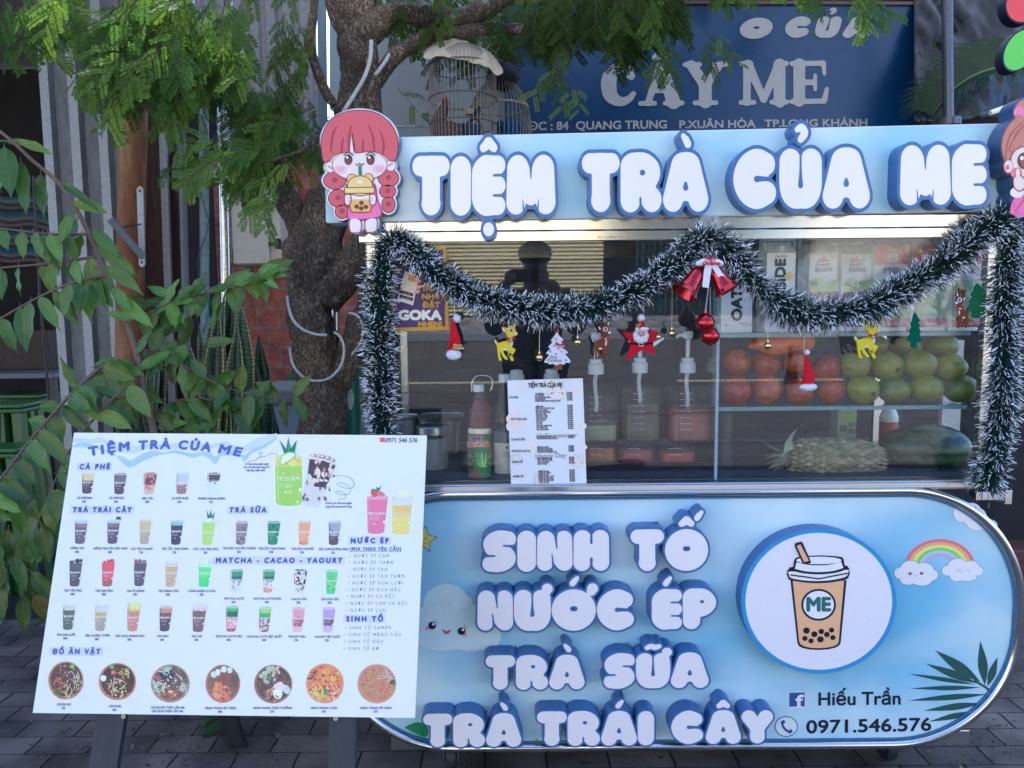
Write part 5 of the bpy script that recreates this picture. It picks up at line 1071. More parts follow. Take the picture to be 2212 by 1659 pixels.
for k in range(40): pr.E(cy, *gz(800 + rnd.uniform(-40, 26), 1450 + rnd.uniform(-70, 70)), 2.2, 2, A(*rnd.choice([(66, 60, 40), (90, 80, 46), (50, 60, 44)])), .0010 + k * 2e-6, 7)
for k in range(10): a = rnd.uniform(-2.6, -.6); pr.Ln(cy, [gz(800, 1380), gz(800 + 60 * math.cos(a), 1380 + 95 * math.sin(a))], [3, .5], A(46, 70, 50), .0009)
for k in range(8): pr.E(cy, *gz(825 + rnd.uniform(-50, 50), 1535 + rnd.uniform(-22, 22)), 3.6, 4.4, A(150, 76, 54), .0012 + k * 4e-6, 9)
for k in range(3): cq(cy, gz(790, 0)[0], gz(930, 0)[0], gz(0, 1568 + k * 12)[1], gz(0, 1572 + k * 12)[1], A(30, 80, 50), .0008)
pr.build('label', M_print, t)
p = onY(1092, 1050, 2.15); H_ = onY(1090, 808, 2.15).z - DECK; rB = pxr(27, 2.13)
t = bottle(p.x, 2.15, DECK, H_, rB, 'juice_bottle', 'tall clear bottle with white and lime label half behind the price card', 'bottle', M_clear, M_wplast, liquid('pale_juice', (.22, .26, .24)), H_ * .42)
cy = Cyl(p.x, 2.15, rB + .0012); pr = MB(); xA, xB = 1067, 1117
cq(cy, xA, xB, 956, 1030, A(196, 204, 214), .0); 
pr.P(cy, [(1067, 1001), (1078, 1005), (1092, 1003), (1106, 997), (1116, 996), (1116, 1030), (1092, 1032), (1067, 1029)], A(150, 190, 60), .0005)
pr.T(cy, 'THAI', gz(1068, 0)[0], gz(1130, 0)[0], gz(0, 1352)[1], 5, A(110, 116, 120), .0006); pr.T(cy, 'JUICE', gz(1066, 0)[0], gz(1136, 0)[0], gz(0, 1380)[1], 5, A(110, 116, 120), .0006); pr.E(cy, *gz(1108, 1295), 3, 3, A(100, 110, 116), .0006, 12)
pr.build('label', M_print, t)
# red flask with wire handle
p = onY(1040, 1000, 2.32); zt = onY(1030, 862, 2.32).z; r = pxr(25, 2.32)
t = thing('flask', 'red flask with a steel wire handle behind the pineapple label bottle', 'flask', (p.x, 2.32, DECK))
b = MB(); b.lathe([(r * .9, 0), (r, .01), (r, zt - DECK - .04), (r * .6, zt - DECK - .01), (r * .5, zt - DECK)], (p.x, 2.32, DECK), 24); b.build('body', mat('red_enamel', (.30, .04, .03), .35, var=.1), t)
b = MB(); b.lathe([(r * .52, zt - DECK), (r * .52, zt - DECK + .03), (r * .4, zt - DECK + .034)], (p.x, 2.32, DECK), 20); b.build('lid', M_clear, t)
b = MB(); b.tube([onY(*q, 2.31) for q in bez2([(1019, 845), (1020, 826), (1028, 814), (1042, 811), (1058, 814), (1064, 826), (1062, 840), (1058, 845)], 5)], .0028, 8); b.build('handle', M_steel, t)
# jar with steel lid
p = onY(937, 1022, 2.22); z0 = onY(937, 1010, 2.22).z; r = pxr(35, 2.22); zl = onY(937, 940, 2.19).z; zt = onY(937, 921, 2.22).z
t = thing('jar', 'glass jar of pale powder with a wide brushed steel lid', 'jar', (p.x, 2.22, DECK))
b = MB(); b.lathe([(r * .9, DECK), (r, DECK + .01), (r, zl), (r * .95, zl + .004)], (p.x, 2.22, 0), 32); b.build('glass_body', M_clear, t)
b = MB(); b.lathe([(r * .88, z0 - .02), (r * .95, z0 - .01), (r * .95, zl - .012), (r * .6, zl - .008)], (p.x, 2.22, 0), 30); b.build('powder', mat('powder', (.36, .33, .27), .9, var=.3, scale=30, stretch=(1, 1, 8)), t)
b = MB(); b.lathe([(r * 1.01, zl - .002), (r * 1.03, zl + .002), (r * 1.03, zt), (r * .98, zt + .004), (r * .1, zt + .005)], (p.x, 2.22, 0), 36); b.build('lid', M_ss2, t)
# steel food pans
for (xa, xb, lab) in ((842, 900, 'shallow steel food pan at the left end of the cabinet'), (906, 1000, 'steel food pan with curved rim behind the lidded jar')):
    c = onY((xa + xb) / 2, 905, 2.42); hw = pxr((xb - xa) / 2, 2.42); zt = onY(930, 897, 2.42).z
    t = thing('food_pan', lab, 'food pan', (c.x, 2.42, DECK), 'steel food pans in the cabinet')
    b = MB(); b.lathe([(hw * .80, DECK - zt + .01), (hw * .94, -.012), (hw * 1.0, -.002), (hw * 1.05, 0), (hw * 1.04, -.003)], (c.x, 2.42, zt), 36, sq=5); b.build('pan', mat('dull_steel', (.55, .54, .52), .33, 1, var=.1), t)
# price card
Qc = [(1096, 822), (1259, 817), (1267, 1045), (1104, 1051)]; sC = Sheet((0, 2.006, DECK), (0, -1, -.006))
t = thing('price_card', 'laminated white drinks price card standing against the glass', 'price card', sC.w(1185, 1050))
b = MB(); b.prism([[sC.w(*q) for q in Qc]], (0, .002, 0)); b.build('card', M_board, t)
pr = MB(); TC = A(46, 48, 60); GC = A(150, 156, 184)
for (x, y, r, col) in [(1245, 760, 38, (200, 210, 240)), (1190, 1070, 70, (206, 206, 232)), (1330, 1290, 36, (212, 216, 234)), (1730, 780, 34, (208, 208, 234)), (1195, 1400, 44, (190, 206, 238)), (1770, 1100, 40, (204, 214, 238)), (1790, 1290, 30, (206, 206, 232))]:
    for k in range(5): a = k * 1.2566; pr.E(sC, *gz(x + r * .8 * math.cos(a), y + r * .8 * math.sin(a)), r * .15, r * .16, A(*col), .0004 + k * 1e-5, 14)
    pr.E(sC, *gz(x, y), r * .1, r * .1, A(214, 206, 222), .0006, 12)
def bunny(x, y, s_):
    for (dx, dy, rx, ry) in [(-38, -75, 20, 48), (38, -75, 20, 48), (0, 0, 84, 60)]:
        pr.E(sC, *gz(x + dx * s_, y + dy * s_), (rx * s_ + 4) * .24, (ry * s_ + 4) * .24, A(176, 176, 200), .0008, 22)
    for (dx, dy, rx, ry) in [(-38, -75, 20, 48), (38, -75, 20, 48), (0, 0, 84, 60)]: pr.E(sC, *gz(x + dx * s_, y + dy * s_), rx * s_ * .24, ry * s_ * .24, A(206, 212, 238), .0010, 22)
    for d in (-48, 48): pr.E(sC, *gz(x + d * s_, y + 6 * s_), 14 * s_ * .24, 13 * s_ * .24, A(226, 126, 140), .0012, 12)
    for d in (-22, 22): pr.E(sC, *gz(x + d * s_, y - 2 * s_), 4 * s_ * .24, 5 * s_ * .24, A(90, 90, 110), .0012, 8)
bunny(1560, 800, 1); bunny(1750, 1430, .62); bunny(1395, 1605, .6)
pr.T(sC, 'TIỆM TRÀ CỦA ME', gz(1302, 0)[0], gz(1607, 0)[0], gz(0, 752)[1], 9.2, TC, .0014, bold=.5, slope=-1.2)
for (x, y, s_, x2) in [(1128, 851, 'CÀ PHÊ', 1208), (1142, 1047, 'TRÀ TRÁI CÂY', 1290), (1149, 1230, 'CACAO SỮA', 1272), (1154, 1334, 'MATCHA LATTE', 1318), (1158, 1433, 'SINH TỐ', 1250), (1164, 1564, 'NƯỚC ÉP', 1258)]:
    pr.T(sC, s_, gz(x, 0)[0], gz(x2, 0)[0], gz(0, y)[1], 4.4, TC, .0014, bold=.2)
rows = [('CÀ PHÊ ĐEN', 1362, 1442, 815, '15.000'), ('CÀ PHÊ SỮA', 1362, 1446, 831, '15.000'), ('BẠC XỈU ĐÁ NHUYỄN', 1362, 1500, 848, '20.000'), ('CÀ PHÊ MUỐI', 1364, 1452, 864, '25.000'), ('PHINDI HẠNH NHÂN THẠCH CÀ PHÊ', 1364, 1590, 880, '27.000'),
    ('HỒNG TRÀ', 1368, 1436, 930, '18.000'), ('HỒNG TRÀ TẮC MẬT ONG', 1368, 1534, 946, '20.000'), ('LỤC TRÀ CHANH', 1368, 1476, 964, '20.000'), ('TRÀ TẮC THÁI XANH', 1368, 1502, 980, '25.000'), ('TRÀ DÂU TẰM', 1370, 1462, 997, '28.000'), ('TRÀ DÂU TƯƠI', 1370, 1472, 1014, '28.000'), ('TRÀ DƯA LƯỚI', 1372, 1472, 1031, '28.000'), ('TRÀ ỔI HỒNG', 1372, 1460, 1049, '28.000'), ('TRÀ ĐÀO', 1372, 1432, 1067, '28.000'), ('TRÀ VẢI', 1374, 1426, 1085, '28.000'), ('TRÀ XOÀI CHANH DÂY', 1374, 1515, 1102, '20.000'), ('TRÀ MÃNG CẦU', 1374, 1472, 1120, '30.000'), ('TRÀ LONG NHÃN', 1374, 1484, 1138, '30.000'),
    ('CACAO SỮA ĐÁ NHUYỄN', 1376, 1538, 1202, '25.000'), ('SÂM DỨA SỮA ĐÁ NHUYỄN', 1378, 1560, 1219, '25.000'), ('MATCHA LATTE', 1380, 1484, 1296, '25.000'), ('MATCHA LATTE DÂU', 1382, 1518, 1311, '30.000'), ('MATCHA LATTE XOÀI', 1382, 1522, 1326, '30.000'), ('MATCHA LATTE VIỆT QUẤT', 1384, 1560, 1341, '30.000'),
    ('SINH TỐ MÃNG CẦU', 1384, 1514, 1398, '25.000'), ('SINH TỐ DƯA LƯỚI', 1384, 1516, 1414, '25.000'), ('SINH TỐ SAMPO', 1386, 1490, 1431, '25.000'), ('SINH TỐ DÂU', 1386, 1472, 1448, '30.000'),
    ('NƯỚC ÉP CAM', 1392, 1486, 1514, '20.000'), ('NƯỚC ÉP THƠM', 1392, 1502, 1530, '25.000'), ('NƯỚC ÉP TÁO', 1392, 1486, 1546, '25.000'), ('NƯỚC ÉP TÁO THƠM', 1394, 1530, 1562, '28.000'), ('NƯỚC ÉP DƯA HẤU', 1394, 1528, 1579, '25.000'), ('NƯỚC ÉP DƯA LƯỚI', 1394, 1530, 1595, '25.000'), ('NƯỚC ÉP LỰU', 1396, 1490, 1611, '30.000')]
for (s_, x, x2, y, c) in rows:
    pr.T(sC, s_, gz(x, 0)[0], gz(x2, 0)[0], gz(0, y)[1], 3.0, TC, .0015, bold=.2)
    xx = 1648 + (y - 800) * .032; pr.T(sC, c, gz(xx, 0)[0], gz(xx + 48, 0)[0], gz(0, y - 10)[1], 3.0, TC, .0015, bold=.2)
pr.T(sC, 'Hello summer', gz(1378, 0)[0], gz(1742, 0)[0], gz(0, 1205)[1], 9, GC, .0013, bold=.5, slope=-1); pr.T(sC, 'Happy Day', gz(1368, 0)[0], gz(1644, 0)[0], gz(0, 1390)[1], 9, GC, .0013, bold=.5, slope=-2)
pr.build('printed_prices', M_print, t)
# purple poster behind the left of the glass
sP = Sheet((0, 1.9935, 1.4), (0, -1, -.046)); Qp = [(846, 536), (964, 533), (970, 713), (846, 716)]
t = thing('poster', 'purple app poster with yellow border stuck on the glass', 'poster', sP.w(910, 715))
b = MB(); b.prism([[sP.w(*q) for q in Qp]], (0, .001, 0)); b.build('sheet', mat('yellow_paper', (.62, .30, .015), .5, var=.03), t)
pr = MB(); YL = (.66, .34, .02); WH = A(214, 214, 232)
pr.P(sP, [(852, 543), (957, 540), (962, 705), (852, 708)], (.085, .05, .14), .0006)
for (s_, x0, x1, yb, cp, col, bd_) in [('THÈM', 912, 946, 628, 11, YL, .9), ('NHỚ', 912, 951, 646, 11, YL, .9), ('ĐẶT', 913, 950, 664, 11, YL, .9), ('GOKA', 862, 953, 690, 19, WH, 2.0), ('NHEN!', 904, 954, 705, 10, YL, .9)]: pr.T(sP, s_, x0, x1, yb, cp, col, .0012, bold=bd_)
pr.P(sP, [(874, 585), (906, 596), (892, 660), (858, 648)], A(214, 208, 214), .0010); pr.P(sP, [(884, 592), (899, 597), (896, 610), (881, 605)], A(220, 130, 90), .0014)
for (y, s_) in ((636, 'App Store'), (626, 'Google Play')):
    pr.P(sP, [(864, y), (893, y + 8), (891, y + 15), (862, y + 7)], A(40, 36, 50), .0014); pr.T(sP, s_, 868, 888, y + 8, 3, WH, .0018, slope=5)
for (x, y) in ((903, 608), (905, 620), (901, 630)): pr.E(sP, x, y, 7, 4, A(214, 160, 150), .0016, 14, rot=-.3)
pr.build('printed_advert', M_print, t)

# wire rack with syrup bottles
YR0, YR1 = 2.12, 2.40
M_wire = mat('black_wire', (.014, .014, .016), .4, .3, var=.1)
xr0, xr1 = onY(1256, 900, YR0).x, onY(1541, 900, YR0).x
t = thing('wire_rack', 'black wire rack of two shelves beside the glass divider', 'rack', ((xr0 + xr1) / 2, 2.26, DECK))
lv = [onY(1400, q, YR0).z for q in (893, 954, 1000, 1032)]
for k, z in enumerate(lv):
    b = MB()
    for Yq in (YR0, YR1): b.tube([(xr0, Yq, z), (xr1, Yq, z)], .0022, 6)
    for xq in (xr0, xr1): b.tube([(xq, YR0, z), (xq, YR1, z)], .0022, 6)
    if k in (1, 2):
        for q in range(15): x = xr0 + (xr1 - xr0) * (q + .5) / 15; b.tube([(x, YR0, z), (x, YR1, z)], .0012, 5)
    b.build('wire_shelf', M_wire, t)
for xq in (xr0, xr1):
    for Yq in (YR0, YR1): b = MB(); b.tube([(xq, Yq, DECK), (xq, Yq, lv[0])], .0026, 6); b.build('post', M_wire, t)
def syrup(xc, half, ybase, ytop, Yb, lab, liq, fy, pump=True, ph=726, cy_=793, spout=True):
    """square syrup bottle; picture rows of base, shoulder, liquid line"""
    c = onY(xc, ybase, Yb); zb = c.z + .002; zs = onY(xc, ytop, Yb).z; r = pxr(half, Yb) * 1.0; xw = c.x
    t = thing('syrup_bottle', lab, 'syrup bottle', (xw, Yb, zb), 'syrup bottles on the wire rack')
    zn = zs + (onY(xc, 812, Yb).z - onY(xc, 842, Yb).z)
    b = MB(); b.lathe([(r * .9, zb), (r, zb + .006), (r, zs - .004), (r * .92, zs + .004), (r * .42, zn), (r * .36, zn + .006)], (xw, Yb, 0), 32, sq=6); b.build('plastic_body', M_clear, t)
    zl = onY(xc, fy, Yb).z
    b = MB(); b.lathe([(r * .86, zb + .003), (r * .95, zb + .008), (r * .95, zl)], (xw, Yb, 0), 28, sq=6); b.build('syrup', liq, t)
    b = MB(); yb0 = Yb - r - .0008; sh = sheetY(yb0)
    for k in range(7):
        y = ytop + 12 + k * 13
        if y < ybase - 8: b.Ln(sh, [(xc - 14, y), (xc - 2, y)], .8, (.5, .5, .5), 0); b.T(sh, f'{1750 - k * 250}ml', xc, xc + 12, y + 1.5, 3, (.5, .5, .5), 0)
    b.build('scale_marks', M_print, t)
    if pump:
        zc = onY(xc, cy_ + 12, Yb).z; rc = pxr(17, Yb)
        b = MB(); b.lathe([(rc, zc), (rc, zc + .030), (rc * .8, zc + .032), (rc * .8, zc + .044), (rc * .3, zc + .046)], (xw, Yb, 0), 24); b.build('collar', M_wplast, t)
        zp = onY(xc, ph, Yb).z
        b = MB(); b.tube([(xw, Yb, zc + .044), (xw, Yb, zp)], rc * .27, 12); b.lathe([(rc * .3, zp - .006), (rc * .62, zp), (rc * .64, zp + .016), (rc * .5, zp + .02)], (xw, Yb, 0), 20)
        if spout: b.tube([(xw, Yb, zp + .008), (xw - rc * 1.1, Yb - .005, zp + .009), (xw - rc * 1.5, Yb - .006, zp + .002)], [.006, .005, .004], 10)
        b.build('pump', M_wplast, t)
        b = MB(); b.tube(bez([(xw, Yb, zc), (xw - .003, Yb, zc - .03), (xw + .002, Yb, zs - .03), (xw, Yb, zs - .06)], 4), rc * .28, 10); b.build('pump_tube', M_wplast, t)
    return t
syrup(1287, 44, 951, 846, 2.20, 'pump bottle of pale yellow syrup beside the price card', liquid('pale_syrup', (.30, .28, .17)), 913, ph=733, cy_=796, spout=False)
syrup(1381, 43, 951, 838, 2.21, 'pump bottle of clear brown syrup behind the red star ornament', liquid('brown_syrup', (.10, .075, .055)), 868, ph=740, cy_=793)
syrup(1483, 45, 951, 838, 2.20, 'pump bottle with red stains nearest the glass divider', liquid('pink_syrup', (.26, .085, .07)), 878, ph=730, cy_=793)
syrup(1117, 34, 951, 850, 2.36, 'pump bottle behind the price card with only its white cap showing', liquid('brown_syrup', (.1, .08, .06)), 900, ph=812, cy_=818, spout=False)
syrup(1192, 34, 951, 850, 2.36, 'pump bottle right of the other one hidden by the price card', liquid('brown_syrup', (.1, .08, .06)), 900, ph=810, cy_=816, spout=False)
syrup(1290, 38, 998, 957, 2.19, 'squat bottle of orange brown syrup on the lowest rack shelf', liquid('orange_syrup', (.28, .085, .02)), 962, pump=False)
syrup(1371, 40, 998, 957, 2.19, 'squat bottle of dark red syrup on the lowest rack shelf', liquid('red_syrup', (.20, .02, .02)), 966, pump=False)
syrup(1459, 39, 998, 957, 2.19, 'squat bottle of bright red syrup at the right of the lowest shelf', liquid('bright_red_syrup', (.32, .03, .025)), 972, pump=False)
# measuring jug right of the divider
p = onY(1570, 972, 2.16); zt = onY(1570, 892, 2.16).z; r = pxr(12.5, 2.16)
t = thing('measuring_cup', 'narrow clear measuring cup standing right of the divider', 'measuring cup', (p.x, 2.16, DECK))
b = MB(); b.lathe([(r * .8, DECK), (r * .85, DECK + .003), (r, zt), (r * 1.15, zt + .002), (r * .95, zt)], (p.x, 2.16, 0), 24); b.build('beaker', M_clear, t)

# milk cartons on the top shelf
zS1 = onY(1830, 722, 2.04).z + .0045; zS2 = onY(1830, 881, 2.04).z + .0045
def carton(x0, x1, y0, Yf, dep, zb, lab, name='milk_carton', side=.0, mcol=(.8, .8, .79), capx=None, grp=None):
    a, c = onY(x0, y0, Yf), onY(x1, y0, Yf)
    t = thing(name, lab, 'carton', ((a.x + c.x) / 2, Yf + dep / 2, zb), grp)
    b = MB(); zt = a.z; b.bx(a.x, c.x, Yf, Yf + dep, zb, zt)
    b.add([(a.x, Yf, zt), (c.x, Yf, zt), (c.x, Yf + dep / 2, zt + dep * .38), (a.x, Yf + dep / 2, zt + dep * .38), (c.x, Yf + dep, zt), (a.x, Yf + dep, zt)], [(0, 1, 2, 3), (3, 2, 4, 5), (1, 4, 2), (0, 3, 5)])
    b.build('box', mat('carton_white_%d' % int(mcol[0] * 100), mcol, .4, var=.03), t, bevel=.0015)
    if capx:
        q = onY(capx, y0, Yf + dep * .22); b = MB(); b.lathe([(.013, 0), (.013, .014), (.011, .016)], (q.x, Yf + dep * .22, q.z + .004), 20); b.build('cap', M_wplast, t)
    return t, sheetY(Yf - .0012)
DK = (.02, .02, .022)
def vt(pr, sh, s_, x, ytop, ybot, wd, col, bold):
    vs, isl, fs = text_mesh(s_); a0 = min(v[0] for v in vs); a1 = max(v[0] for v in vs)
    for oi, (ox, oy) in enumerate([(0, 0)] + [(bold * math.cos(q * 1.047), bold * math.sin(q * 1.047)) for q in range(6)]):
        pr.add([sh.w(x + wd - v[1] / CAPH * wd + ox, ybot - (v[0] - a0) / (a1 - a0) * (ybot - ytop) + oy, .0006 + oi * 2e-5) for v in vs], fs, col)
for (x0, x1, xc, lab) in ((1560, 1628, None, 'oat milk carton left of its twin, next to the divider'), (1657, 1720, 1686, 'oat milk carton with a yellow sticker and a white cap')):
    t, sh = carton(x0, x1, 546, 2.10, .085, zS1, lab, 'oat_carton', capx=xc or 1590, grp='oat milk cartons'); pr = MB(); m_ = (x0 + x1) / 2
    vt(pr, sh, 'OATSIDE', m_ - 13, 560, 692, 21, DK, 1.6)
    pr.T(sh, 'Oat M*lk', m_ - 14, m_ + 12, 556, 4.5, DK, .0006); pr.T(sh, '1L', x0 + 6, x0 + 12, 704, 4, DK, .0006); pr.T(sh, 'No Added Flavour', x1 - 34, x1 - 4, 700, 3, DK, .0006); pr.T(sh, 'Plant Based', x1 - 25, x1 - 4, 704, 3, DK, .0006)
    if xc: pr.P(sh, [(x1 - 15, 586), (x1 - 4, 596), (x1 - 15, 607), (x1 - 26, 596)], A(206, 186, 70), .0012)
    pr.build('printed_front', M_print, t)
for (x0, x1, lab) in ((1749, 1811, 'barn milk carton at the left of the film wrapped pack'), (1820, 1884, 'barn milk carton right of the first one in the wrapped pack')):
    t, sh = carton(x0, x1, 548, 2.13, .08, zS1, lab, 'milk_carton', grp='barn milk cartons'); pr = MB(); m_ = (x0 + x1) / 2
    pr.P(sh, bez2([(m_ - 16, 566), (m_ - 10, 558), (m_ - 4, 562), (m_, 552), (m_ + 3, 560), (m_ + 10, 559), (m_ + 14, 566)], 3), A(200, 70, 70), .0006)
    pr.T(sh, 'HAPPY', m_ - 16, m_ + 14, 576, 7, A(60, 66, 90), .0006, bold=.5); pr.T(sh, 'BARN', m_ - 18, m_ + 16, 587, 9, A(60, 66, 90), .0006, bold=1)
    pr.P(sh, bez2([(x0, 606), (x0 + 20, 600), (m_ + 8, 608), (x1, 602)], 4) + [(x1, 634), (x0, 634)], A(140, 190, 80), .0006); pr.P(sh, bez2([(x0, 616), (m_, 622), (x1, 614)], 4) + [(x1, 630), (x0, 630)], A(190, 206, 110), .0010); pr.P(sh, [(x0, 632), (x1, 629), (x1, 706), (x0, 706)], A(110, 50, 130), .0014)
    pr.E(sh, x0 + 12, 613, 8, 5, A(70, 90, 140), .0014, 14); pr.T(sh, 'MILK', x0 + 6, x0 + 40, 653, 10, A(206, 200, 226), .0018, bold=1); pr.build('printed_front', M_print, t)
for (x0, x1, lab) in ((1890, 1966, 'red topped milk carton beside the barn milk'), (1973, 2050, 'red topped milk carton in the middle of the wrapped pack'), (2056, 2122, 'red topped milk carton at the right end of the shelf')):
    t, sh = carton(x0, x1, 530, 2.11, .085, zS1, lab, 'milk_carton', grp='red topped milk cartons'); pr = MB(); m_ = (x0 + x1) / 2
    pr.P(sh, [(x0, 530), (x1, 530), (x1, 570), (x0, 572)], A(210, 96, 104), .0006); pr.E(sh, m_, 552, 22, 13, A(206, 200, 220), .0010, 24); pr.E(sh, m_, 552, 20, 11.5, A(206, 120, 126), .0013, 24)
    for d in (-8, 0, 8): pr.E(sh, m_ + d, 553, 5, 7, A(214, 214, 236), .0016, 14)
    pr.T(sh, 'Milk', m_ - 18, m_ + 18, 590, 13, A(90, 94, 110), .0006, bold=.6); pr.T(sh, '3.5% fat', m_ - 10, m_ + 14, 600, 3.5, A(120, 60, 110), .0006)
    pr.P(sh, [(x0, 606), (x1, 602), (x1, 692), (x0, 693)], A(150, 186, 160), .0005); pr.P(sh, [(x0, 690), (x1, 688), (x1, 706), (x0, 707)], A(176, 50, 60), .0009); pr.T(sh, '1 LITER', m_ - 14, m_ + 14, 702, 5, A(214, 206, 214), .0013, bold=.3)
    pr.build('printed_front', M_print, t)
# crumpled film over the milk pack
b = MB(); nx, ny = 70, 26; g = []
for j in range(ny + 1):
    for i in range(nx + 1):
        u, v = i / nx, j / ny; x = 1722 + 402 * u; y = 512 + 195 * v
        if u < .2: y = y + (1 - v) * (.2 - u) * 260
        f = .014 * noise.noise((x * .03 + y * .02, y * .006, 2.0)) + .014 * noise.noise((x * .09 - (y - 512) * .06, y * .012, 5.0)) + .006 * noise.noise((x * .2 + (y - 512) * .16, y * .02, 8.0))
        g.append(onY(x, y, 2.085 + f))
b.add(g, [(j * (nx + 1) + i, (j + 1) * (nx + 1) + i, (j + 1) * (nx + 1) + i + 1, j * (nx + 1) + i + 1) for j in range(ny) for i in range(nx)], smooth=True)
o = b.build('plastic_wrap', M_film); tag(o, 'crumpled clear plastic film wrapped over the milk cartons', 'plastic film')

# fruit
def fruit_mat(name, c1, c2, sc, rough=.35, sharp=(.35, .65), stretch=None): return mat(name, c1, rough, var=.18, scale=sc, col2=c2, csharp=sharp, stretch=stretch, spec=.5)
M_apple = fruit_mat('apple_skin', (.27, .028, .018), (.34, .10, .03), 16, stretch=(1, 1, .35))
M_apple2 = fruit_mat('apple_skin_pale', (.34, .075, .03), (.25, .035, .018), 14, stretch=(1, 1, .35))
M_guava = fruit_mat('guava_skin', (.26, .26, .022), (.17, .19, .02), 12)
M_stalk = mat('fruit_stalk', (.05, .035, .015), .8)
def apple(x, y, r_, Yb, lab, m, dark=False):
    c = onY(*gx(x, y), Yb); r = pxr(r_ * .3646, Yb) * .98
    t = thing('apple', lab, 'apple', c, 'red apples on the glass shelf')
    r *= rnd.uniform(.93, 1.03); rot = Matrix.Rotation(rnd.uniform(-.9, .9), 3, 'X') @ Matrix.Rotation(rnd.uniform(-.9, .9), 3, 'Y') @ Matrix.Rotation(rnd.uniform(0, 6), 3, 'Z')
    b = MB(); b.lathe([(0.0, -.80), (.25, -.86), (.55, -.80), (.85, -.45), (.98, -.05), (1.0, .2), (.90, .55), (.62, .82), (.35, .88), (.14, .80), (0, .68)], (0, 0, 0), 26)
    sd = rnd.random() * 40; b.v = [tuple(c + rot @ (Vector(v) * r * (1 + .06 * noise.noise(Vector(v) * 1.6 + Vector((sd, 0, 0)))))) for v in b.v]; b.build('flesh', m, t)
    b = MB(); b.tube([c + rot @ (Vector((0, 0, .66)) * r), c + rot @ (Vector((.05, 0, 1.02)) * r)], r * .05, 6); b.build('stalk', M_stalk, t)
for i, (x, y, r_, m, lab) in enumerate([(425, 865, 88, M_apple, 'dark red apple in the upper row beside the divider'), (600, 885, 88, M_apple2, 'orange red apple second in the upper row under the carrot tip'), (775, 868, 84, M_apple, 'dark red apple behind the hanging felt hat'), (960, 905, 88, M_apple2, 'orange apple ending the upper row beside the green fruit'),
        (425, 1035, 90, M_apple2, 'yellowish red apple first in the lower row by the divider'), (605, 1030, 94, M_apple, 'deep red apple second in the lower row'), (800, 1040, 92, M_apple2, 'orange red apple below the felt hat in the lower row'), (990, 1035, 92, M_apple2, 'dull red apple touching the first green fruit of the lower row')]):
    apple(x, y, r_, 2.12 + (.02 if i < 4 else 0), lab, m)
M_guava2 = fruit_mat('guava_skin_dark', (.05, .09, .012), (.13, .17, .02), 10)
for i, (x, y, rx, ry, m, Yb, lab) in enumerate([(1130, 885, 90, 82, M_guava, 2.13, 'green guava first in the middle row behind the yellow deer'), (1318, 888, 94, 86, M_guava, 2.13, 'green guava with a dark eye in the middle row'), (1510, 880, 102, 86, M_guava, 2.13, 'scarred green guava third in the middle row'), (1690, 895, 96, 84, M_guava, 2.13, 'olive green guava ending the middle row'),
        (1175, 1028, 98, 84, M_guava, 2.11, 'green guava with a dark eye, first in the bottom row'), (1360, 1030, 96, 80, M_guava2, 2.11, 'dark green guava second in the bottom row'), (1550, 1022, 98, 80, M_guava, 2.11, 'bright green guava third in the bottom row'), (1752, 1022, 102, 84, M_guava2, 2.11, 'very dark green guava at the bottom right corner'),
        (1240, 770, 84, 70, M_guava, 2.2, 'pale green guava of the back row near the yellow deer'), (1430, 765, 90, 70, M_guava, 2.2, 'pale green guava in the middle of the back row'), (1645, 770, 94, 72, M_guava, 2.2, 'pale green guava at the right of the back row')]):
    c = onY(*gx(x, y), Yb); t = thing('guava', lab, 'guava', c, 'green guavas on the glass shelf'); a, e = pxr(rx * .3646, Yb), pxr(ry * .3646, Yb)
    sd = rnd.random() * 50; b = MB(); b.ball(c, (a, a * .95, e), 26, disp=lambda u: 1 + .09 * noise.noise(u * 1.8 + Vector((sd, 0, 0)))); b.build('flesh', m, t)
    if i in (1, 4): d = Vector((.25, -.92, -.2)); b = MB(); b.ball(c + Vector((d.x * a, d.y * a * .95, d.z * e)), pxr(5, Yb), 10); b.build('calyx', M_stalk, t)
# carrot lying on the apples
pa, pb = onY(*gx(497, 775), 2.09), onY(*gx(880, 738), 2.09); t = thing('carrot', 'large orange carrot lying across the upper row of apples', 'carrot', pa)
b = MB(); N = 22; pts = [pa.lerp(pb, i / N) + Vector((0, 0, .004 * math.sin(i * .5))) for i in range(N + 1)]; rr = [pxr(1 + 19 * min(1, (i / N * 2.6)) ** .55 + 3 * (i / N) + .5 * math.sin(i * 2.1), 2.09) * (.55 if i == N else 1) for i in range(N + 1)]; b.tube(pts, rr, 20); b.build('root', fruit_mat('carrot_skin', (.62, .16, .03), (.50, .12, .03), 30, stretch=(4, 1, 1)), t)
b = MB(); b.tube([pb, pb + Vector((.025, 0, .006)), pb + Vector((.05, .01, -.01))], [.016, .011, .003], 10); b.build('stalk', mat('carrot_top', (.06, .08, .03), .7), t)
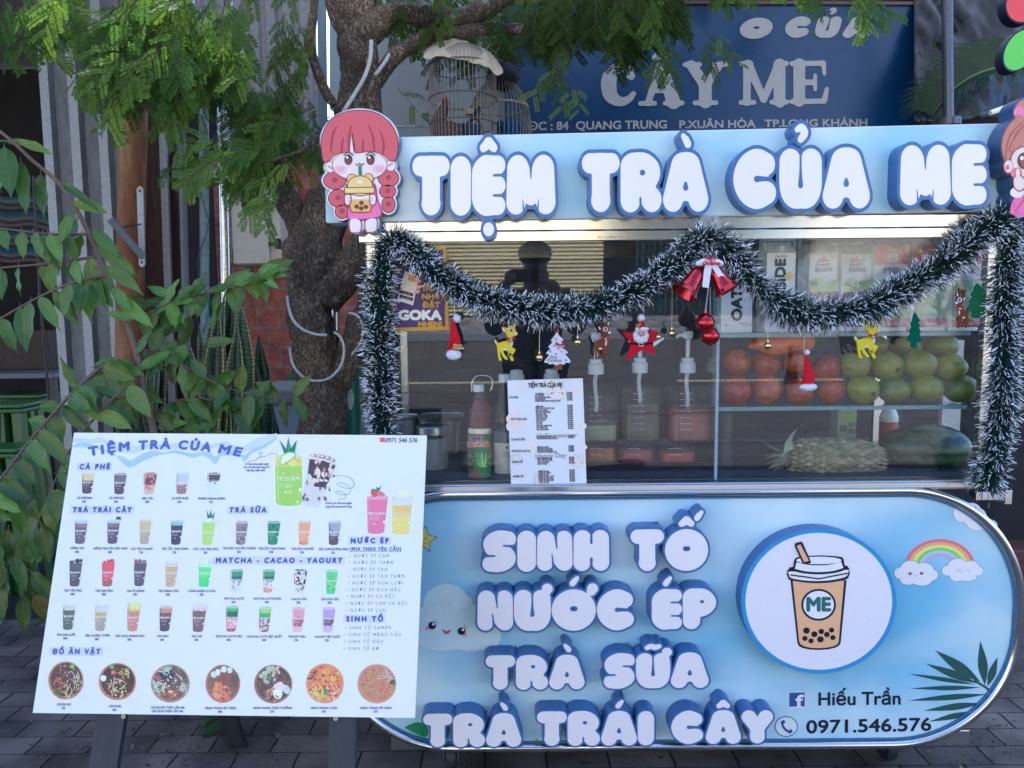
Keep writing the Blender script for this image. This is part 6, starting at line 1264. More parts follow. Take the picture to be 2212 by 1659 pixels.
# pineapple on the deck
c0, c1 = onY(*gx(735, 1425), 2.14), onY(*gx(1290, 1440), 2.14); ax = (c1 - c0).normalized(); Ln_ = (c1 - c0).length
t = thing('pineapple', 'pineapple lying on its side on the cabinet deck', 'pineapple', c0)
rp = pxr(43, 2.14); up = Vector((0, 0, 1)); sd_ = ax.cross(up)
b = MB(); b2 = MB(); rows_, per = 15, 17
def pr_r(u): return rp * max(.1, (1 - abs((u - .48) / .56) ** 3.0)) ** .5
b.tube([c0 + ax * (Ln_ * i / 20) for i in range(21)], [pr_r(i / 20) * .94 for i in range(21)], 28)
for i in range(rows_):
    u = (i + .5) / rows_
    for k in range(per):
        a = 2 * math.pi * (k + .5 * (i % 2)) / per; r = pr_r(u); d = up * math.cos(a) + sd_ * math.sin(a); p = c0 + ax * (Ln_ * u) + d * r * .93
        tt = d.cross(ax); w_, l_ = r * math.pi / per * 1.02, Ln_ / rows_ * .98
        q = [p - ax * l_, p + tt * w_, p + ax * l_, p - tt * w_]; tip = p + d * .0085 - ax * .004; col = rnd.choice([(.20, .19, .09), (.26, .24, .12), (.15, .15, .08), (.30, .26, .15)])
        b2.add(q + [tip], [(0, 1, 4), (1, 2, 4), (2, 3, 4), (3, 0, 4)], col)
        b2.add([tip - tt * .0012, tip + tt * .0012, tip + d * .004 - ax * .007], [(0, 1, 2)], (.34, .31, .2))
b.build('flesh', mat('pineapple_core', (.10, .10, .05), .8), t); b2.build('rind', mat('pineapple_rind', rough=.65, vcol=True, var=.35, scale=60), t)
b = MB()
for k in range(26):
    a = rnd.uniform(0, 6.28); l = rnd.uniform(.05, .13); d = up * math.cos(a) + sd_ * math.sin(a); p0 = c0 + ax * .02 + d * .012; wdt = rnd.uniform(.007, .013); bend = rnd.uniform(.2, .9); pts = []
    for q in range(6): f = q / 5; pts.append(p0 - ax * (l * f * (1 - .3 * bend * f)) + d * (l * bend * f * f * .9) + Vector((0, 0, -.03 * f * f)))
    ws = [wdt * (1 - (q / 5) ** 1.6) + .0006 for q in range(6)]; tt = ax.cross(d); vs = []
    for q in range(6): vs += [pts[q] - tt * ws[q] + d * ws[q] * .3, pts[q], pts[q] + tt * ws[q] + d * ws[q] * .3]
    b.add(vs, [(3 * q + e, 3 * q + e + 1, 3 * q + e + 4, 3 * q + e + 3) for q in range(5) for e in (0, 1)], rnd.choice([(.16, .2, .1), (.24, .27, .17), (.30, .31, .22)]), smooth=True)
pl = [onY(*gx(x, y), 2.10) for x, y in bez2([(735, 1400), (740, 1330), (780, 1270), (830, 1235), (885, 1208)], 3)]; vs = []
for q, p in enumerate(pl): w_ = .013 * (1 - q / (len(pl) - 1)) + .0005; vs += [p + Vector((-w_, 0, -w_ * .6)), p + Vector((0, .008, 0)), p + Vector((w_, 0, w_ * .6))]
b.add(vs, [(3 * q + e, 3 * q + e + 1, 3 * q + e + 4, 3 * q + e + 3) for q in range(len(pl) - 1) for e in (0, 1)], (.26, .31, .2), smooth=True)
b.build('crown', mat('pineapple_leaf', rough=.5, vcol=True, var=.2, scale=20), t)
# watermelon
c = onY(*gx(1548, 1375), 2.20); a = pxr(98, 2.2); e = pxr(54, 2.2)
wm = bpy.data.materials.new('watermelon_skin'); wm.use_nodes = True; n = wm.node_tree.nodes; L = wm.node_tree.links; tc = n.new('ShaderNodeTexCoord'); wv = n.new('ShaderNodeTexWave'); wv.bands_direction = 'Z'; wv.inputs['Scale'].default_value = 9; wv.inputs['Distortion'].default_value = 5; wv.inputs['Detail'].default_value = 3; wv.inputs['Detail Scale'].default_value = 3; L.new(tc.outputs['Object'], wv.inputs[0]); rp_ = n.new('ShaderNodeValToRGB'); rp_.color_ramp.elements[0].color = (.012, .03, .012, 1); rp_.color_ramp.elements[1].color = (.055, .10, .035, 1); rp_.color_ramp.elements[0].position = .35; rp_.color_ramp.elements[1].position = .62; L.new(wv.outputs[1], rp_.inputs[0]); L.new(rp_.outputs[0], n['Principled BSDF'].inputs[0]); n['Principled BSDF'].inputs['Roughness'].default_value = .35
b = MB(); b.ball(c, (a, e * 1.05, e), 40); o = b.build('watermelon', wm); tag(o, 'large dark green watermelon beside the pineapple', 'watermelon')
# juice carton and red bottle at the back
t, sh = carton(1810, 1851, 888, 2.36, .05, DECK, 'small green and cream drink carton behind the pineapple', 'drink_carton', mcol=(.36, .40, .28)); pr = MB()
for (x0, y0, x1, y1, col) in [(1812, 890, 1849, 906, (130, 160, 100)), (1814, 918, 1830, 932, (90, 110, 110)), (1833, 912, 1848, 922, (110, 120, 110)), (1833, 926, 1848, 936, (110, 110, 100))]: pr.P(sh, [(x0, y0), (x1, y0), (x1, y1), (x0, y1)], A(*col), .0006)
pr.build('printed_front', M_print, t)
p = onY(1916, 1000, 2.46); zt = onY(1916, 880, 2.46).z; r = pxr(19, 2.46); t = thing('cleaning_bottle', 'red and white plastic bottle behind the watermelon', 'bottle', (p.x, 2.46, DECK))
zm = DECK + (zt - DECK) * .66
b = MB(); b.lathe([(r * .95, DECK), (r, DECK + .01), (r, zm - .001)], (p.x, 2.46, 0), 22); b.build('body', mat('red_plastic', (.36, .05, .04), .4, var=.1), t)
b = MB(); b.lathe([(r * 1.0, zm), (r * 1.0, zt - .03), (r * .6, zt)], (p.x, 2.46, 0), 22); b.build('neck', M_wplast, t)
# hook at the top middle of the fascia
t = thing('adhesive_hook', 'clear square adhesive hook holding the tinsel peak', 'hook', onY(1533, 490, 1.98))
b = MB(); sh = sheetY(1.981); b.prism([closed2([(1513, 467), (1532, 465), (1553, 467), (1555, 498), (1534, 501), (1512, 500)], 4)] and [[sh.w(*q) for q in closed2([(1513, 467), (1532, 465), (1553, 467), (1555, 498), (1534, 501), (1512, 500)], 4)]], (0, .003, 0)); b.build('pad', glass('hook_plastic', (.9, .9, .92), 1.45, .15, haze=.35), t)
# ---------------------------------------------------------------- tinsel garland
GY = 1.945
gp = [(826, 935), (826, 860), (824, 780), (820, 700), (822, 620), (830, 560), (846, 524), (872, 528), (910, 562), (960, 602), (1020, 636), (1090, 660), (1170, 672), (1250, 668), (1320, 650), (1390, 618), (1450, 575), (1500, 530), (1533, 508), (1562, 528), (1600, 572), (1645, 622), (1700, 662), (1760, 678), (1820, 674), (1890, 655), (1960, 622), (2030, 578), (2090, 530), (2135, 492), (2162, 478), (2178, 510), (2172, 600), (2166, 700), (2166, 800), (2160, 900), (2146, 990), (2126, 1050)]
pts = bez([onY(x, y, GY) for x, y in gp], 10)
t = thing('tinsel_garland', 'green tinsel garland with frosted white tips swagged across the cart', 'garland', pts[0])
b = MB(); b.tube(pts, .006, 6); b.build('cord', mat('tinsel_core', (.005, .03, .02), .6), t)
seg = [(pts[i + 1] - pts[i]).length for i in range(len(pts) - 1)]; tot = sum(seg)
TD = [(.003, .022, .016), (.004, .034, .024), (.002, .014, .012), (.005, .045, .032)]
b = MB(); NT = 50000; acc = 0; i = 0; step = tot / NT
for k in range(NT):
    s_ = k * step
    while i < len(seg) - 1 and acc + seg[i] < s_: acc += seg[i]; i += 1
    f = (s_ - acc) / seg[i]; p = pts[i].lerp(pts[i + 1], f); tan = (pts[i + 1] - pts[i]).normalized()
    o1 = tan.orthogonal().normalized(); o2 = tan.cross(o1); a = rnd.uniform(0, 6.2832); d = o1 * math.cos(a) + o2 * math.sin(a)
    if d.y > .55 or rnd.random() < .35 + .9 * noise.noise((s_ * 14, math.cos(a), math.sin(a))): continue
    d = (d + tan * rnd.gauss(.25, .35) + Vector((rnd.gauss(0, .15), rnd.gauss(0, .15), rnd.gauss(-.08, .15)))).normalized()
    l = rnd.uniform(.034, .052) * (1.0 + .30 * noise.noise((s_ * 9, a * .5, 1.0)) + .12 * noise.noise((s_ * 31, 2, 4))); side = d.cross(Vector((rnd.gauss(0, 1), rnd.gauss(0, 1), rnd.gauss(0, 1)))).normalized() * rnd.uniform(.0007, .0012)
    bend = Vector((rnd.gauss(0, .004), rnd.gauss(0, .004), rnd.gauss(-.002, .003)))
    p0 = p + d * .004; fr = rnd.uniform(.68, .85); p1 = p + d * l * fr + bend * .6; p2 = p + d * l + bend * 1.6; g = rnd.choice(TD); w_ = rnd.uniform(.74, .95)
    white = (w_, w_ * 1.02, w_ * 1.05) if rnd.random() < .46 else g
    b.add([p0 - side, p0 + side, p1 + side, p1 - side, p2 + side * .7, p2 - side * .7], [(0, 1, 2, 3)], g); b.f.append([len(b.v) - 3, len(b.v) - 4, len(b.v) - 2, len(b.v) - 1]); b.c.append(white); b.m.append(0); b.sm.append(False)
b.build('tinsel', mat('tinsel', rough=.45, vcol=True, var=0, spec=.5), t)

# ---------------------------------------------------------------- ornaments hung from it
M_felt = mat('felt', rough=.95, vcol=True, var=.12, scale=120, spec=.1, bump=.15, bscale=300)
M_fluff = mat('fluff', (.72, .72, .75), 1, var=.08, scale=90, bump=.6, bscale=200)
M_thread = mat('white_thread', (.6, .6, .6), .8); M_goldth = mat('gold_thread', (.5, .36, .1), .5, .6)
M_gold = mat('gold', (.80, .62, .25), .12, 1, var=.03)
M_redgl = mat('red_gloss', (.42, .008, .012), .12, .85, var=.05, coat=.6)
M_ribbon = mat('red_ribbon', (.42, .02, .03), .45, var=.1)
OY = 1.952
def string(t, x, y0, y1, m=None, Y=OY):
    b = MB(); b.tube([onY(x, y0, Y), onY(x + .4, (y0 + y1) / 2, Y), onY(x, y1, Y)], .0008, 5); b.build('string', m or M_thread, t)
def bell(x, y, ys, lab, r=8.2, m=None):
    c = onY(x, y, OY); t = thing('jingle_bell', lab, 'bell', c, 'small gold bells on strings'); R_ = pxr(r, OY)
    b = MB(); b.ball(c, R_, 20); b.tube([c + Vector((0, 0, R_)), c + Vector((0, 0, R_ * 1.5))], R_ * .25, 8); b.ball(c + Vector((0, -.0, 0)), (R_ * 1.04, R_ * 1.04, R_ * .08), 20); b.build('shell', M_gold, t)
    b = MB(); b.box(c + Vector((0, -R_ * .8, -R_ * .5)), (R_ * .9, R_ * .5, R_ * .16)); b.build('slot', M_black, t)
    string(t, x, ys, y - r * 1.4, m); return t
bell(1165, 772, 655, 'gold bell hung between the yellow deer and the white felt tree'); bell(1247.6, 739, 655, 'gold bell hung between the white felt tree and the brown deer'); bell(1451.5, 720, 580, 'gold bell on a thin gold thread right of the star santa', m=M_goldth); bell(1658.6, 747, 640, 'gold bell hanging in front of the carrot')
def fluffball(t, name, c, r, n=16):
    sd = rnd.random() * 90; b = MB(); b.ball(c, r, 22, disp=lambda u: 1 + .16 * noise.noise(u * 3.2 + Vector((sd, 0, 0))) + .07 * noise.noise(u * 9)); b.build(name, M_fluff, t)
def hat(tip, base, hw, pom, fur, ys, lab, badge=False):
    t = thing('santa_hat', lab, 'felt hat', onY(*base, OY), 'little red felt hats')
    b = MB(); tp, bs = onY(*tip, OY), onY(*base, OY); H_ = (tp - bs).length; q = Vector((0, 0, 1)).rotation_difference((tp - bs).normalized()).to_matrix(); rw = pxr(hw, OY)
    b.lathe([(rw * (1 - .84 * (k / 8) ** 1.1), H_ * k / 8) for k in range(9)], (0, 0, 0), 22, col=(.50, .012, .02)); b.v = [tuple(bs + q @ Vector((v[0], v[1] * .55, v[2])) + Vector((.003 * math.sin(v[2] * 60), 0, 0))) for v in b.v]; b.build('cone', M_felt, t)
    fluffball(t, 'pompom', onY(*pom[:2], OY - .004), pxr(pom[2], OY))
    sd = rnd.random() * 90; b = MB(); b.ball(onY(*fur[:2], OY), (pxr(fur[2], OY), pxr(fur[2], OY) * .6, pxr(fur[3], OY)), 26, disp=lambda u: 1 + .12 * noise.noise(u * 4 + Vector((sd, 0, 0))) + .06 * noise.noise(u * 11)); b.build('fur_brim', M_fluff, t)
    if badge:
        sh = sheetY(OY - .016); pr = MB(); pr.T(sh, 'Merry', 980, 998, 748, 5, (.5, .38, .14), 0, bold=.5); pr.T(sh, 'Christmas', 978, 1002, 754, 5, (.5, .38, .14), 0, bold=.5)
        for k in range(4): pr.Ln(sh, bez2([(972, 752), (976, 742), (970 + k * 4, 730)], 3), 1.4, (.45, .02, .03), 0)
        pr.build('gold_badge', M_felt, t)
    string(t, pom[0] - 6, ys, tip[1] - 2)
hat((981, 688), (980, 755), 15.5, (987.6, 688, 9), (980, 766, 16.5, 12), 625, 'red felt hat with a gold badge below the purple poster', True)
hat((1743, 766), (1745, 828), 15.5, (1743, 761, 6), (1746, 836, 19, 9), 680, 'plain red felt hat hanging in front of the apples')
DEER = [(1000, 320), (1018, 335), (1030, 352), (1075, 338), (1110, 330), (1110, 290), (1096, 258), (1072, 246), (1062, 222), (1068, 205), (1090, 210), (1112, 214), (1138, 194), (1158, 190), (1160, 175), (1178, 163), (1194, 170), (1195, 190), (1182, 214), (1190, 244), (1203, 262), (1196, 280), (1168, 290), (1156, 305), (1162, 350), (1152, 388), (1180, 404), (1184, 420), (1152, 465), (1124, 466), (1120, 450), (1142, 440), (1146, 428), (1136, 420), (1150, 458), (1170, 506), (1146, 510), (1128, 462), (1108, 420), (1076, 424), (1088, 456), (1118, 496), (1094, 501), (1066, 466), (1048, 430), (1048, 470), (1062, 506), (1038, 509), (1028, 462), (1020, 400), (1014, 366), (998, 344)]
def deer(fx, lab, col, antl, ys, sx, hoof=None, m=None, thin=False):
    o = fx(1120, 340); t = thing('felt_deer', lab, 'felt deer', onY(*o, OY), 'felt deer ornaments'); sh = sheetY(OY)
    b = MB(); b.prism([[sh.w(*q) for q in closed2([fx(*p) for p in DEER], 2)]], (0, .005, 0), col); b.build('body', M_felt, t)
    pr = MB(); WHT = (.66, .64, .7)
    pr.P(sh, closed2([fx(*p) for p in ((1066, 212), (1082, 218), (1092, 240), (1076, 240))], 3), WHT, .0008); pr.P(sh, closed2([fx(*p) for p in ((1168, 180), (1184, 172), (1188, 188), (1176, 206))], 3), WHT, .0008)
    pr.E(sh, *fx(1146, 238), 5.2, 5.2, WHT, .0010, 16); pr.E(sh, *fx(1147, 238), 3.2, 3.6, (.12, .12, .2), .0014, 14); pr.E(sh, *fx(1192, 268), 3.2, 2.8, WHT, .0012, 12)
    pr.P(sh, closed2([fx(*p) for p in ((1150, 320), (1164, 335), (1160, 370), (1148, 388), (1142, 360))], 3), WHT, .0008); pr.P(sh, closed2([fx(*p) for p in ((1000, 322), (1010, 330), (1012, 350), (1000, 344))], 3), WHT, .0009); pr.P(sh, closed2([fx(*p) for p in ((1070, 408), (1100, 404), (1106, 416), (1078, 420))], 3), WHT, .0008)
    pr.build('white_markings', M_felt, t)
    b = MB()
    for base, pts_ in (((1092, 208), [(1085, 185), (1072, 160), (1064, 138)]), ((1085, 185), [(1100, 165), (1098, 140)]), ((1150, 192), [(1148, 165), (1156, 140), (1170, 128)]), ((1148, 165), [(1130, 150), (1126, 130)])):
        b.tube([onY(*fx(*q), OY + .002) for q in [base] + pts_], [.0042, .0036, .0028, .0018][:len(pts_) + 1], 6, col=antl)
    b.build('antlers', M_felt, t)
    b = MB(); rb = (.42, .03, .03); sh2 = sheetY(OY - .004); c = fx(1143, 315)
    for s_ in (-1, 1): b.P(sh2, [c, (c[0] + s_ * 10, c[1] - 6), (c[0] + s_ * 9, c[1] + 3)], rb, 0); b.Ln(sh2, [c, (c[0] + s_ * 7, c[1] + 8)], 1.6, rb, .0003)
    b.build('bow', M_felt, t)
    b = MB(); b.ball(onY(*fx(1146, 326), OY - .006), .0045, 10); b.build('tiny_bell', M_steel, t)
    string(t, fx(1130, 200)[0], ys, fx(1130, 200)[1], M_goldth)
YEL, BRN = (.68, .56, .02), (.17, .05, .02)
deer(lambda x, y: gz(x, y), 'yellow felt deer hung left of the white felt tree', YEL, (.2, .06, .03), 640, 1)
deer(lambda x, y: (1303 + (x - 1120) * .19, 731 + (y - 320) * .2396), 'brown felt deer in front of the pump bottle', BRN, (.2, .08, .04), 650, 1)
deer(lambda x, y: (1879 + (x - 1120) * .27, 736 + (y - 360) * .25), 'yellow felt deer hung in front of the green fruit', YEL, (.2, .06, .03), 650, 1)
deer(lambda x, y: (2080 - (x - 1100) * .15, 668 + (y - 330) * .22), 'brown felt deer turned left near the right end of the garland', BRN, (.14, .05, .025), 560, -1)
# felt trees
def tree_o(fx, pts_, lab, col, trunk, ys, extras=False):
    o = fx(*pts_[0]); t = thing('felt_tree', lab, 'felt tree', onY(*fx(*pts_[len(pts_) // 2]), OY), 'felt tree ornaments'); sh = sheetY(OY - .001)
    if trunk: b = MB(); b.prism([[sh.w(*q, -.001) for q in [fx(*p) for p in trunk]]], (0, .004, 0), (.22, .07, .03)); b.build('trunk', M_felt, t)
    b = MB(); b.prism([[sh.w(*q) for q in closed2([fx(*p) for p in pts_], 3)]], (0, .005, 0), col); b.build('felt_crown', M_felt, t)
    if extras:
        pr = MB()
        for (x, y, c) in [(1552, 318, (.2, .25, .4)), (1535, 375, (.2, .25, .4)), (1500, 428, (.5, .1, .2)), (1550, 452, (.5, .1, .2)), (1600, 430, (.4, .4, .5)), (1640, 505, (.5, .1, .2)), (1580, 408, (.55, .5, .3)), (1475, 505, (.3, .35, .5))]: pr.E(sh, *fx(x, y), 2.2, 2.2, c, .0008, 10)
        pr.T(sh, 'Merry', fx(1495, 0)[0], fx(1565, 0)[0], fx(0, 490)[1], 6, (.36, .35, .34), .0008, bold=.6, shear=.3); pr.T(sh, 'Christmas', fx(1476, 0)[0], fx(1604, 0)[0], fx(0, 520)[1], 6, (.36, .35, .34), .0008, bold=.6, shear=.3); pr.build('beads', M_felt, t)
        b = MB(); c = fx(1590, 368); sh2 = sheetY(OY - .004); rb = (.42, .02, .03)
        for s_ in (-1, 1): b.P(sh2, [c, (c[0] + s_ * 10, c[1] - 7), (c[0] + s_ * 10, c[1] + 2)], rb, 0); b.Ln(sh2, [c, (c[0] + s_ * 7, c[1] + 8)], 1.8, rb, .0003)
        b.build('bow', M_felt, t)
        st_ = []; c = fx(1560, 244)
        for k in range(10): a = R(-90 + 36 * k); r = 5.2 if k % 2 == 0 else 2.4; st_.append((c[0] + r * math.cos(a), c[1] + r * math.sin(a)))
        b = MB(); b.prism([[sh2.w(*q) for q in st_]], (0, .003, 0), rb); b.build('star', M_felt, t)
    string(t, fx(*pts_[0])[0], ys, fx(*pts_[0])[1] + 2, M_goldth)
WT = [(1560, 252), (1580, 285), (1618, 325), (1606, 332), (1600, 345), (1630, 372), (1622, 384), (1612, 396), (1655, 432), (1650, 446), (1632, 450), (1680, 510), (1668, 532), (1640, 528), (1620, 548), (1590, 538), (1560, 552), (1520, 540), (1490, 545), (1475, 530), (1448, 530), (1452, 505), (1490, 460), (1468, 450), (1466, 436), (1502, 402), (1484, 395), (1486, 380), (1518, 345), (1506, 330), (1512, 318), (1538, 285)]
tree_o(gz, WT, 'white felt tree with a red bow and silver lettering', (.66, .66, .72), [(1535, 540), (1606, 545), (1608, 585), (1570, 592), (1534, 582)], 640, True)
GT = [(1490, 572), (1505, 600), (1522, 620), (1508, 628), (1520, 655), (1512, 662), (1524, 690), (1514, 697), (1528, 735), (1516, 750), (1500, 745), (1496, 780), (1470, 778), (1468, 745), (1452, 742), (1448, 725), (1464, 695), (1456, 685), (1470, 655), (1464, 640), (1476, 615), (1480, 590)]
tree_o(gx, GT, 'dark green felt tree hung right of the yellow deer', (.008, .10, .05), None, 600)
tree_o(lambda x, y: (2113 + (x - 1490) * .55, 612 + (y - 572) * .36), GT, 'green felt tree half behind the right strand of tinsel', (.02, .12, .045), None, 560)
# star santa
t = thing('santa_star', 'red felt star with a bearded santa face and black belt', 'felt star', onY(*gy(730, 340), OY)); sh = sheetY(OY - .002)
ST = [(565, 258), (590, 250), (655, 255), (740, 170), (800, 235), (880, 248), (884, 268), (835, 345), (840, 365), (852, 435), (842, 455), (740, 420), (640, 485), (605, 506), (598, 490), (640, 370), (640, 345)]
b = MB(); b.prism([[sh.w(*q) for q in closed2([gy(*p) for p in ST], 3)]], (0, .009, 0), (.46, .01, .02)); b.build('star_body', M_felt, t, bevel=.002)
b = MB(); b.Ln(sh, [gy(638, 355), gy(730, 366), gy(838, 352)], 4, (.012, .012, .014), .0012); b.build('belt', M_felt, t)
b = MB(); b.Ln(sh, [gy(714, 348), gy(748, 348), gy(748, 378), gy(714, 378)], 1.6, (.7, .7, .7), .0020, closed=True); b.build('buckle', M_felt, t)
sd = 3.3; b = MB(); b.ball(onY(*gy(730, 290), OY - .006), (pxr(17, OY), .009, pxr(16, OY)), 28, disp=lambda u: 1 + .14 * noise.noise(u * 5) + .08 * noise.noise(u * 12)); b.build('beard', M_fluff, t)
b = MB(); b.ball(onY(*gy(733, 268), OY - .012), (pxr(9, OY), .006, pxr(7, OY)), 20, col=(.5, .3, .24)); b.ball(onY(*gy(731, 286), OY - .018), .0024, 10, col=(.5, .12, .1)); b.build('face', M_felt, t)
b = MB(); 
for x in (716, 748): b.ball(onY(*gy(x, 262), OY - .0185), .0013, 8)
b.build('eyes', M_black, t)
b = MB(); b.tube([onY(*gy(738, 235), OY - .008), onY(*gy(738, 190), OY - .006), onY(*gy(742, 150), OY - .004)], [pxr(12, OY), pxr(9, OY), pxr(3, OY)], 14, col=(.46, .01, .02), flat=.5); b.build('hat_cone', M_felt, t)
b = MB(); b.ball(onY(*gy(738, 228), OY - .011), (pxr(15, OY), .008, pxr(5.5, OY)), 22, disp=lambda u: 1 + .15 * noise.noise(u * 6)); b.build('hat_fur', M_fluff, t)
fluffball(t, 'pompom', onY(*gy(733, 124), OY - .004), pxr(8, OY))
b = MB()
for k in range(12): b.ball(onY(*gy(712 + rnd.uniform(-28, 22), 195 + rnd.uniform(-18, 18)), OY - .014), .0022, 6, col=rnd.choice([(.02, .14, .04), (.5, .4, .1), (.45, .02, .02)]))
b.build('holly_sprig', M_felt, t)
b = MB(); b.ball(onY(*gy(888, 296), OY - .004), .0075, 14); b.build('tiny_bell', M_gold, t)
b = MB(); b.prism([[sh.w(*gy(*p), -.004) for p in ((842, 345), (930, 300), (940, 315), (842, 388))]], (0, .001, 0), (.6, .6, .58)); b.build('price_tag', M_felt, t)
string(t, gy(757, 0)[0], 620, gy(0, 150)[1], M_goldth)
# pair of red bells with ribbon
t = thing('red_bells', 'pair of shiny red bells with a white ribbon at the tinsel peak', 'bells', onY(1530, 590, OY - .02))
for (apex, mouth, hw) in (((1517, 578), (1478, 634), 29), ((1538, 578), (1572, 630), 29)):
    a, m_ = onY(*apex, OY - .045), onY(*mouth, OY - .06); ax = (m_ - a).normalized(); H_ = (m_ - a).length; rw = pxr(hw, OY)
    q = Vector((0, 0, 1)).rotation_difference(ax).to_matrix(); b = MB(); b.lathe([(.05 * rw, 0), (.42 * rw, H_ * .06), (.55 * rw, H_ * .25), (.62 * rw, H_ * .55), (.78 * rw, H_ * .82), (1.0 * rw, H_ * .97), (1.06 * rw, H_), (.97 * rw, H_ * 1.0), (.6 * rw, H_ * .7)], a, 36, rot=q); b.build('bell', M_redgl, t)
sh = sheetY(OY - .072); M_satin = mat('white_satin', (.66, .66, .70), .45, var=.08, scale=30)
for L_ in ([(1526, 558), (1540, 562), (1537, 580), (1531, 622), (1517, 620), (1521, 585)], [(1535, 560), (1546, 566), (1560, 590), (1576, 607), (1566, 614), (1550, 596), (1538, 578)]):
    b = MB(); b.prism([[sh.w(*q) for q in L_]], (0, .0015, 0)); b.build('ribbon', M_satin, t)
for s_ in (-1, 1):
    b = MB(); c = onY(1533 + s_ * 14, 566, OY - .066); b.ball(c, (pxr(17, OY), .008, pxr(7, OY)), 18, rot=Matrix.Rotation(s_ * .3, 3, 'Y')); b.build('bow_loop', M_satin, t)
pr = MB(); sh = sheetY(OY - .082); pr.T(sh, 'Merry', 1523, 1548, 562, 7, (.5, .03, .04), 0, bold=.7, shear=.3); pr.T(sh, 'Christmas', 1518, 1556, 572, 7, (.5, .03, .04), 0, bold=.7, shear=.3); pr.build('greeting', M_felt, t)
t = thing('red_baubles', 'two shiny red baubles strung below the red bells', 'baubles', onY(1528, 715, OY - .02))
for (x, y, r, dy) in ((1523.6, 697.5, 21, .05), (1534, 725.5, 20.5, .03)):
    c = onY(x, y, OY - dy); b = MB(); b.ball(c, pxr(r, OY - dy), 32); b.tube([c + Vector((0, 0, pxr(r, OY) * .97)), c + Vector((0, 0, pxr(r, OY) * 1.3))], .005, 10); b.build('bauble', M_redgl, t)
b = MB()
for (x0, y0, x1, y1) in ((1530, 620, 1524, 672), (1534, 622, 1534, 700)):
    for k in range(18): b.ball(onY(x0 + (x1 - x0) * k / 17, y0 + (y1 - y0) * k / 17, OY - .06), .0022, 6)
b.build('bead_string', M_steel, t)
# ---------------------------------------------------------------- blue shop sign behind
sS = sheetY(3.66); q = [(1090, 6), (1986, 10), (1990, 345), (1090, 345)]
t = thing('shop_sign', 'large dark blue sign with pale grey lettering behind the cart', 'sign', sS.w(1500, 300))
M_sblue = mat('sign_blue', (.004, .036, .11), .3, var=.08, scale=4); b = MB(); b.prism([[sS.w(*p) for p in q]], (0, .03, 0)); b.build('panel', M_sblue, t)
M_frame = mat('sign_frame', (.10, .06, .055), .5, .3, var=.2)
for (a, c) in (((1090, 4), (1990, 8)), ((1989, 4), (1993, 345))):
    b = MB(); b.tube([sS.w(*a, .006), sS.w(*c, .006)], .010, 4, smooth=False); b.build('frame_bar', M_frame, t)
GL['c'] = (.82, [st((.66, .72, .10), (.58, .86, .09), (.42, .90, .11), (.24, .78, .15), (.18, .5, .17), (.24, .22, .15), (.44, .10, .11), (.62, .16, .08), (.72, .28, .06)), st((.68, .92, .05), (.68, .66, .05))])
GL['a'] = (1.0, [st((.22, .06, .07), (.48, .9, .09)), st((.52, .9, .12), (.78, .06, .15)), st((.32, .34, .05), (.66, .34, .05)), st((.06, .05, .055), (.36, .05, .055)), st((.6, .05, .055), (.96, .05, .055))])
GL['y'] = (.95, [st((.16, .94, .11), (.46, .48, .13)), st((.80, .94, .07), (.50, .48, .09)), st((.47, .48, .14), (.47, .06, .14)), st((.03, .95, .055), (.34, .95, .055)), st((.64, .95, .055), (.95, .95, .055)), st((.25, .05, .055), (.70, .05, .055))])
GL['m'] = (1.15, [st((.17, .92, .09), (.17, .06, .09)), st((.2, .93, .11), (.57, .12, .08)), st((.94, .93, .11), (.57, .12, .08)), st((.95, .92, .14), (.95, .06, .14)), st((.03, .95, .055), (.26, .95, .055)), st((.9, .95, .055), (1.12, .95, .055)), st((.03, .05, .055), (.34, .05, .055)), st((.76, .05, .055), (1.13, .05, .055))])
GL['e'] = (.9, [st((.22, .92, .14), (.22, .08, .14)), st((.05, .94, .06), (.78, .94, .06)), st((.80, .94, .06), (.82, .70, .045)), st((.3, .5, .065), (.56, .5, .065)), st((.6, .66, .045), (.6, .34, .045)), st((.05, .06, .06), (.8, .06, .06)), st((.82, .08, .07), (.88, .34, .05))])
M_sgrey = mat('sign_letters', (.36, .35, .33), .5, var=.08, scale=10)
def flat_word(letters, x0, x1, yb, yt, slope, shear=0.0, track=.05, name='sign_letters'):
    F, org, W = word_field(letters, track); b = MB()
    for o_, hs in nest(contours(F, org, 0.0)):
        loops = [[sS.w(x0 + (p[0] + shear * p[1]) / W * (x1 - x0), yb - p[1] * (yb - yt) + slope * p[0] / W, .004) for p in q] for q in [o_] + hs]
        b.prism(loops, (0, .003, 0))
    b.build(name, M_sgrey, t)
flat_word(['c', 'a^', 'y'], 1297, 1571, 229, 137, -3, track=.0); flat_word(['m', 'e'], 1598, 1788, 226, 133, -2, track=.05)
flat_word(['O'], 1592, 1662, 84, 38, 0, .2); flat_word(['C', 'U?', 'A'], 1690, 1876, 82, 35, 0, .22, .16)
b = MB(); b.T(sS, 'ĐC : 84  QUANG TRUNG', 1143, 1440, 281, 17, (.36, .35, .33), .003, bold=.7, slope=-4); b.build('address_line', M_print, t); b = MB(); b.T(sS, 'P.XUÂN HÒA', 1468, 1632, 277, 16, (.36, .35, .33), .003, bold=.7, slope=-2); b.build('address_line', M_print, t); b = MB(); b.T(sS, 'TP.LONG KHÁNH', 1652, 1873, 274, 15, (.36, .35, .33), .003, bold=.7, slope=-2); b.build('address_line', M_print, t)
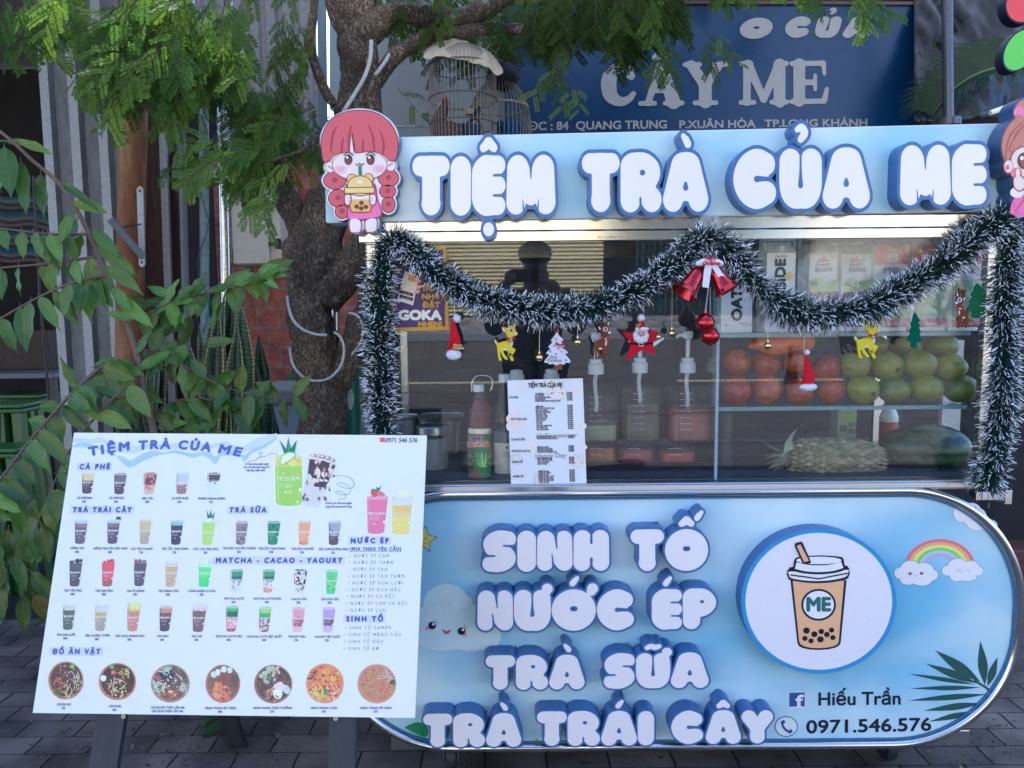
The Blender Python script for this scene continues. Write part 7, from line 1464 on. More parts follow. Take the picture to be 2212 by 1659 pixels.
# dark tarpaulin at the right with pole, tube for a reflection and palm frond
b = MB(); nx, ny = 46, 30; g = []
for j in range(ny + 1):
    for i in range(nx + 1):
        u, v = i / nx, j / ny; x = 1975 + 330 * u; y = -70 + 335 * v - 18 * u
        f = .10 * noise.noise((u * 3.1 + v * 1.5, v * 1.2, 1)) + .05 * noise.noise((u * 9 - v * 5, v * 3, 4)) + .02 * noise.noise((u * 20, v * 14, 9))
        g.append(onY(x, y, 3.75 - .35 * v + f))
b.add(g, [(j * (nx + 1) + i, (j + 1) * (nx + 1) + i, (j + 1) * (nx + 1) + i + 1, j * (nx + 1) + i + 1) for j in range(ny) for i in range(nx)], smooth=True)
o = b.build('tarpaulin', mat('black_tarp', (.009, .0095, .011), .25, var=.3, scale=5, spec=.35), solid=.002); tag(o, 'glossy dark grey tarpaulin hanging right of the blue sign', 'tarpaulin')
b = MB(); b.tube([onY(2045, -80, 3.3), onY(2049, 262, 3.3)], .022, 16); b.tube([onY(2035, -60, 3.31), onY(2036, 125, 3.31)], .004, 6); b.lathe([(.05, 0), (.05, .03)], onY(2049, 272, 3.3), 16)
o = b.build('pole', mat('dark_steel', (.10, .10, .11), .22, .7, var=.2)); tag(o, 'dark steel pole standing in front of the tarpaulin', 'pole')
p, q = onY(2139, 244, 3.2), onY(2195, 224, 3.2); t = thing('reflection_tube', 'short white tube standing in for a bright reflection below the tarpaulin edge', 'bright_reflection', (p + q) / 2)
b = MB(); b.tube([p, q], .011, 12); b.build('tube', mat('reflection_white', (.8, .8, .78), .3, var=0), t)  # white tube added in place of a bright reflection
t = thing('palm_frond', 'dark green palm frond drooping behind the steel pole', 'palm frond', onY(2080, 180, 3.42))
rc = bez([onY(*p, 3.42) for p in ((2240, 118), (2180, 140), (2120, 156), (2070, 184), (2035, 220), (2015, 248))], 10); b = MB(); b.tube(rc, [.008 - .006 * i / len(rc) for i in range(len(rc))], 6); b.build('stem', mat('palm_stem', (.10, .12, .04), .6), t)
b = MB()
for i in range(2, len(rc) - 1):
    for k in range(2):
        for s_ in (-1, 1):
            p = rc[i].lerp(rc[min(len(rc) - 1, i + 1)], k * .5); tn = (rc[min(len(rc) - 1, i + 1)] - rc[i]).normalized(); l = .30 * (1 - .55 * (i / len(rc)) ** 2) * rnd.uniform(.85, 1.1)
            d = (tn * .75 + Vector((-.25, 0, .75)) * (s_ > 0) + Vector((.1, -.35, -.45)) * (s_ < 0)).normalized(); sd = d.cross(Vector((0, 1, .3))).normalized() * .0028; l = l if s_ > 0 else l * .45
            e = p + d * l + Vector((0, 0, -.06)); m_ = p + d * l * .55 + Vector((0, 0, .008)); b.add([p - sd * .6, p + sd * .6, m_ + sd, m_ - sd, e], [(0, 1, 2, 3), (3, 2, 4)])
b.build('leaflets', mat('palm_green', (.012, .042, .016), .45, var=.3, scale=10, sub=.25), t)
# flower-shaped sign at the top right corner
t = thing('petal_sign', 'red and green petal shaped sign at the top right edge', 'sign', onY(2200, 60, 2.3)); sh = sheetY(2.3)
def petal(cx, cy, rx, ry, rot, col, name):
    f = lambda k: [(cx + k_ * rx * math.cos(a) * math.cos(rot) - k_ * ry * math.sin(a) * math.sin(rot), cy + k_ * rx * math.cos(a) * math.sin(rot) + k_ * ry * math.sin(a) * math.cos(rot)) for k_ in [k] for a in [2 * math.pi * i / 40 for i in range(40)]]
    b = MB(); b.prism([[sh.w(*p) for p in f(1.09)]], (0, .035, 0), (.012, .014, .03)); b.P(sh, f(1.0), col, .001); b.build(name, M_print, t)
petal(2212, 5, 36, 44, .5, A(196, 40, 56), 'red_petal'); petal(2204, 108, 30, 48, .55, A(88, 190, 60), 'green_petal')

# ---------------------------------------------------------------- bird cages on a rack behind the cart
YB = 2.87; zc0 = onY(1000, 322, YB).z
t = thing('cage_rack', 'dark rack behind the cart carrying the bird cages', 'rack', (-.1, 2.95, 0))
xa, xb = onY(915, 300, YB).x, onY(1160, 300, YB).x
b = MB(); b.bx(xa, xb, 2.71, 3.16, zc0 - .03, zc0); b.build('board', M_darkwood, t)
for xx in (xa + .015, xb - .015):
    for yy in (2.72, 3.15): b = MB(); b.bx(xx - .012, xx + .012, yy - .012, yy + .012, 0, zc0 - .031); b.build('leg', M_darkwood, t)
M_bwire = mat('cage_wire', (.21, .19, .16), .45, .3, var=.2); M_bamboo = mat('bamboo', (.33, .23, .13), .6, var=.25, scale=30)
c = onY(1001, 300, YB); rC = pxr(72, YB) * .97; zt = onY(1001, 150, YB).z; H_ = zt - zc0
t = thing('bird_cage', 'tall round wire cage with a rooster inside under a beige cloth', 'bird cage', (c.x, YB, zc0), 'bird cages behind the cart')
b = MB()
for k in range(52):
    a = 2 * math.pi * k / 52; x, y = math.cos(a), math.sin(a); b.tube([(c.x + rC * x, YB + rC * y, zc0), (c.x + rC * x, YB + rC * y, zt), (c.x + rC * .86 * x, YB + rC * .86 * y, zt + .04), (c.x + rC * .5 * x, YB + rC * .5 * y, zt + .075), (c.x + .01 * x, YB + .01 * y, zt + .085)], .0016, 4)
b.build('bars', M_bwire, t); b = MB()
for f in (.0, .28, .60, 1.0): z = zc0 + H_ * f + .004; b.tube([(c.x + (rC + .002) * math.cos(a), YB + (rC + .002) * math.sin(a), z) for a in [2 * math.pi * k / 48 for k in range(48)]], .0024, 6, closed=True)
b.build('hoops', mat('cage_hoop', (.10, .085, .07), .5, .3), t)
# rooster
p0 = onY(975, 255, YB)
t = thing('rooster', 'dark brown rooster with red comb standing in the tall cage', 'rooster', (p0.x, YB, zc0)); zr = zc0
def rp3(x, y, dy=0): return onY(x, y, YB + dy)
path = [(1010, 268), (1000, 280), (982, 288), (962, 286), (950, 272), (951, 255), (957, 240), (961, 228), (962, 219), (961, 213)]; rad = [5, 16, 25, 26, 22, 15, 11, 9, 8.5, 4]
b = MB(); b.tube(bez([rp3(*p) for p in path], 4), [pxr(v, YB) for i in range(len(rad) - 1) for v in [rad[i] + (rad[i + 1] - rad[i]) * k / 4 for k in range(4)]] + [pxr(rad[-1], YB)], 18)
b.build('body', mat('feathers', (.07, .035, .02), .75, var=.5, scale=40, bump=.3), t)
b = MB(); sh = sheetY(YB - .012); b.prism([[sh.w(*p) for p in closed2([(953, 218), (951, 210), (955, 213), (957, 206), (960, 211), (964, 207), (967, 214), (968, 226), (963, 240), (960, 232), (958, 224)], 3)]], (0, .008, 0)); b.build('comb', mat('comb_red', (.36, .02, .02), .6, var=.15), t)
b = MB(); b.tube([rp3(954, 224), rp3(948, 228), rp3(945, 233)], [.008, .006, .001], 8); b.build('beak', mat('beak', (.45, .33, .14), .5), t)
b = MB()
for k in range(9): a = .3 + k * .14; b.tube(bez([rp3(1008, 270), rp3(1025 + k * 1.5, 255 - k * 3), rp3(1040 - k, 262 - k * 2 + 10)], 4), [.006, .007, .008, .008, .007, .006, .005, .003, .001], 6, flat=.35)
b.build('tail_feathers', mat('tail_dark', (.02, .03, .025), .4, var=.3), t)
b = MB()
for x in (966, 978): b.tube([rp3(x, 292), (rp3(x, 292).x, YB, zr + .004)], .005, 8)
b.build('legs', mat('leg_yellow', (.4, .28, .08), .6), t)
for (x, y, r, col, lab, nm) in ((1013, 240, 12, (.30, .24, .16), 'small bamboo feeding cup inside the tall cage', 'feeding_cup'), (1018, 288, 24, (.008, .025, .07), 'dark blue bowl inside the tall cage', 'bowl')):
    p = onY(x, y + 8, YB - .01); b = MB(); rr = pxr(r, YB); b.lathe([(rr * .7, 0), (rr, rr * .9), (rr * .92, rr * .9), (rr * .62, .006)], p, 20); o = b.build(nm, mat(nm + '_mat', col, .4, var=.1)); tag(o, lab, nm.split('_')[-1])
# cloth over the tall cage
lo = [(914, 124), (928, 129), (950, 122), (975, 126), (1005, 132), (1035, 140), (1058, 150), (1074, 164), (1087, 158)]; up_ = [(917, 112), (926, 101), (945, 90), (968, 83), (993, 84), (1015, 94), (1042, 103), (1066, 122), (1086, 152)]
rows = []; nu = 40
lo_, up2 = bez2(lo, 5), bez2(up_, 5)
for j in range(9):
    f = j / 8; row = []
    for i, (a, e) in enumerate(zip(lo_, up2)):
        th = f * math.pi; wy = math.sin(min(th, math.pi / 2)); yy = a[1] + (e[1] - a[1]) * (wy if th <= math.pi / 2 else 1 - .6 * (1 - math.sin(th)))
        xx = a[0] + (e[0] - a[0]) * min(1, f * 2); Y = YB - rC * 1.02 + f * rC * 2.0
        row.append(onY(xx, yy, Y) + Vector((0, .01 * noise.noise((i * .25, f * 3, 1)), .007 * noise.noise((i * .32, f * 5, 7)))))
    rows.append(row)
n_ = len(lo_); b = MB(); b.add([p for r in rows for p in r], [(j * n_ + i, j * n_ + i + 1, (j + 1) * n_ + i + 1, (j + 1) * n_ + i) for j in range(8) for i in range(n_ - 1)], smooth=True)
o = b.build('cloth', mat('beige_cloth', (.44, .36, .25), .95, var=.18, scale=20, bump=.3, bscale=160), solid=.004, subsurf=1); tag(o, 'beige cloth cap draped over the tall bird cage', 'cloth')
# round bamboo cage
YD = 3.02; c = onY(1080, 292, YD); rD = pxr(66, YD); zd = zc0
t = thing('bird_cage', 'low round bamboo cage right of the tall wire cage', 'bird cage', (c.x, YD, zd), 'bird cages behind the cart'); b = MB()
hD = onY(1080, 168, YD).z - zd
for k in range(44):
    a = 2 * math.pi * k / 44; x, y = math.cos(a), math.sin(a); pr_ = [(.78, .0), (.93, .12), (1.0, .30), (.98, .48), (.86, .68), (.62, .86), (.3, .97), (.05, 1.0)]
    b.tube(bez([(c.x + rD * r_ * x, YD + rD * r_ * y, zd + hD * z_) for r_, z_ in pr_], 2), .0019, 4)
b.build('bars', M_bwire, t); b = MB()
for (r_, z_) in ((.80, .02), (.96, .18), (.90, .62), (.40, .94)): b.tube([(c.x + rD * r_ * math.cos(a), YD + rD * r_ * math.sin(a), zd + hD * z_) for a in [2 * math.pi * k / 40 for k in range(40)]], .0045, 8, closed=True)
b.build('bamboo_hoops', M_bamboo, t)
p = onY(1095, 292, YD - .03); b = MB(); rr = pxr(34, YD); b.lathe([(rr * .6, 0), (rr * .95, rr * .5), (rr, rr * .62), (rr * .92, rr * .6), (rr * .5, .005)], p, 28); o = b.build('basin', mat('blue_plastic', (.008, .08, .22), .3, var=.1)); tag(o, 'bright blue plastic basin inside the low round cage', 'basin')
p = onY(1085, 165, YD); b = MB(); b.ball(p, (pxr(34, YD), .09, pxr(28, YD)), 26, disp=lambda u: 1 + .22 * noise.noise(u * 2.3 + Vector((4, 0, 0))) + .08 * noise.noise(u * 7)); o = b.build('cloth_bundle', mat('navy_cloth', (.018, .018, .03), .9, var=.3, bump=.3)); tag(o, 'dark navy cloth bundle lying on the low round cage', 'cloth bundle')

# ---------------------------------------------------------------- left shed: stools, table, striped cloth
def stool(px, py, Y, lab, s_=1.0):
    c = onY(px, py, Y); h = c.z; t = thing('plastic_stool', lab, 'stool', (c.x, Y, 0), 'green plastic stools in the shed'); M_st = mat('stool_green', (.03, .095, .014), .4, var=.12); w2 = .125 * s_
    b = MB(); b.bx(c.x - w2, c.x + w2, Y - w2, Y + w2, h - .022, h); b.bx(c.x - w2 * 1.03, c.x + w2 * 1.03, Y - w2 * 1.03, Y + w2 * 1.03, h - .045, h - .024); b.build('seat', M_st, t, bevel=.008)
    for sx in (-1, 1):
        for sy in (-1, 1):
            top = Vector((c.x + sx * w2 * .82, Y + sy * w2 * .82, h - .04)); ft = Vector((c.x + sx * w2 * 1.15, Y + sy * w2 * 1.15, 0)); sx_ = Vector((sx * -.045, 0, 0)); sy_ = Vector((0, sy * -.045, 0))
            b = MB(); b.add([top, top + sx_, ft + sx_ * .7, ft, top + sy_, ft + sy_ * .7], [(0, 1, 2, 3), (0, 3, 5, 4)]); b.build('leg', M_st, t, solid=.005)
stool(30, 868, 3.75, 'green plastic stool in the dark shed beside the corrugated sheet', .85); stool(20, 962, 3.45, 'green plastic stool low at the left edge in front of the other', .72); stool(66, 848, 4.3, 'darker green stool deeper inside the shed under the table')
p0 = onY(60, 805, 4.2); t = thing('table', 'dark table with a pale edge inside the shed', 'table', (p0.x, 4.2, 0))
xe = onY(128, 805, 4.2).x; b = MB(); b.bx(p0.x - .8, xe, 4.15, 4.7, p0.z - .03, p0.z); b.build('table_top', mat('pale_edge', (.10, .10, .10), .5), t, bevel=.004)
for xx in (p0.x - .75, xe - .05):
    for yy in (4.2, 4.65): b = MB(); b.bx(xx, xx + .03, yy - .015, yy + .015, 0, p0.z - .031); b.build('leg', M_black, t)
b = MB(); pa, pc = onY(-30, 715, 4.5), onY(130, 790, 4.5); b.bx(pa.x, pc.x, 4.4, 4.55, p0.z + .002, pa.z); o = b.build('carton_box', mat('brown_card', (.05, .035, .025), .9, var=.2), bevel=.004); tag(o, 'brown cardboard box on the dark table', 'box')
b = MB(); sh = sheetY(3.9); rowsN = 22
for k in range(rowsN):
    y0 = 420 + k * 6.4; col = [(.010, .05, .07), (.07, .07, .065), (.02, .012, .008), (.055, .05, .04), (.008, .008, .009), (.008, .034, .05)][k % 6]
    n = 16; top = [(-10 + 132 * i / n, y0 + 4 * math.sin(i * .5) + i * .8) for i in range(n + 1)]
    b.Ln(sh, [(x, y + 3.2) for x, y in top], 6.4, col, .01 * math.sin(k * .9))
o = b.build('striped_cloth', mat('striped_weave', rough=.9, vcol=True, var=.35, scale=60), solid=.004); tag(o, 'blue brown and white striped cloth hanging in the shed', 'cloth')
b = MB(); b.tube([onY(72, 380, 3.6), onY(86, 640, 3.6), onY(106, 868, 3.6)], .006, 8); o = b.build('hanging_rod', M_black); tag(o, 'thin dark rod hanging in front of the striped cloth', 'rod')
b = MB(); sh = sheetY(3.5); b.prism([[sh.w(*p) for p in [(418, -40), (500, -40), (498, 60), (490, 125), (462, 132), (436, 120), (424, 60)]]], (0, .02, 0)); 
o = b.build('plastic_sheet', mat('crinkled_grey', (.20, .20, .22), .25, var=.8, scale=14, bump=1, bscale=30, stretch=(6, 1, 1))); tag(o, 'crinkled grey plastic sheet hanging high behind the leaves', 'plastic sheet')
b = MB(); sh = sheetY(3.9); b.prism([[sh.w(*p) for p in [(712, -60), (746, -60), (742, 235), (712, 235)]]], (0, .05, 0)); o = b.build('post', mat('blue_grey_post', (.24, .31, .34), .5, var=.1)); tag(o, 'wide pale blue post seen left of the tree trunk', 'post')
# sheets added above the view: shade the cart, pass soft light, leave a gap
M_shade = bpy.data.materials.new('translucent_shade'); M_shade.use_nodes = True; n = M_shade.node_tree.nodes; L = M_shade.node_tree.links
tr_ = n.new('ShaderNodeBsdfTranslucent'); tr_.inputs[0].default_value = (.62, .66, .70, 1); n['Principled BSDF'].inputs[0].default_value = (.4, .43, .46, 1); ms_ = n.new('ShaderNodeMixShader'); ms_.inputs[0].default_value = .36; L.new(n['Principled BSDF'].outputs[0], ms_.inputs[1]); L.new(tr_.outputs[0], ms_.inputs[2]); L.new(ms_.outputs[0], n['Material Output'].inputs[0])
def shade_sheet(nm, lab, x0, x1, y0, y1, z):
    b = MB(); b.add([(x0, y0, z), (x1, y0, z), (x1, y1, z), (x0, y1, z)], [(0, 1, 2, 3)]); o = b.build(nm, M_shade); tag(o, lab, 'added_shade'); return o
shade_sheet('added_shade', 'unseen wide translucent sheet added above the cart to shade it', -1.40, 4.2, 1.0, 4.75, 3.36)
shade_sheet('added_shade', 'unseen narrow translucent sheet added beside the shed roof to block sun', -2.1, -1.41, 3.35, 4.75, 3.40)

# ---------------------------------------------------------------- the photographer, seen mirrored in the glass
t = thing('person', 'person in a dark jacket and cap holding up a phone, mirrored in the glass', 'person', (.14, -.42, 0))
def skin(name, V, E, radii, m, parent):
    me = bpy.data.meshes.new(name); og = Vector(parent['_o']); me.from_pydata([tuple(Vector(v) - og) for v in V], E, []); me.materials.append(m); o = bpy.data.objects.new(name, me); COL.objects.link(o); o.parent = parent
    k = o.modifiers.new('Skin', 'SKIN'); k.use_smooth_shade = True
    for d, r in zip(me.skin_vertices[0].data, radii): d.radius = (r, r) if not isinstance(r, tuple) else r
    me.skin_vertices[0].data[0].use_root = True; s_ = o.modifiers.new('Subdivision', 'SUBSURF'); s_.levels = s_.render_levels = 2; return o
PX, PY = .14, -.42
V = [(PX, PY, 0.823), (PX, PY, 0.985), (PX, PY, 1.181), (PX, PY + .01, 1.271), (PX, PY + .03, 1.343), (PX, PY + .04, 1.432), (PX, PY + .03, 1.486)]; rs = [(.15, .11), (.14, .10), (.16, .10), (.06, .06), (.075, .085), (.08, .095), (.05, .06)]; E = [(i, i + 1) for i in range(6)]
for s_ in (-1, 1):
    k = len(V); V += [(PX + s_ * .19, PY, 1.217), (PX + s_ * .25, PY + .12, 1.038), (PX + s_ * .12 - .05, PY + .34, 1.34)]; rs += [.055, .045, .035]; E += [(2, k), (k, k + 1), (k + 1, k + 2)]
    k = len(V); V += [(PX + s_ * .10, PY, 0.770), (PX + s_ * .11, PY + .02, 0.430), (PX + s_ * .12, PY - .02, 0.080), (PX + s_ * .13, PY + .13, 0.030)]; rs += [.09, .06, .042, .032]; E += [(0, k), (k, k + 1), (k + 1, k + 2), (k + 2, k + 3)]
body = skin('body', V, E, rs, mat('skin_tone', (.36, .21, .15), .6, var=.05), t)
V = [(PX, PY, 0.770), (PX, PY, 0.985), (PX, PY, 1.163), (PX, PY + .005, 1.262)]; rs = [(.175, .135), (.165, .125), (.185, .125), (.085, .08)]; E = [(0, 1), (1, 2), (2, 3)]
for s_ in (-1, 1): k = len(V); V += [(PX + s_ * .19, PY, 1.217), (PX + s_ * .25, PY + .12, 1.038), (PX + s_ * .14 - .04, PY + .29, 1.28)]; rs += [.075, .063, .05]; E += [(2, k), (k, k + 1), (k + 1, k + 2)]
skin('jacket', V, E, rs, mat('dark_jacket', (.012, .014, .022), .8, var=.2), t)
V = [(PX, PY, 0.823)]; rs = [(.17, .13)]; E = []
for s_ in (-1, 1): k = len(V); V += [(PX + s_ * .10, PY, 0.752), (PX + s_ * .11, PY + .02, 0.430), (PX + s_ * .12, PY - .02, 0.120)]; rs += [.105, .08, .06]; E += [(0, k), (k, k + 1), (k + 1, k + 2)]
skin('trousers', V, E, rs, mat('dark_trousers', (.015, .017, .028), .85, var=.2), t)
b = MB(); b.ball((PX, PY + .03, 1.481), (.098, .115, .075), 20); b.add([(PX - .08, PY + .12, 1.481), (PX + .08, PY + .12, 1.481), (PX + .065, PY + .22, 1.468), (PX - .065, PY + .22, 1.468)], [(0, 1, 2, 3)]); b.build('cap', mat('black_cap', (.02, .02, .02), .8), t, solid=.004)
b = MB()
for s_ in (-1, 1):
    hx = PX + s_ * .10 - .055; hy = -.07
    for k in range(4): b.tube([(hx, hy - .01, 1.335 + k * .017), (hx - s_ * .025, hy + .012, 1.345 + k * .018), (hx - s_ * .05, hy - .012, 1.348 + k * .017)], [.010, .009, .007], 8)
    b.tube([(hx, hy - .02, 1.325), (hx - s_ * .02, hy - .03, 1.33), (hx - s_ * .045, hy - .028, 1.345)], [.011, .010, .008], 8); b.ball((hx + s_ * .006, hy - .012, 1.355), (.016, .02, .04), 12)
b.build('hand', MATS['skin_tone'], t)
b = MB(); b.bx(.025, .145, -.058, -.05, 1.335, 1.405); o = b.build('phone', M_black, bevel=.004); tag(o, 'dark phone held up by the mirrored person', 'phone')
# ---------------------------------------------------------------- tamarind tree
YT = 2.85
bk = bpy.data.materials.new('bark'); bk.use_nodes = True; n = bk.node_tree.nodes; L = bk.node_tree.links; pb_ = n['Principled BSDF']
tc = n.new('ShaderNodeTexCoord'); mp = n.new('ShaderNodeMapping'); mp.inputs['Scale'].default_value = (1, 1, .45); L.new(tc.outputs['Object'], mp.inputs[0])
vo = n.new('ShaderNodeTexVoronoi'); vo.feature = 'DISTANCE_TO_EDGE'; vo.inputs['Scale'].default_value = 70; nd = n.new('ShaderNodeTexNoise'); nd.inputs['Scale'].default_value = 14; nd.inputs['Detail'].default_value = 6; L.new(mp.outputs[0], nd.inputs[0])
md = n.new('ShaderNodeMix'); md.data_type = 'RGBA'; md.blend_type = 'LINEAR_LIGHT'; md.inputs[0].default_value = .09; L.new(mp.outputs[0], md.inputs[6]); L.new(nd.outputs[1], md.inputs[7]); L.new(md.outputs[2], vo.inputs['Vector'])
rp_ = n.new('ShaderNodeValToRGB'); e = rp_.color_ramp.elements; e[0].position = .0; e[0].color = (.03, .019, .012, 1); e[1].position = .25; e[1].color = (.25, .178, .112, 1); L.new(vo.outputs[0], rp_.inputs[0])
n2 = n.new('ShaderNodeTexNoise'); n2.inputs['Scale'].default_value = 5; n2.inputs['Detail'].default_value = 8; L.new(tc.outputs['Object'], n2.inputs[0]); mr = n.new('ShaderNodeMapRange'); mr.inputs[1].default_value = .3; mr.inputs[2].default_value = .7; mr.inputs[3].default_value = .22; mr.inputs[4].default_value = 1.75; L.new(n2.outputs[0], mr.inputs[0])
mx = n.new('ShaderNodeMix'); mx.data_type = 'RGBA'; mx.blend_type = 'MULTIPLY'; mx.inputs[0].default_value = 1; L.new(rp_.outputs[0], mx.inputs[6]); L.new(mr.outputs[0], mx.inputs[7]); n3 = n.new('ShaderNodeTexNoise'); n3.inputs['Scale'].default_value = 26; n3.inputs['Detail'].default_value = 5; L.new(tc.outputs['Object'], n3.inputs[0]); r3 = n.new('ShaderNodeValToRGB'); r3.color_ramp.elements[0].position = .60; r3.color_ramp.elements[1].position = .70; L.new(n3.outputs[0], r3.inputs[0]); m3 = n.new('ShaderNodeMix'); m3.data_type = 'RGBA'; L.new(r3.outputs[0], m3.inputs[0]); L.new(mx.outputs[2], m3.inputs[6]); m3.inputs[7].default_value = (.25, .24, .19, 1); L.new(m3.outputs[2], pb_.inputs[0]); pb_.inputs['Roughness'].default_value = .85
ad = n.new('ShaderNodeMath'); ad.operation = 'MULTIPLY_ADD'; ad.inputs[1].default_value = 1.6; L.new(vo.outputs[0], ad.inputs[0]); L.new(nd.outputs[0], ad.inputs[2]); bp = n.new('ShaderNodeBump'); bp.inputs['Strength'].default_value = 1; bp.inputs['Distance'].default_value = .012; L.new(ad.outputs[0], bp.inputs['Height']); L.new(bp.outputs[0], pb_.inputs['Normal'])
p = onY(690, 1100, YT); tree = thing('tamarind_tree', 'gnarled tamarind tree with fine feathery leaves behind the cart', 'tree', (p.x, YT, 0))
def limb(name, P, Yf=None, parent=tree, lump=.016):
    P3 = []; rr = []
    for i, (x, y, h, *yy) in enumerate(P): Y = yy[0] if yy else YT; P3.append(onY(x, y, Y)); rr.append(pxr(h, Y))
    c = bez(P3, 8); r = []
    for i in range(len(rr) - 1): r += [rr[i] + (rr[i + 1] - rr[i]) * k / 8 for k in range(8)]
    r.append(rr[-1]); b = MB(); b.tube(c, r, 22); sd = rnd.random() * 9; nv = []
    for k, v in enumerate(b.v[:len(c) * 22]):
        v = Vector(v); ctr = c[k // 22]; d = (v - ctr); q = d.length; f = lump * noise.noise(v * 7 + Vector((sd, 0, 0))) + lump * .6 * noise.noise(v * 19) + lump * .25 * noise.noise(v * 45); nv.append(tuple(v + d.normalized() * f * min(1, q / .04)))
    b.v[:len(nv)] = nv; return b.build(name, bk, parent)
limb('trunk', [(697, 1330, 52), (697, 1100, 48), (697, 935, 45), (694, 850, 46), (684, 790, 51), (676, 720, 48), (667, 660, 45), (671, 600, 53), (682, 545, 60), (706, 470, 50), (738, 400, 41), (756, 330, 37), (763, 260, 35), (766, 180, 33), (767, 110, 33), (772, 60, 34), (768, 0, 30), (764, -80, 27), (760, -240, 24)], lump=.026)
limb('limb', [(700, 650, 40), (745, 592, 40), (790, 540, 36), (815, 480, 30), (816, 420, 26), (812, 300, 19), (806, 200, 17), (798, 110, 18), (790, 30, 16), (800, -120, 12)])
limb('limb', [(725, 830, 30), (762, 755, 34), (792, 690, 30), (812, 630, 26), (832, 570, 22), (850, 500, 18, 2.95), (880, 400, 16, 3.05)])
limb('limb', [(672, 570, 44), (645, 490, 28), (603, 392, 20), (566, 300, 19, 2.8), (536, 236, 17, 2.78), (506, 170, 13, 2.75), (488, 110, 9, 2.7), (470, 40, 6, 2.65)])
limb('limb', [(780, 80, 26), (826, 44, 26), (862, 28, 25), (920, 34, 23), (985, 38, 21), (1040, 22, 19), (1085, 2, 17), (1150, -50, 14), (1260, -140, 10)])
limb('limb', [(812, 180, 16), (850, 126, 17), (895, 93, 15), (950, 73, 14), (1020, 67, 13), (1100, 62, 12), (1200, 70, 10), (1310, 58, 7), (1420, 40, 4)])
limb('limb', [(724, 228, 9), (702, 196, 11), (684, 150, 11), (668, 92, 10), (676, 40, 9), (684, -40, 7)])
limb('limb', [(752, 70, 22), (726, 26, 17), (712, -30, 14), (700, -110, 10)])
limb('limb', [(690, 300, 5, 2.7), (640, 330, 4, 2.65), (560, 350, 3, 2.55), (500, 345, 2, 2.5)], lump=.003)
# white hose and straps round the trunk
def loose(name, lab, P, r, m, Yo, cat):
    b = MB(); b.tube(bez([onY(x, y, Yy) for x, y, Yy in P], 8), r, 8); o = b.build(name, m); tag(o, lab, cat, 'white hoses and straps on the trunk')
M_hose = mat('white_hose', (.42, .42, .40), .5, var=.2, scale=20)
f_ = YT - .13
loose('hose', 'white hose looped across the middle of the trunk', [(621, 640, f_ + .08), (624, 665, f_ + .04), (634, 692, f_ + .01), (655, 712, f_), (682, 722, f_), (706, 724, f_)], .0055, M_hose, 0, 'hose')
loose('hose', 'white hose hanging in a round loop low on the trunk', [(626, 752, f_ + .05), (632, 785, f_ + .02), (652, 812, f_), (684, 823, f_ - .01), (716, 814, f_), (738, 786, f_ + .01), (743, 752, f_ + .02), (735, 728, f_ + .03), (722, 718, f_ + .04)], .0052, M_hose, 0, 'hose')
loose('hose', 'white hose arc right of the trunk beside the tinsel', [(754, 676, f_ + .05), (772, 682, f_ + .03), (784, 705, f_ + .02), (780, 738, f_ + .03), (760, 766, f_ + .05)], .0045, M_hose, 0, 'hose')
loose('strap', 'pale strap running down the upper trunk behind the girl cutout', [(802, 88, f_ + .03), (800, 125, f_ + .01), (788, 165, f_ - .0), (768, 200, f_ - .0), (748, 232, f_), (730, 262, f_ + .02)], .0075, M_hose, 0, 'strap')
loose('strap', 'short pale strap between the two upper trunks', [(840, 118, f_ + .08), (834, 130, f_ + .06), (820, 150, f_ + .05), (810, 162, f_ + .05)], .007, M_hose, 0, 'strap')
# feathery crown
LEAF = MB(); TW = MB()
def pinnate(p, d, nrm, L_, pairs, col, droop=.35):
    d = d.normalized(); side = d.cross(nrm)
    if side.length < 1e-4: side = d.orthogonal()
    side.normalize(); nrm = side.cross(d).normalized(); vs = []; fs = []; pos = p.copy(); step = L_ / (pairs + 1); dd = d.copy()
    for i in range(pairs):
        dd = (dd + Vector((0, 0, -droop / pairs))).normalized(); pos = pos + dd * step; f = (i + .5) / pairs; l = step * 2.35 * (1 - .75 * (f - .45) ** 2) * rnd.uniform(.85, 1.1); w = step * .46
        for s_ in (-1, 1):
            if rnd.random() < .04: continue
            a = (side * s_ + dd * .38 + nrm * rnd.uniform(-.25, .12)).normalized(); k = len(vs); q = pos + dd * (s_ * step * .12)
            vs += [q, q + a * l * .35 + dd * w, q + a * l * .85 + dd * w * .8, q + a * l, q + a * l * .85 - dd * w * .8, q + a * l * .35 - dd * w]; fs.append((k, k + 1, k + 2, k + 3, k + 4, k + 5))
    LEAF.add(vs, fs, col); TW.tube([p, p + d * L_ * .5 + Vector((0, 0, -droop * L_ * .12)), pos], .0007, 3, cap=False)
GREEN = [(.075, .14, .024), (.10, .175, .028), (.055, .11, .022), (.125, .195, .032), (.08, .135, .026), (.045, .095, .022)]
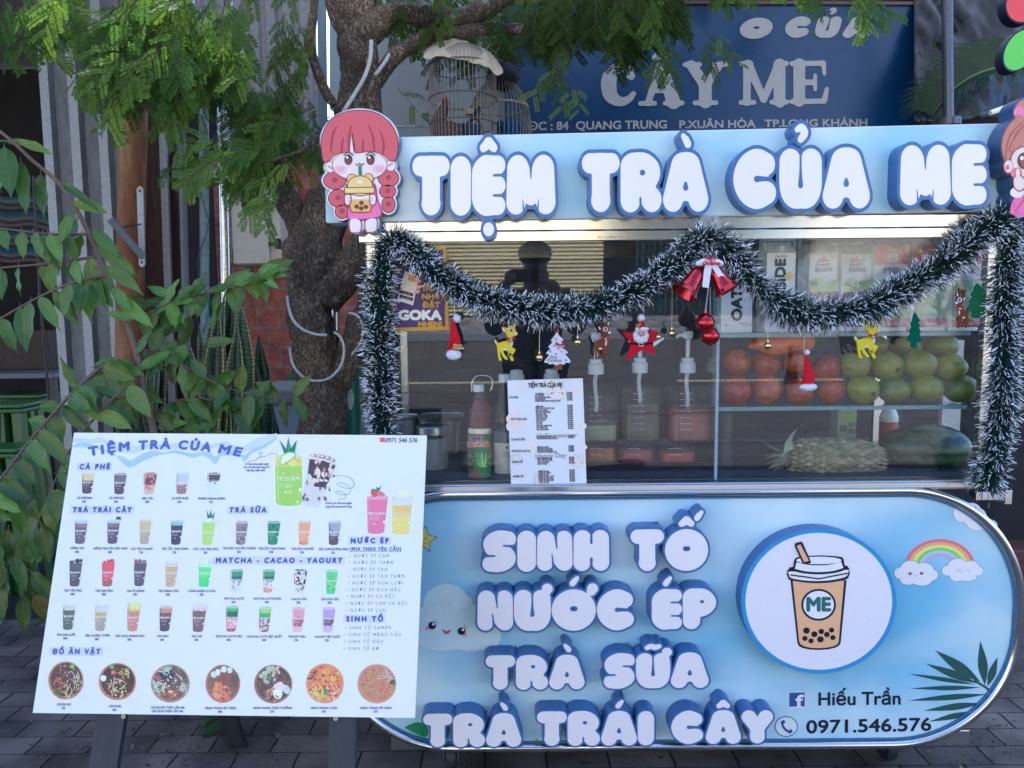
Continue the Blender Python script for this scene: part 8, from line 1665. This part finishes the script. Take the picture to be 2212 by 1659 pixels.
def spray(px, py, Y, dpx, dpy, size, dark=1.0, nl=7):
    """a twig with leaves hanging along it; dpx, dpy: way it hangs in the picture"""
    p = onY(px, py, Y); d = (_r * dpx - _u * dpy + _f * rnd.uniform(-.5, .35)).normalized(); Ls = pxr(size * rnd.uniform(1.4, 2.1), Y)
    pts_ = []; q = p.copy(); dd = d.copy()
    for k in range(5): pts_.append(q.copy()); dd = (dd + Vector((0, 0, -.10)) + Vector((rnd.gauss(0, .08), rnd.gauss(0, .08), 0))).normalized(); q = q + dd * Ls / 4
    TW.tube(pts_, [.0018, .0015, .0012, .0009, .0006], 4, cap=False); base = rnd.choice(GREEN); yel = rnd.random()
    if yel < .10: base = (.16, .24, .04)
    for k in range(nl):
        f = (k + .6) / nl * 4; i = min(3, int(f)); o_ = pts_[i].lerp(pts_[i + 1], f - i); tg = (pts_[i + 1] - pts_[i]).normalized(); sd = tg.cross(Vector((rnd.gauss(0, .4), -1, rnd.gauss(.3, .4)))).normalized() * (1 if k % 2 else -1)
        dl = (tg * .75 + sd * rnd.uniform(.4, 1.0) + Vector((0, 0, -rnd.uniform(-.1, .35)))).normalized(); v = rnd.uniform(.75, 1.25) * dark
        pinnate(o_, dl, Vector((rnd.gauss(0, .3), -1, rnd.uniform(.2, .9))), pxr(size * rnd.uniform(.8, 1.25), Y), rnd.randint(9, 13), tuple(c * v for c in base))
def cluster(cx, cy, rx, ry, n, Y0, Y1, dx, dy, size, dark=1.0, nl=7):
    for _ in range(n):
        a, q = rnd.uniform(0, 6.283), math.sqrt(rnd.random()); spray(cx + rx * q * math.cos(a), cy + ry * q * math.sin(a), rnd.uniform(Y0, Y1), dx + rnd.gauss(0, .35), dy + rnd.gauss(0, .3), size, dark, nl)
cluster(350, 20, 140, 60, 34, 2.3, 2.8, -.5, .8, 56); cluster(300, 90, 70, 60, 14, 2.25, 2.6, -.8, .7, 58); cluster(400, 120, 90, 70, 22, 2.3, 2.75, -.4, .9, 58); cluster(480, 60, 70, 70, 16, 2.4, 2.8, -.2, .9, 56); cluster(270, 150, 40, 40, 5, 2.3, 2.5, -.7, .8, 54)
cluster(560, 190, 70, 60, 14, 2.5, 2.9, -.3, .9, 48, .8); cluster(600, 270, 70, 50, 14, 2.5, 2.85, -.4, .8, 46, .8); cluster(520, 310, 70, 30, 9, 2.4, 2.6, -.9, .35, 46, 1.25); cluster(590, 350, 60, 40, 8, 2.4, 2.65, -.8, .5, 44, 1.2); cluster(450, 350, 40, 20, 4, 2.35, 2.5, -.9, .4, 46, 1.25); cluster(590, 425, 30, 14, 3, 2.4, 2.5, -.5, .8, 42, 1.2)
cluster(40, 0, 50, 18, 5, 2.3, 2.6, .2, 1, 58); cluster(130, -20, 70, 20, 7, 2.3, 2.7, 0, 1, 56); cluster(640, 130, 45, 120, 14, 2.7, 3.1, -.2, 1, 36, .7, 5); cluster(690, 260, 30, 60, 6, 2.6, 2.8, -.3, 1, 36, .9, 5)
cluster(1290, -45, 110, 45, 24, 2.5, 3.2, .0, 1, 50, .42); cluster(1370, -25, 80, 40, 18, 2.6, 3.2, .1, 1, 50, .42); cluster(1210, 20, 60, 45, 12, 2.6, 3.3, 0, 1, 46, .4); cluster(1430, -15, 60, 30, 10, 2.5, 3.0, .1, 1, 48, .55); cluster(1330, 50, 50, 26, 6, 2.6, 3.0, 0, 1, 44, .5)  # right leaves coloured dark: their silhouette shade sits in the colour
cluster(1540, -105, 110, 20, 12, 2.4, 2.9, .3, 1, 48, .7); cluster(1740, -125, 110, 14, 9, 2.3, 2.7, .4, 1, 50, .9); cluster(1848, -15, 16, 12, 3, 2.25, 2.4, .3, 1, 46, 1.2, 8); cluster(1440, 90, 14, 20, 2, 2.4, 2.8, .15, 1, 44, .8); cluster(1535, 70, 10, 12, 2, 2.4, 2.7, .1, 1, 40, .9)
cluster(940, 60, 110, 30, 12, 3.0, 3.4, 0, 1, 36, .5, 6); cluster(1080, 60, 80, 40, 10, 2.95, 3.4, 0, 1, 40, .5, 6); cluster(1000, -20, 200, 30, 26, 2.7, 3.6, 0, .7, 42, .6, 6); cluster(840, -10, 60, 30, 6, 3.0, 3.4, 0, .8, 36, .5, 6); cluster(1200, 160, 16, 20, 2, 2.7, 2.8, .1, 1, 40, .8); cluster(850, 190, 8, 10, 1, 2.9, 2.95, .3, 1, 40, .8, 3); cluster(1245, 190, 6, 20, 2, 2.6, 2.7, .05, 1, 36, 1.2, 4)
for _ in range(150): spray(rnd.uniform(-300, 2000), rnd.uniform(-420, -90), rnd.uniform(2.0, 3.6), rnd.gauss(0, .6), rnd.gauss(.4, .5), 56, .9, 7)
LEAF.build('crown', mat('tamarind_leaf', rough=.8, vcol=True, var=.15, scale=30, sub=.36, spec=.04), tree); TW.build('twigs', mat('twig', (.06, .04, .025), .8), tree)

# ---------------------------------------------------------------- sapling in front
M_leaf = mat('broad_leaf', rough=.42, vcol=True, var=.14, scale=14, sub=.25, spec=.5)
YS = 2.25; p = onY(345, 1000, YS); sap = thing('sapling', 'young tree with arching branches and broad oval leaves behind the menu board', 'sapling', (p.x, YS, 0))
ST_ = MB(); FO = MB()
def branch(P, r0, r1, Y0=YS, Y1=YS):
    n = len(P); c = bez([onY(x, y, Y0 + (Y1 - Y0) * i / (n - 1)) for i, (x, y) in enumerate(P)], 8); ST_.tube(c, [r0 + (r1 - r0) * i / (len(c) - 1) for i in range(len(c))], 10); return c
def oval(p, d, nrm, L_, W_, col, droop=.3, fold=.25):
    d = d.normalized(); sd = d.cross(nrm).normalized(); nn = sd.cross(d).normalized(); N = 9; vs = []; pos = p.copy(); dd = d.copy()
    for i in range(N + 1):
        f = i / N; w = W_ * (math.sin(math.pi * min(1, f ** .78 * 1.0)) ** .8) * (1 - .25 * f) if i not in (0, N) else .0004
        if f > .82: w *= .62
        wob = .0035 * math.sin(f * 14 + L_ * 300); vs += [pos - sd * w + nn * (w * fold + wob), pos - sd * w * .5 + nn * w * fold * .45, pos, pos + sd * w * .5 + nn * w * fold * .45, pos + sd * w + nn * (w * fold - wob)]
        dd = (dd + Vector((0, 0, -droop / N))).normalized(); pos = pos + dd * L_ / N
    FO.add(vs, [(5 * i + k, 5 * i + k + 1, 5 * i + 5 + k + 1, 5 * i + 5 + k) for i in range(N) for k in range(4)], col, smooth=True)
    mid = [Vector(vs[5 * i + 2]) - nn * .0007 for i in range(N + 1)]; mv = []
    for q_ in (-1, 1):
        for i, m_ in enumerate(mid): mv.append(m_ + sd * q_ * .0011 * (1.1 - i / N))
    for q_ in (1, -1): k0 = N + 1; FO.add([m_ + nn * .0014 * (q_ < 0) for m_ in mv], [(i, i + 1, k0 + i + 1, k0 + i) for i in range(N)], tuple(min(.5, c_ * 1.7 + .02) for c_ in col), smooth=True)
    ST_.tube([p - d * .012, p, p + d * L_ * .5 + Vector((0, 0, -droop * L_ * .1))], [.0012, .0012, .0006], 5)
LG = [(.072, .165, .018), (.086, .19, .022), (.06, .14, .018), (.10, .21, .026), (.074, .155, .022), (.066, .15, .02), (.13, .21, .03)]
def leaf_px(x, y, ang, L_, W_, Y, dark=1.0, facing=None, droop=.25, col=None):
    """leaf whose base is at x, y pointing to ang degrees in the picture (0 right, 90 down)"""
    d = _r * math.cos(R(ang)) - _u * math.sin(R(ang)) + _f * rnd.uniform(-.25, .25); nrm = -_f + Vector((rnd.gauss(0, .3), 0, rnd.uniform(.0, .6)))
    c = col or ((.20, .17, .03) if rnd.random() < .03 else rnd.choice(LG)); v = rnd.uniform(.72, 1.25) * dark; L_ *= rnd.uniform(.8, 1.15); oval(onY(x, y, Y), d, nrm, pxr(L_ * 1.1, Y), pxr(W_ * .82, Y), tuple(q * v for q in c), droop)
branch([(345, 1330), (342, 1000), (332, 929), (313, 856), (303, 801), (288, 739), (262, 666), (233, 601), (215, 553), (193, 506), (160, 444), (120, 389), (69, 346), (20, 300), (-60, 240)], .013, .004)
def row(P, r0, r1, Y1, n, a0, a1, L_, W_, both=True, dark=1.0, start=.12):
    c = branch(P, r0, r1, YS, Y1); out = []
    n2 = [(x, y) for x, y in bez2(P, 8)]
    for k in range(n):
        f = start + (1 - start) * k / max(1, n - 1); i = min(len(n2) - 2, int(f * (len(n2) - 1))); x, y = n2[i]; Y = YS + (Y1 - YS) * i / (len(n2) - 1)
        a = a0 + (a1 - a0) * rnd.random() if (not both or k % 2 == 0) else a0 - 0 + (a1 - a0) * rnd.random()
        leaf_px(x, y, a, L_ * rnd.uniform(.8, 1.15), W_ * rnd.uniform(.85, 1.1), Y + rnd.uniform(-.03, .03), dark)
row([(190, 506), (117, 506), (73, 502), (-40, 488)], .005, .002, 2.15, 9, 60, 105, 66, 19); row([(215, 553), (117, 568), (0, 579), (-60, 590)], .005, .002, 2.15, 9, 65, 110, 74, 20); row([(228, 597), (190, 601), (124, 623), (44, 663), (-60, 725)], .005, .002, 2.12, 13, 55, 100, 84, 22)
row([(292, 785), (233, 787), (190, 816), (139, 867), (66, 950), (0, 1036), (-60, 1110)], .006, .003, 2.05, 20, 10, 75, 78, 25); row([(303, 832), (270, 838), (197, 911), (150, 975), (110, 1060), (70, 1160)], .005, .002, 2.05, 15, 20, 95, 76, 24)
for (x, y, a, l, w) in [(66, 315, 200, 70, 13), (38, 305, 15, 90, 14), (10, 318, 75, 115, 28), (45, 348, 80, 100, 22), (88, 375, 85, 90, 20), (128, 392, 30, 100, 12), (160, 436, 12, 88, 20), (168, 470, 100, 78, 20), (200, 498, 40, 92, 19), (210, 530, 35, 92, 22), (226, 575, 30, 92, 20), (250, 640, 35, 86, 20), (155, 462, 110, 60, 16), (232, 596, 60, 50, 11), (243, 622, 50, 60, 16), (192, 560, 75, 60, 18), (150, 568, 60, 70, 20), (0, 335, 90, 80, 24), (296, 765, 300, 60, 13), (300, 800, 320, 70, 16), (310, 850, 200, 70, 18), (290, 690, 200, 52, 14), (205, 790, 330, 50, 10), (168, 842, 250, 64, 17), (130, 880, 190, 40, 19), (100, 916, 200, 40, 19)]:
    leaf_px(x, y, a, l, w, YS - .02 + rnd.uniform(-.04, .04))
YS = 2.3
row([(296, 696), (330, 672), (370, 652), (430, 636), (487, 622), (540, 602), (575, 583)], .004, .0015, 2.32, 13, 70, 120, 58, 19); row([(296, 696), (330, 672), (370, 652), (430, 636), (487, 622), (540, 602), (575, 583)], .003, .0015, 2.32, 9, -65, -10, 58, 18, start=.3)
row([(296, 758), (323, 757), (370, 777), (430, 808), (487, 837), (571, 857), (640, 856)], .004, .0015, 2.34, 13, 50, 130, 62, 19, dark=.9); row([(296, 758), (323, 757), (370, 777), (430, 808), (487, 837), (571, 857), (640, 856)], .003, .0015, 2.34, 10, 200, 320, 56, 18, dark=.9, start=.2)
row([(325, 900), (370, 870), (430, 860), (500, 880), (560, 905)], .003, .0015, 2.36, 10, 30, 140, 66, 19, dark=.85); row([(332, 925), (380, 925), (440, 940), (520, 950)], .003, .0015, 2.36, 9, -60, 60, 64, 18, dark=.85)
for k in range(22): leaf_px(rnd.uniform(300, 540), rnd.uniform(640, 960), rnd.choice([rnd.uniform(-60, 30), rnd.uniform(60, 150), rnd.uniform(140, 210)]), rnd.uniform(50, 74), rnd.uniform(15, 20), rnd.uniform(2.3, 2.5), rnd.uniform(.7, 1.0))
for (x, y, a) in [(366, 640, 210), (372, 648, 150), (370, 650, 60), (560, 590, -30), (568, 585, 5), (560, 592, 30), (575, 583, -10), (372, 652, -10)]: leaf_px(x, y, a, 52, 14, 2.3, 1.2, col=(.10, .22, .04))
for k in range(26): leaf_px(rnd.uniform(-10, 130), rnd.uniform(1040, 1300), rnd.uniform(40, 110), rnd.uniform(66, 90), rnd.uniform(20, 26), rnd.uniform(1.95, 2.3), rnd.uniform(.5, .85))
ST_.build('stem', mat('sapling_bark', (.13, .085, .06), .7, var=.25, scale=30), sap); FO.build('foliage', M_leaf, sap)
# snake plants
sn = bpy.data.materials.new('snake_leaf'); sn.use_nodes = True; n = sn.node_tree.nodes; L = sn.node_tree.links; a_ = n.new('ShaderNodeVertexColor'); a_.layer_name = 'Col'; tc = n.new('ShaderNodeTexCoord'); wv = n.new('ShaderNodeTexWave'); wv.bands_direction = 'Z'; wv.inputs['Scale'].default_value = 22; wv.inputs['Distortion'].default_value = 9; wv.inputs['Detail'].default_value = 4; L.new(tc.outputs['Object'], wv.inputs[0]); mr = n.new('ShaderNodeMapRange'); mr.inputs[3].default_value = .45; mr.inputs[4].default_value = 1.35; L.new(wv.outputs[1], mr.inputs[0]); mx = n.new('ShaderNodeMix'); mx.data_type = 'RGBA'; mx.blend_type = 'MULTIPLY'; mx.inputs[0].default_value = 1; L.new(a_.outputs[0], mx.inputs[6]); L.new(mr.outputs[0], mx.inputs[7]); L.new(mx.outputs[2], n['Principled BSDF'].inputs[0]); n['Principled BSDF'].inputs['Roughness'].default_value = .4
M_pot = mat('clay_pot', (.16, .07, .045), .8, var=.2)
def snake(lab, cx, Yq, blades):
    g = onZ(cx, 1100, 0); base = onY(cx, 935, Yq); t = thing('snake_plant', lab, 'potted plant', (base.x, Yq, 0), 'snake plants behind the menu board'); z0 = .34
    b = MB(); b.lathe([(.10, 0), (.13, .04), (.15, z0), (.16, z0 + .01), (.16, z0 + .03), (.14, z0 + .03), (.13, z0 - .01), (.0, z0 - .02)], (base.x, Yq, 0), 24); b.build('pot', M_pot, t)
    b = MB()
    for (bx_, tx, ty, hw, yel, dY) in blades:
        p0 = onY(bx_, 960, Yq); p0.z = z0; p0.x = base.x + max(-.12, min(.12, p0.x - base.x)); tp = onY(tx, ty, Yq + dY); N = 14; vs = []; tw = rnd.uniform(-.7, .7); w = pxr(hw * 1.5, Yq); wav = rnd.uniform(0, 6)
        for i in range(N + 1):
            f = i / N; p = p0.lerp(tp, f) + Vector((.02 * math.sin(f * 3 + wav), .02 * math.sin(f * 2), 0)) * math.sin(math.pi * f); ww = w * (.55 + .45 * math.sin(min(1, f * 1.4) * 1.57)) * (1 - max(0, (f - .72) / .28) ** 1.7) + .0006; an = tw + .5 * math.sin(f * 4 + wav); sd = Vector((math.cos(an), math.sin(an) * .6, 0)); nn = Vector((-math.sin(an), math.cos(an), 0)); vs += [p - sd * ww - nn * ww * .3, p - sd * ww * .82 - nn * ww * .2, p, p + sd * ww * .82 - nn * ww * .2, p + sd * ww - nn * ww * .3]
        gcol = rnd.choice([(.035, .075, .035), (.03, .06, .03), (.055, .10, .05)]); ecol = (.36, .32, .10) if yel else tuple(q * .8 for q in gcol)
        for e in range(4): b.add(vs, [(5 * i + e, 5 * i + e + 1, 5 * i + 6 + e, 5 * i + 5 + e) for i in range(N)], ecol if e in (0, 3) else gcol, smooth=True)
    b.build('blades', sn, t, solid=.003)
snake('tall snake plant with yellow edged leaves left of the brick wall', 455, 2.75, [(440, 486, 628, 20, True, 0), (460, 520, 650, 22, True, .02), (430, 470, 660, 16, True, -.05), (470, 455, 690, 18, True, .05), (450, 500, 590, 13, True, .02), (480, 512, 700, 16, True, -.03), (425, 408, 740, 15, True, .0), (440, 430, 700, 12, True, .04)])
snake('banded green snake plant in front of the brick wall', 540, 2.85, [(540, 558, 722, 16, False, .0), (545, 545, 770, 20, False, -.04), (530, 530, 800, 16, False, .03), (560, 590, 890, 14, False, -.05), (520, 515, 840, 14, False, .04), (565, 580, 840, 13, False, .0)])
snake('small banded snake plant left of the sapling stem', 290, 2.65, [(285, 240, 770, 16, False, 0), (290, 262, 830, 16, False, -.04), (300, 318, 800, 12, True, .03), (310, 345, 740, 13, False, .0), (300, 300, 870, 18, False, -.05), (320, 352, 690, 9, True, .02)])
# fallen leaves on the pavement
def ground_leaf(px, py, L_, W_, an, col, lab):
    p = onZ(px, py, .006); b = MB(); N = 8; vs = []; d = Vector((math.cos(an), math.sin(an), 0)); sd = Vector((-d.y, d.x, 0))
    for i in range(N + 1): f = i / N; w = W_ * math.sin(math.pi * f ** .8) + .0005; q = p + d * L_ * (f - .5) + Vector((0, 0, .012 * math.sin(f * 3))); vs += [q - sd * w + Vector((0, 0, w * .3)), q, q + sd * w + Vector((0, 0, w * .3))]
    b.add(vs, [(3 * i + k, 3 * i + k + 1, 3 * i + 4 + k, 3 * i + 3 + k) for i in range(N) for k in (0, 1)], col, smooth=True); o = b.build('fallen_leaf', M_leaf); tag(o, lab, 'leaf', 'leaves fallen on the pavement')
ground_leaf(478, 1578, .13, .022, .55, (.03, .085, .025), 'large dark green leaf fallen between the board legs'); ground_leaf(452, 1560, .07, .016, 1.1, (.05, .12, .03), 'smaller green leaf fallen just below the board edge'); ground_leaf(190, 1574, .028, .006, .1, (.25, .22, .1), 'tiny yellowish leaf on the pavers left of the first leg'); ground_leaf(352, 1594, .03, .005, .2, (.28, .24, .14), 'tiny pale leaf on the pavers right of the first leg')
b = MB()
for k in range(1700):
    x, y = (rnd.uniform(-40, 2212), rnd.uniform(1300, 1659)) if k > 260 else (rnd.gauss(rnd.choice([395, 120, 420, 560, 2100]), 46), rnd.gauss(rnd.choice([1575, 1612, 1640]), 12))
    p = onZ(x, y, .004)
    if p.y > 4 or p.y < 1.2: continue
    an = rnd.uniform(0, 6.3); l = rnd.uniform(.003, .011) * (1.5 if rnd.random() < .15 else 1); w = l * rnd.uniform(.2, .5); d = Vector((math.cos(an), math.sin(an), rnd.uniform(-.2, .2))); sd = Vector((-d.y, d.x, rnd.uniform(-.3, .3))) * w
    b.add([p - d * l, p + sd, p + d * l, p - sd], [(0, 1, 2, 3)], rnd.choice([(.12, .09, .06), (.2, .16, .1), (.06, .045, .03), (.09, .10, .05)]))
o = b.build('leaf_litter', mat('litter', rough=.9, vcol=True, var=.2)); tag(o, 'crumbs of dry leaf scattered over the pavers', 'leaf litter', kind='stuff')

# crumbs of dry leaf caught on top of the raised letters
b = MB(); shl = sheetY(YC - .012)
for (x, y) in [Z7(1520, 208), Z7(690, 944), Z7(1345, 924), Z7(905, 250), Z7(1012, 228), Z7(1122, 245), Z7(882, 985), Z7(310, 1320), Z7(512, 1322), Z7(985, 1322), Z7(808, 1492), Z7(1190, 1320)]:
    for k in range(5):
        p = shl.w(x + rnd.uniform(-3, 3), y + rnd.uniform(-2, 2), rnd.uniform(-.006, .02)); an = rnd.uniform(0, 6.3); l = rnd.uniform(.002, .005); d = Vector((math.cos(an), .3 * math.sin(an), math.sin(an))); sd = Vector((-d.z, .2, d.x)) * l * .45
        b.add([p - d * l, p + sd, p + d * l, p - sd], [(0, 1, 2, 3)], rnd.choice([(.10, .05, .03), (.16, .09, .05), (.05, .035, .025)]))
o = b.build('leaf_crumbs', MATS['litter']); tag(o, 'brown leaf crumbs caught on top of the raised letters', 'leaf litter', kind='stuff')
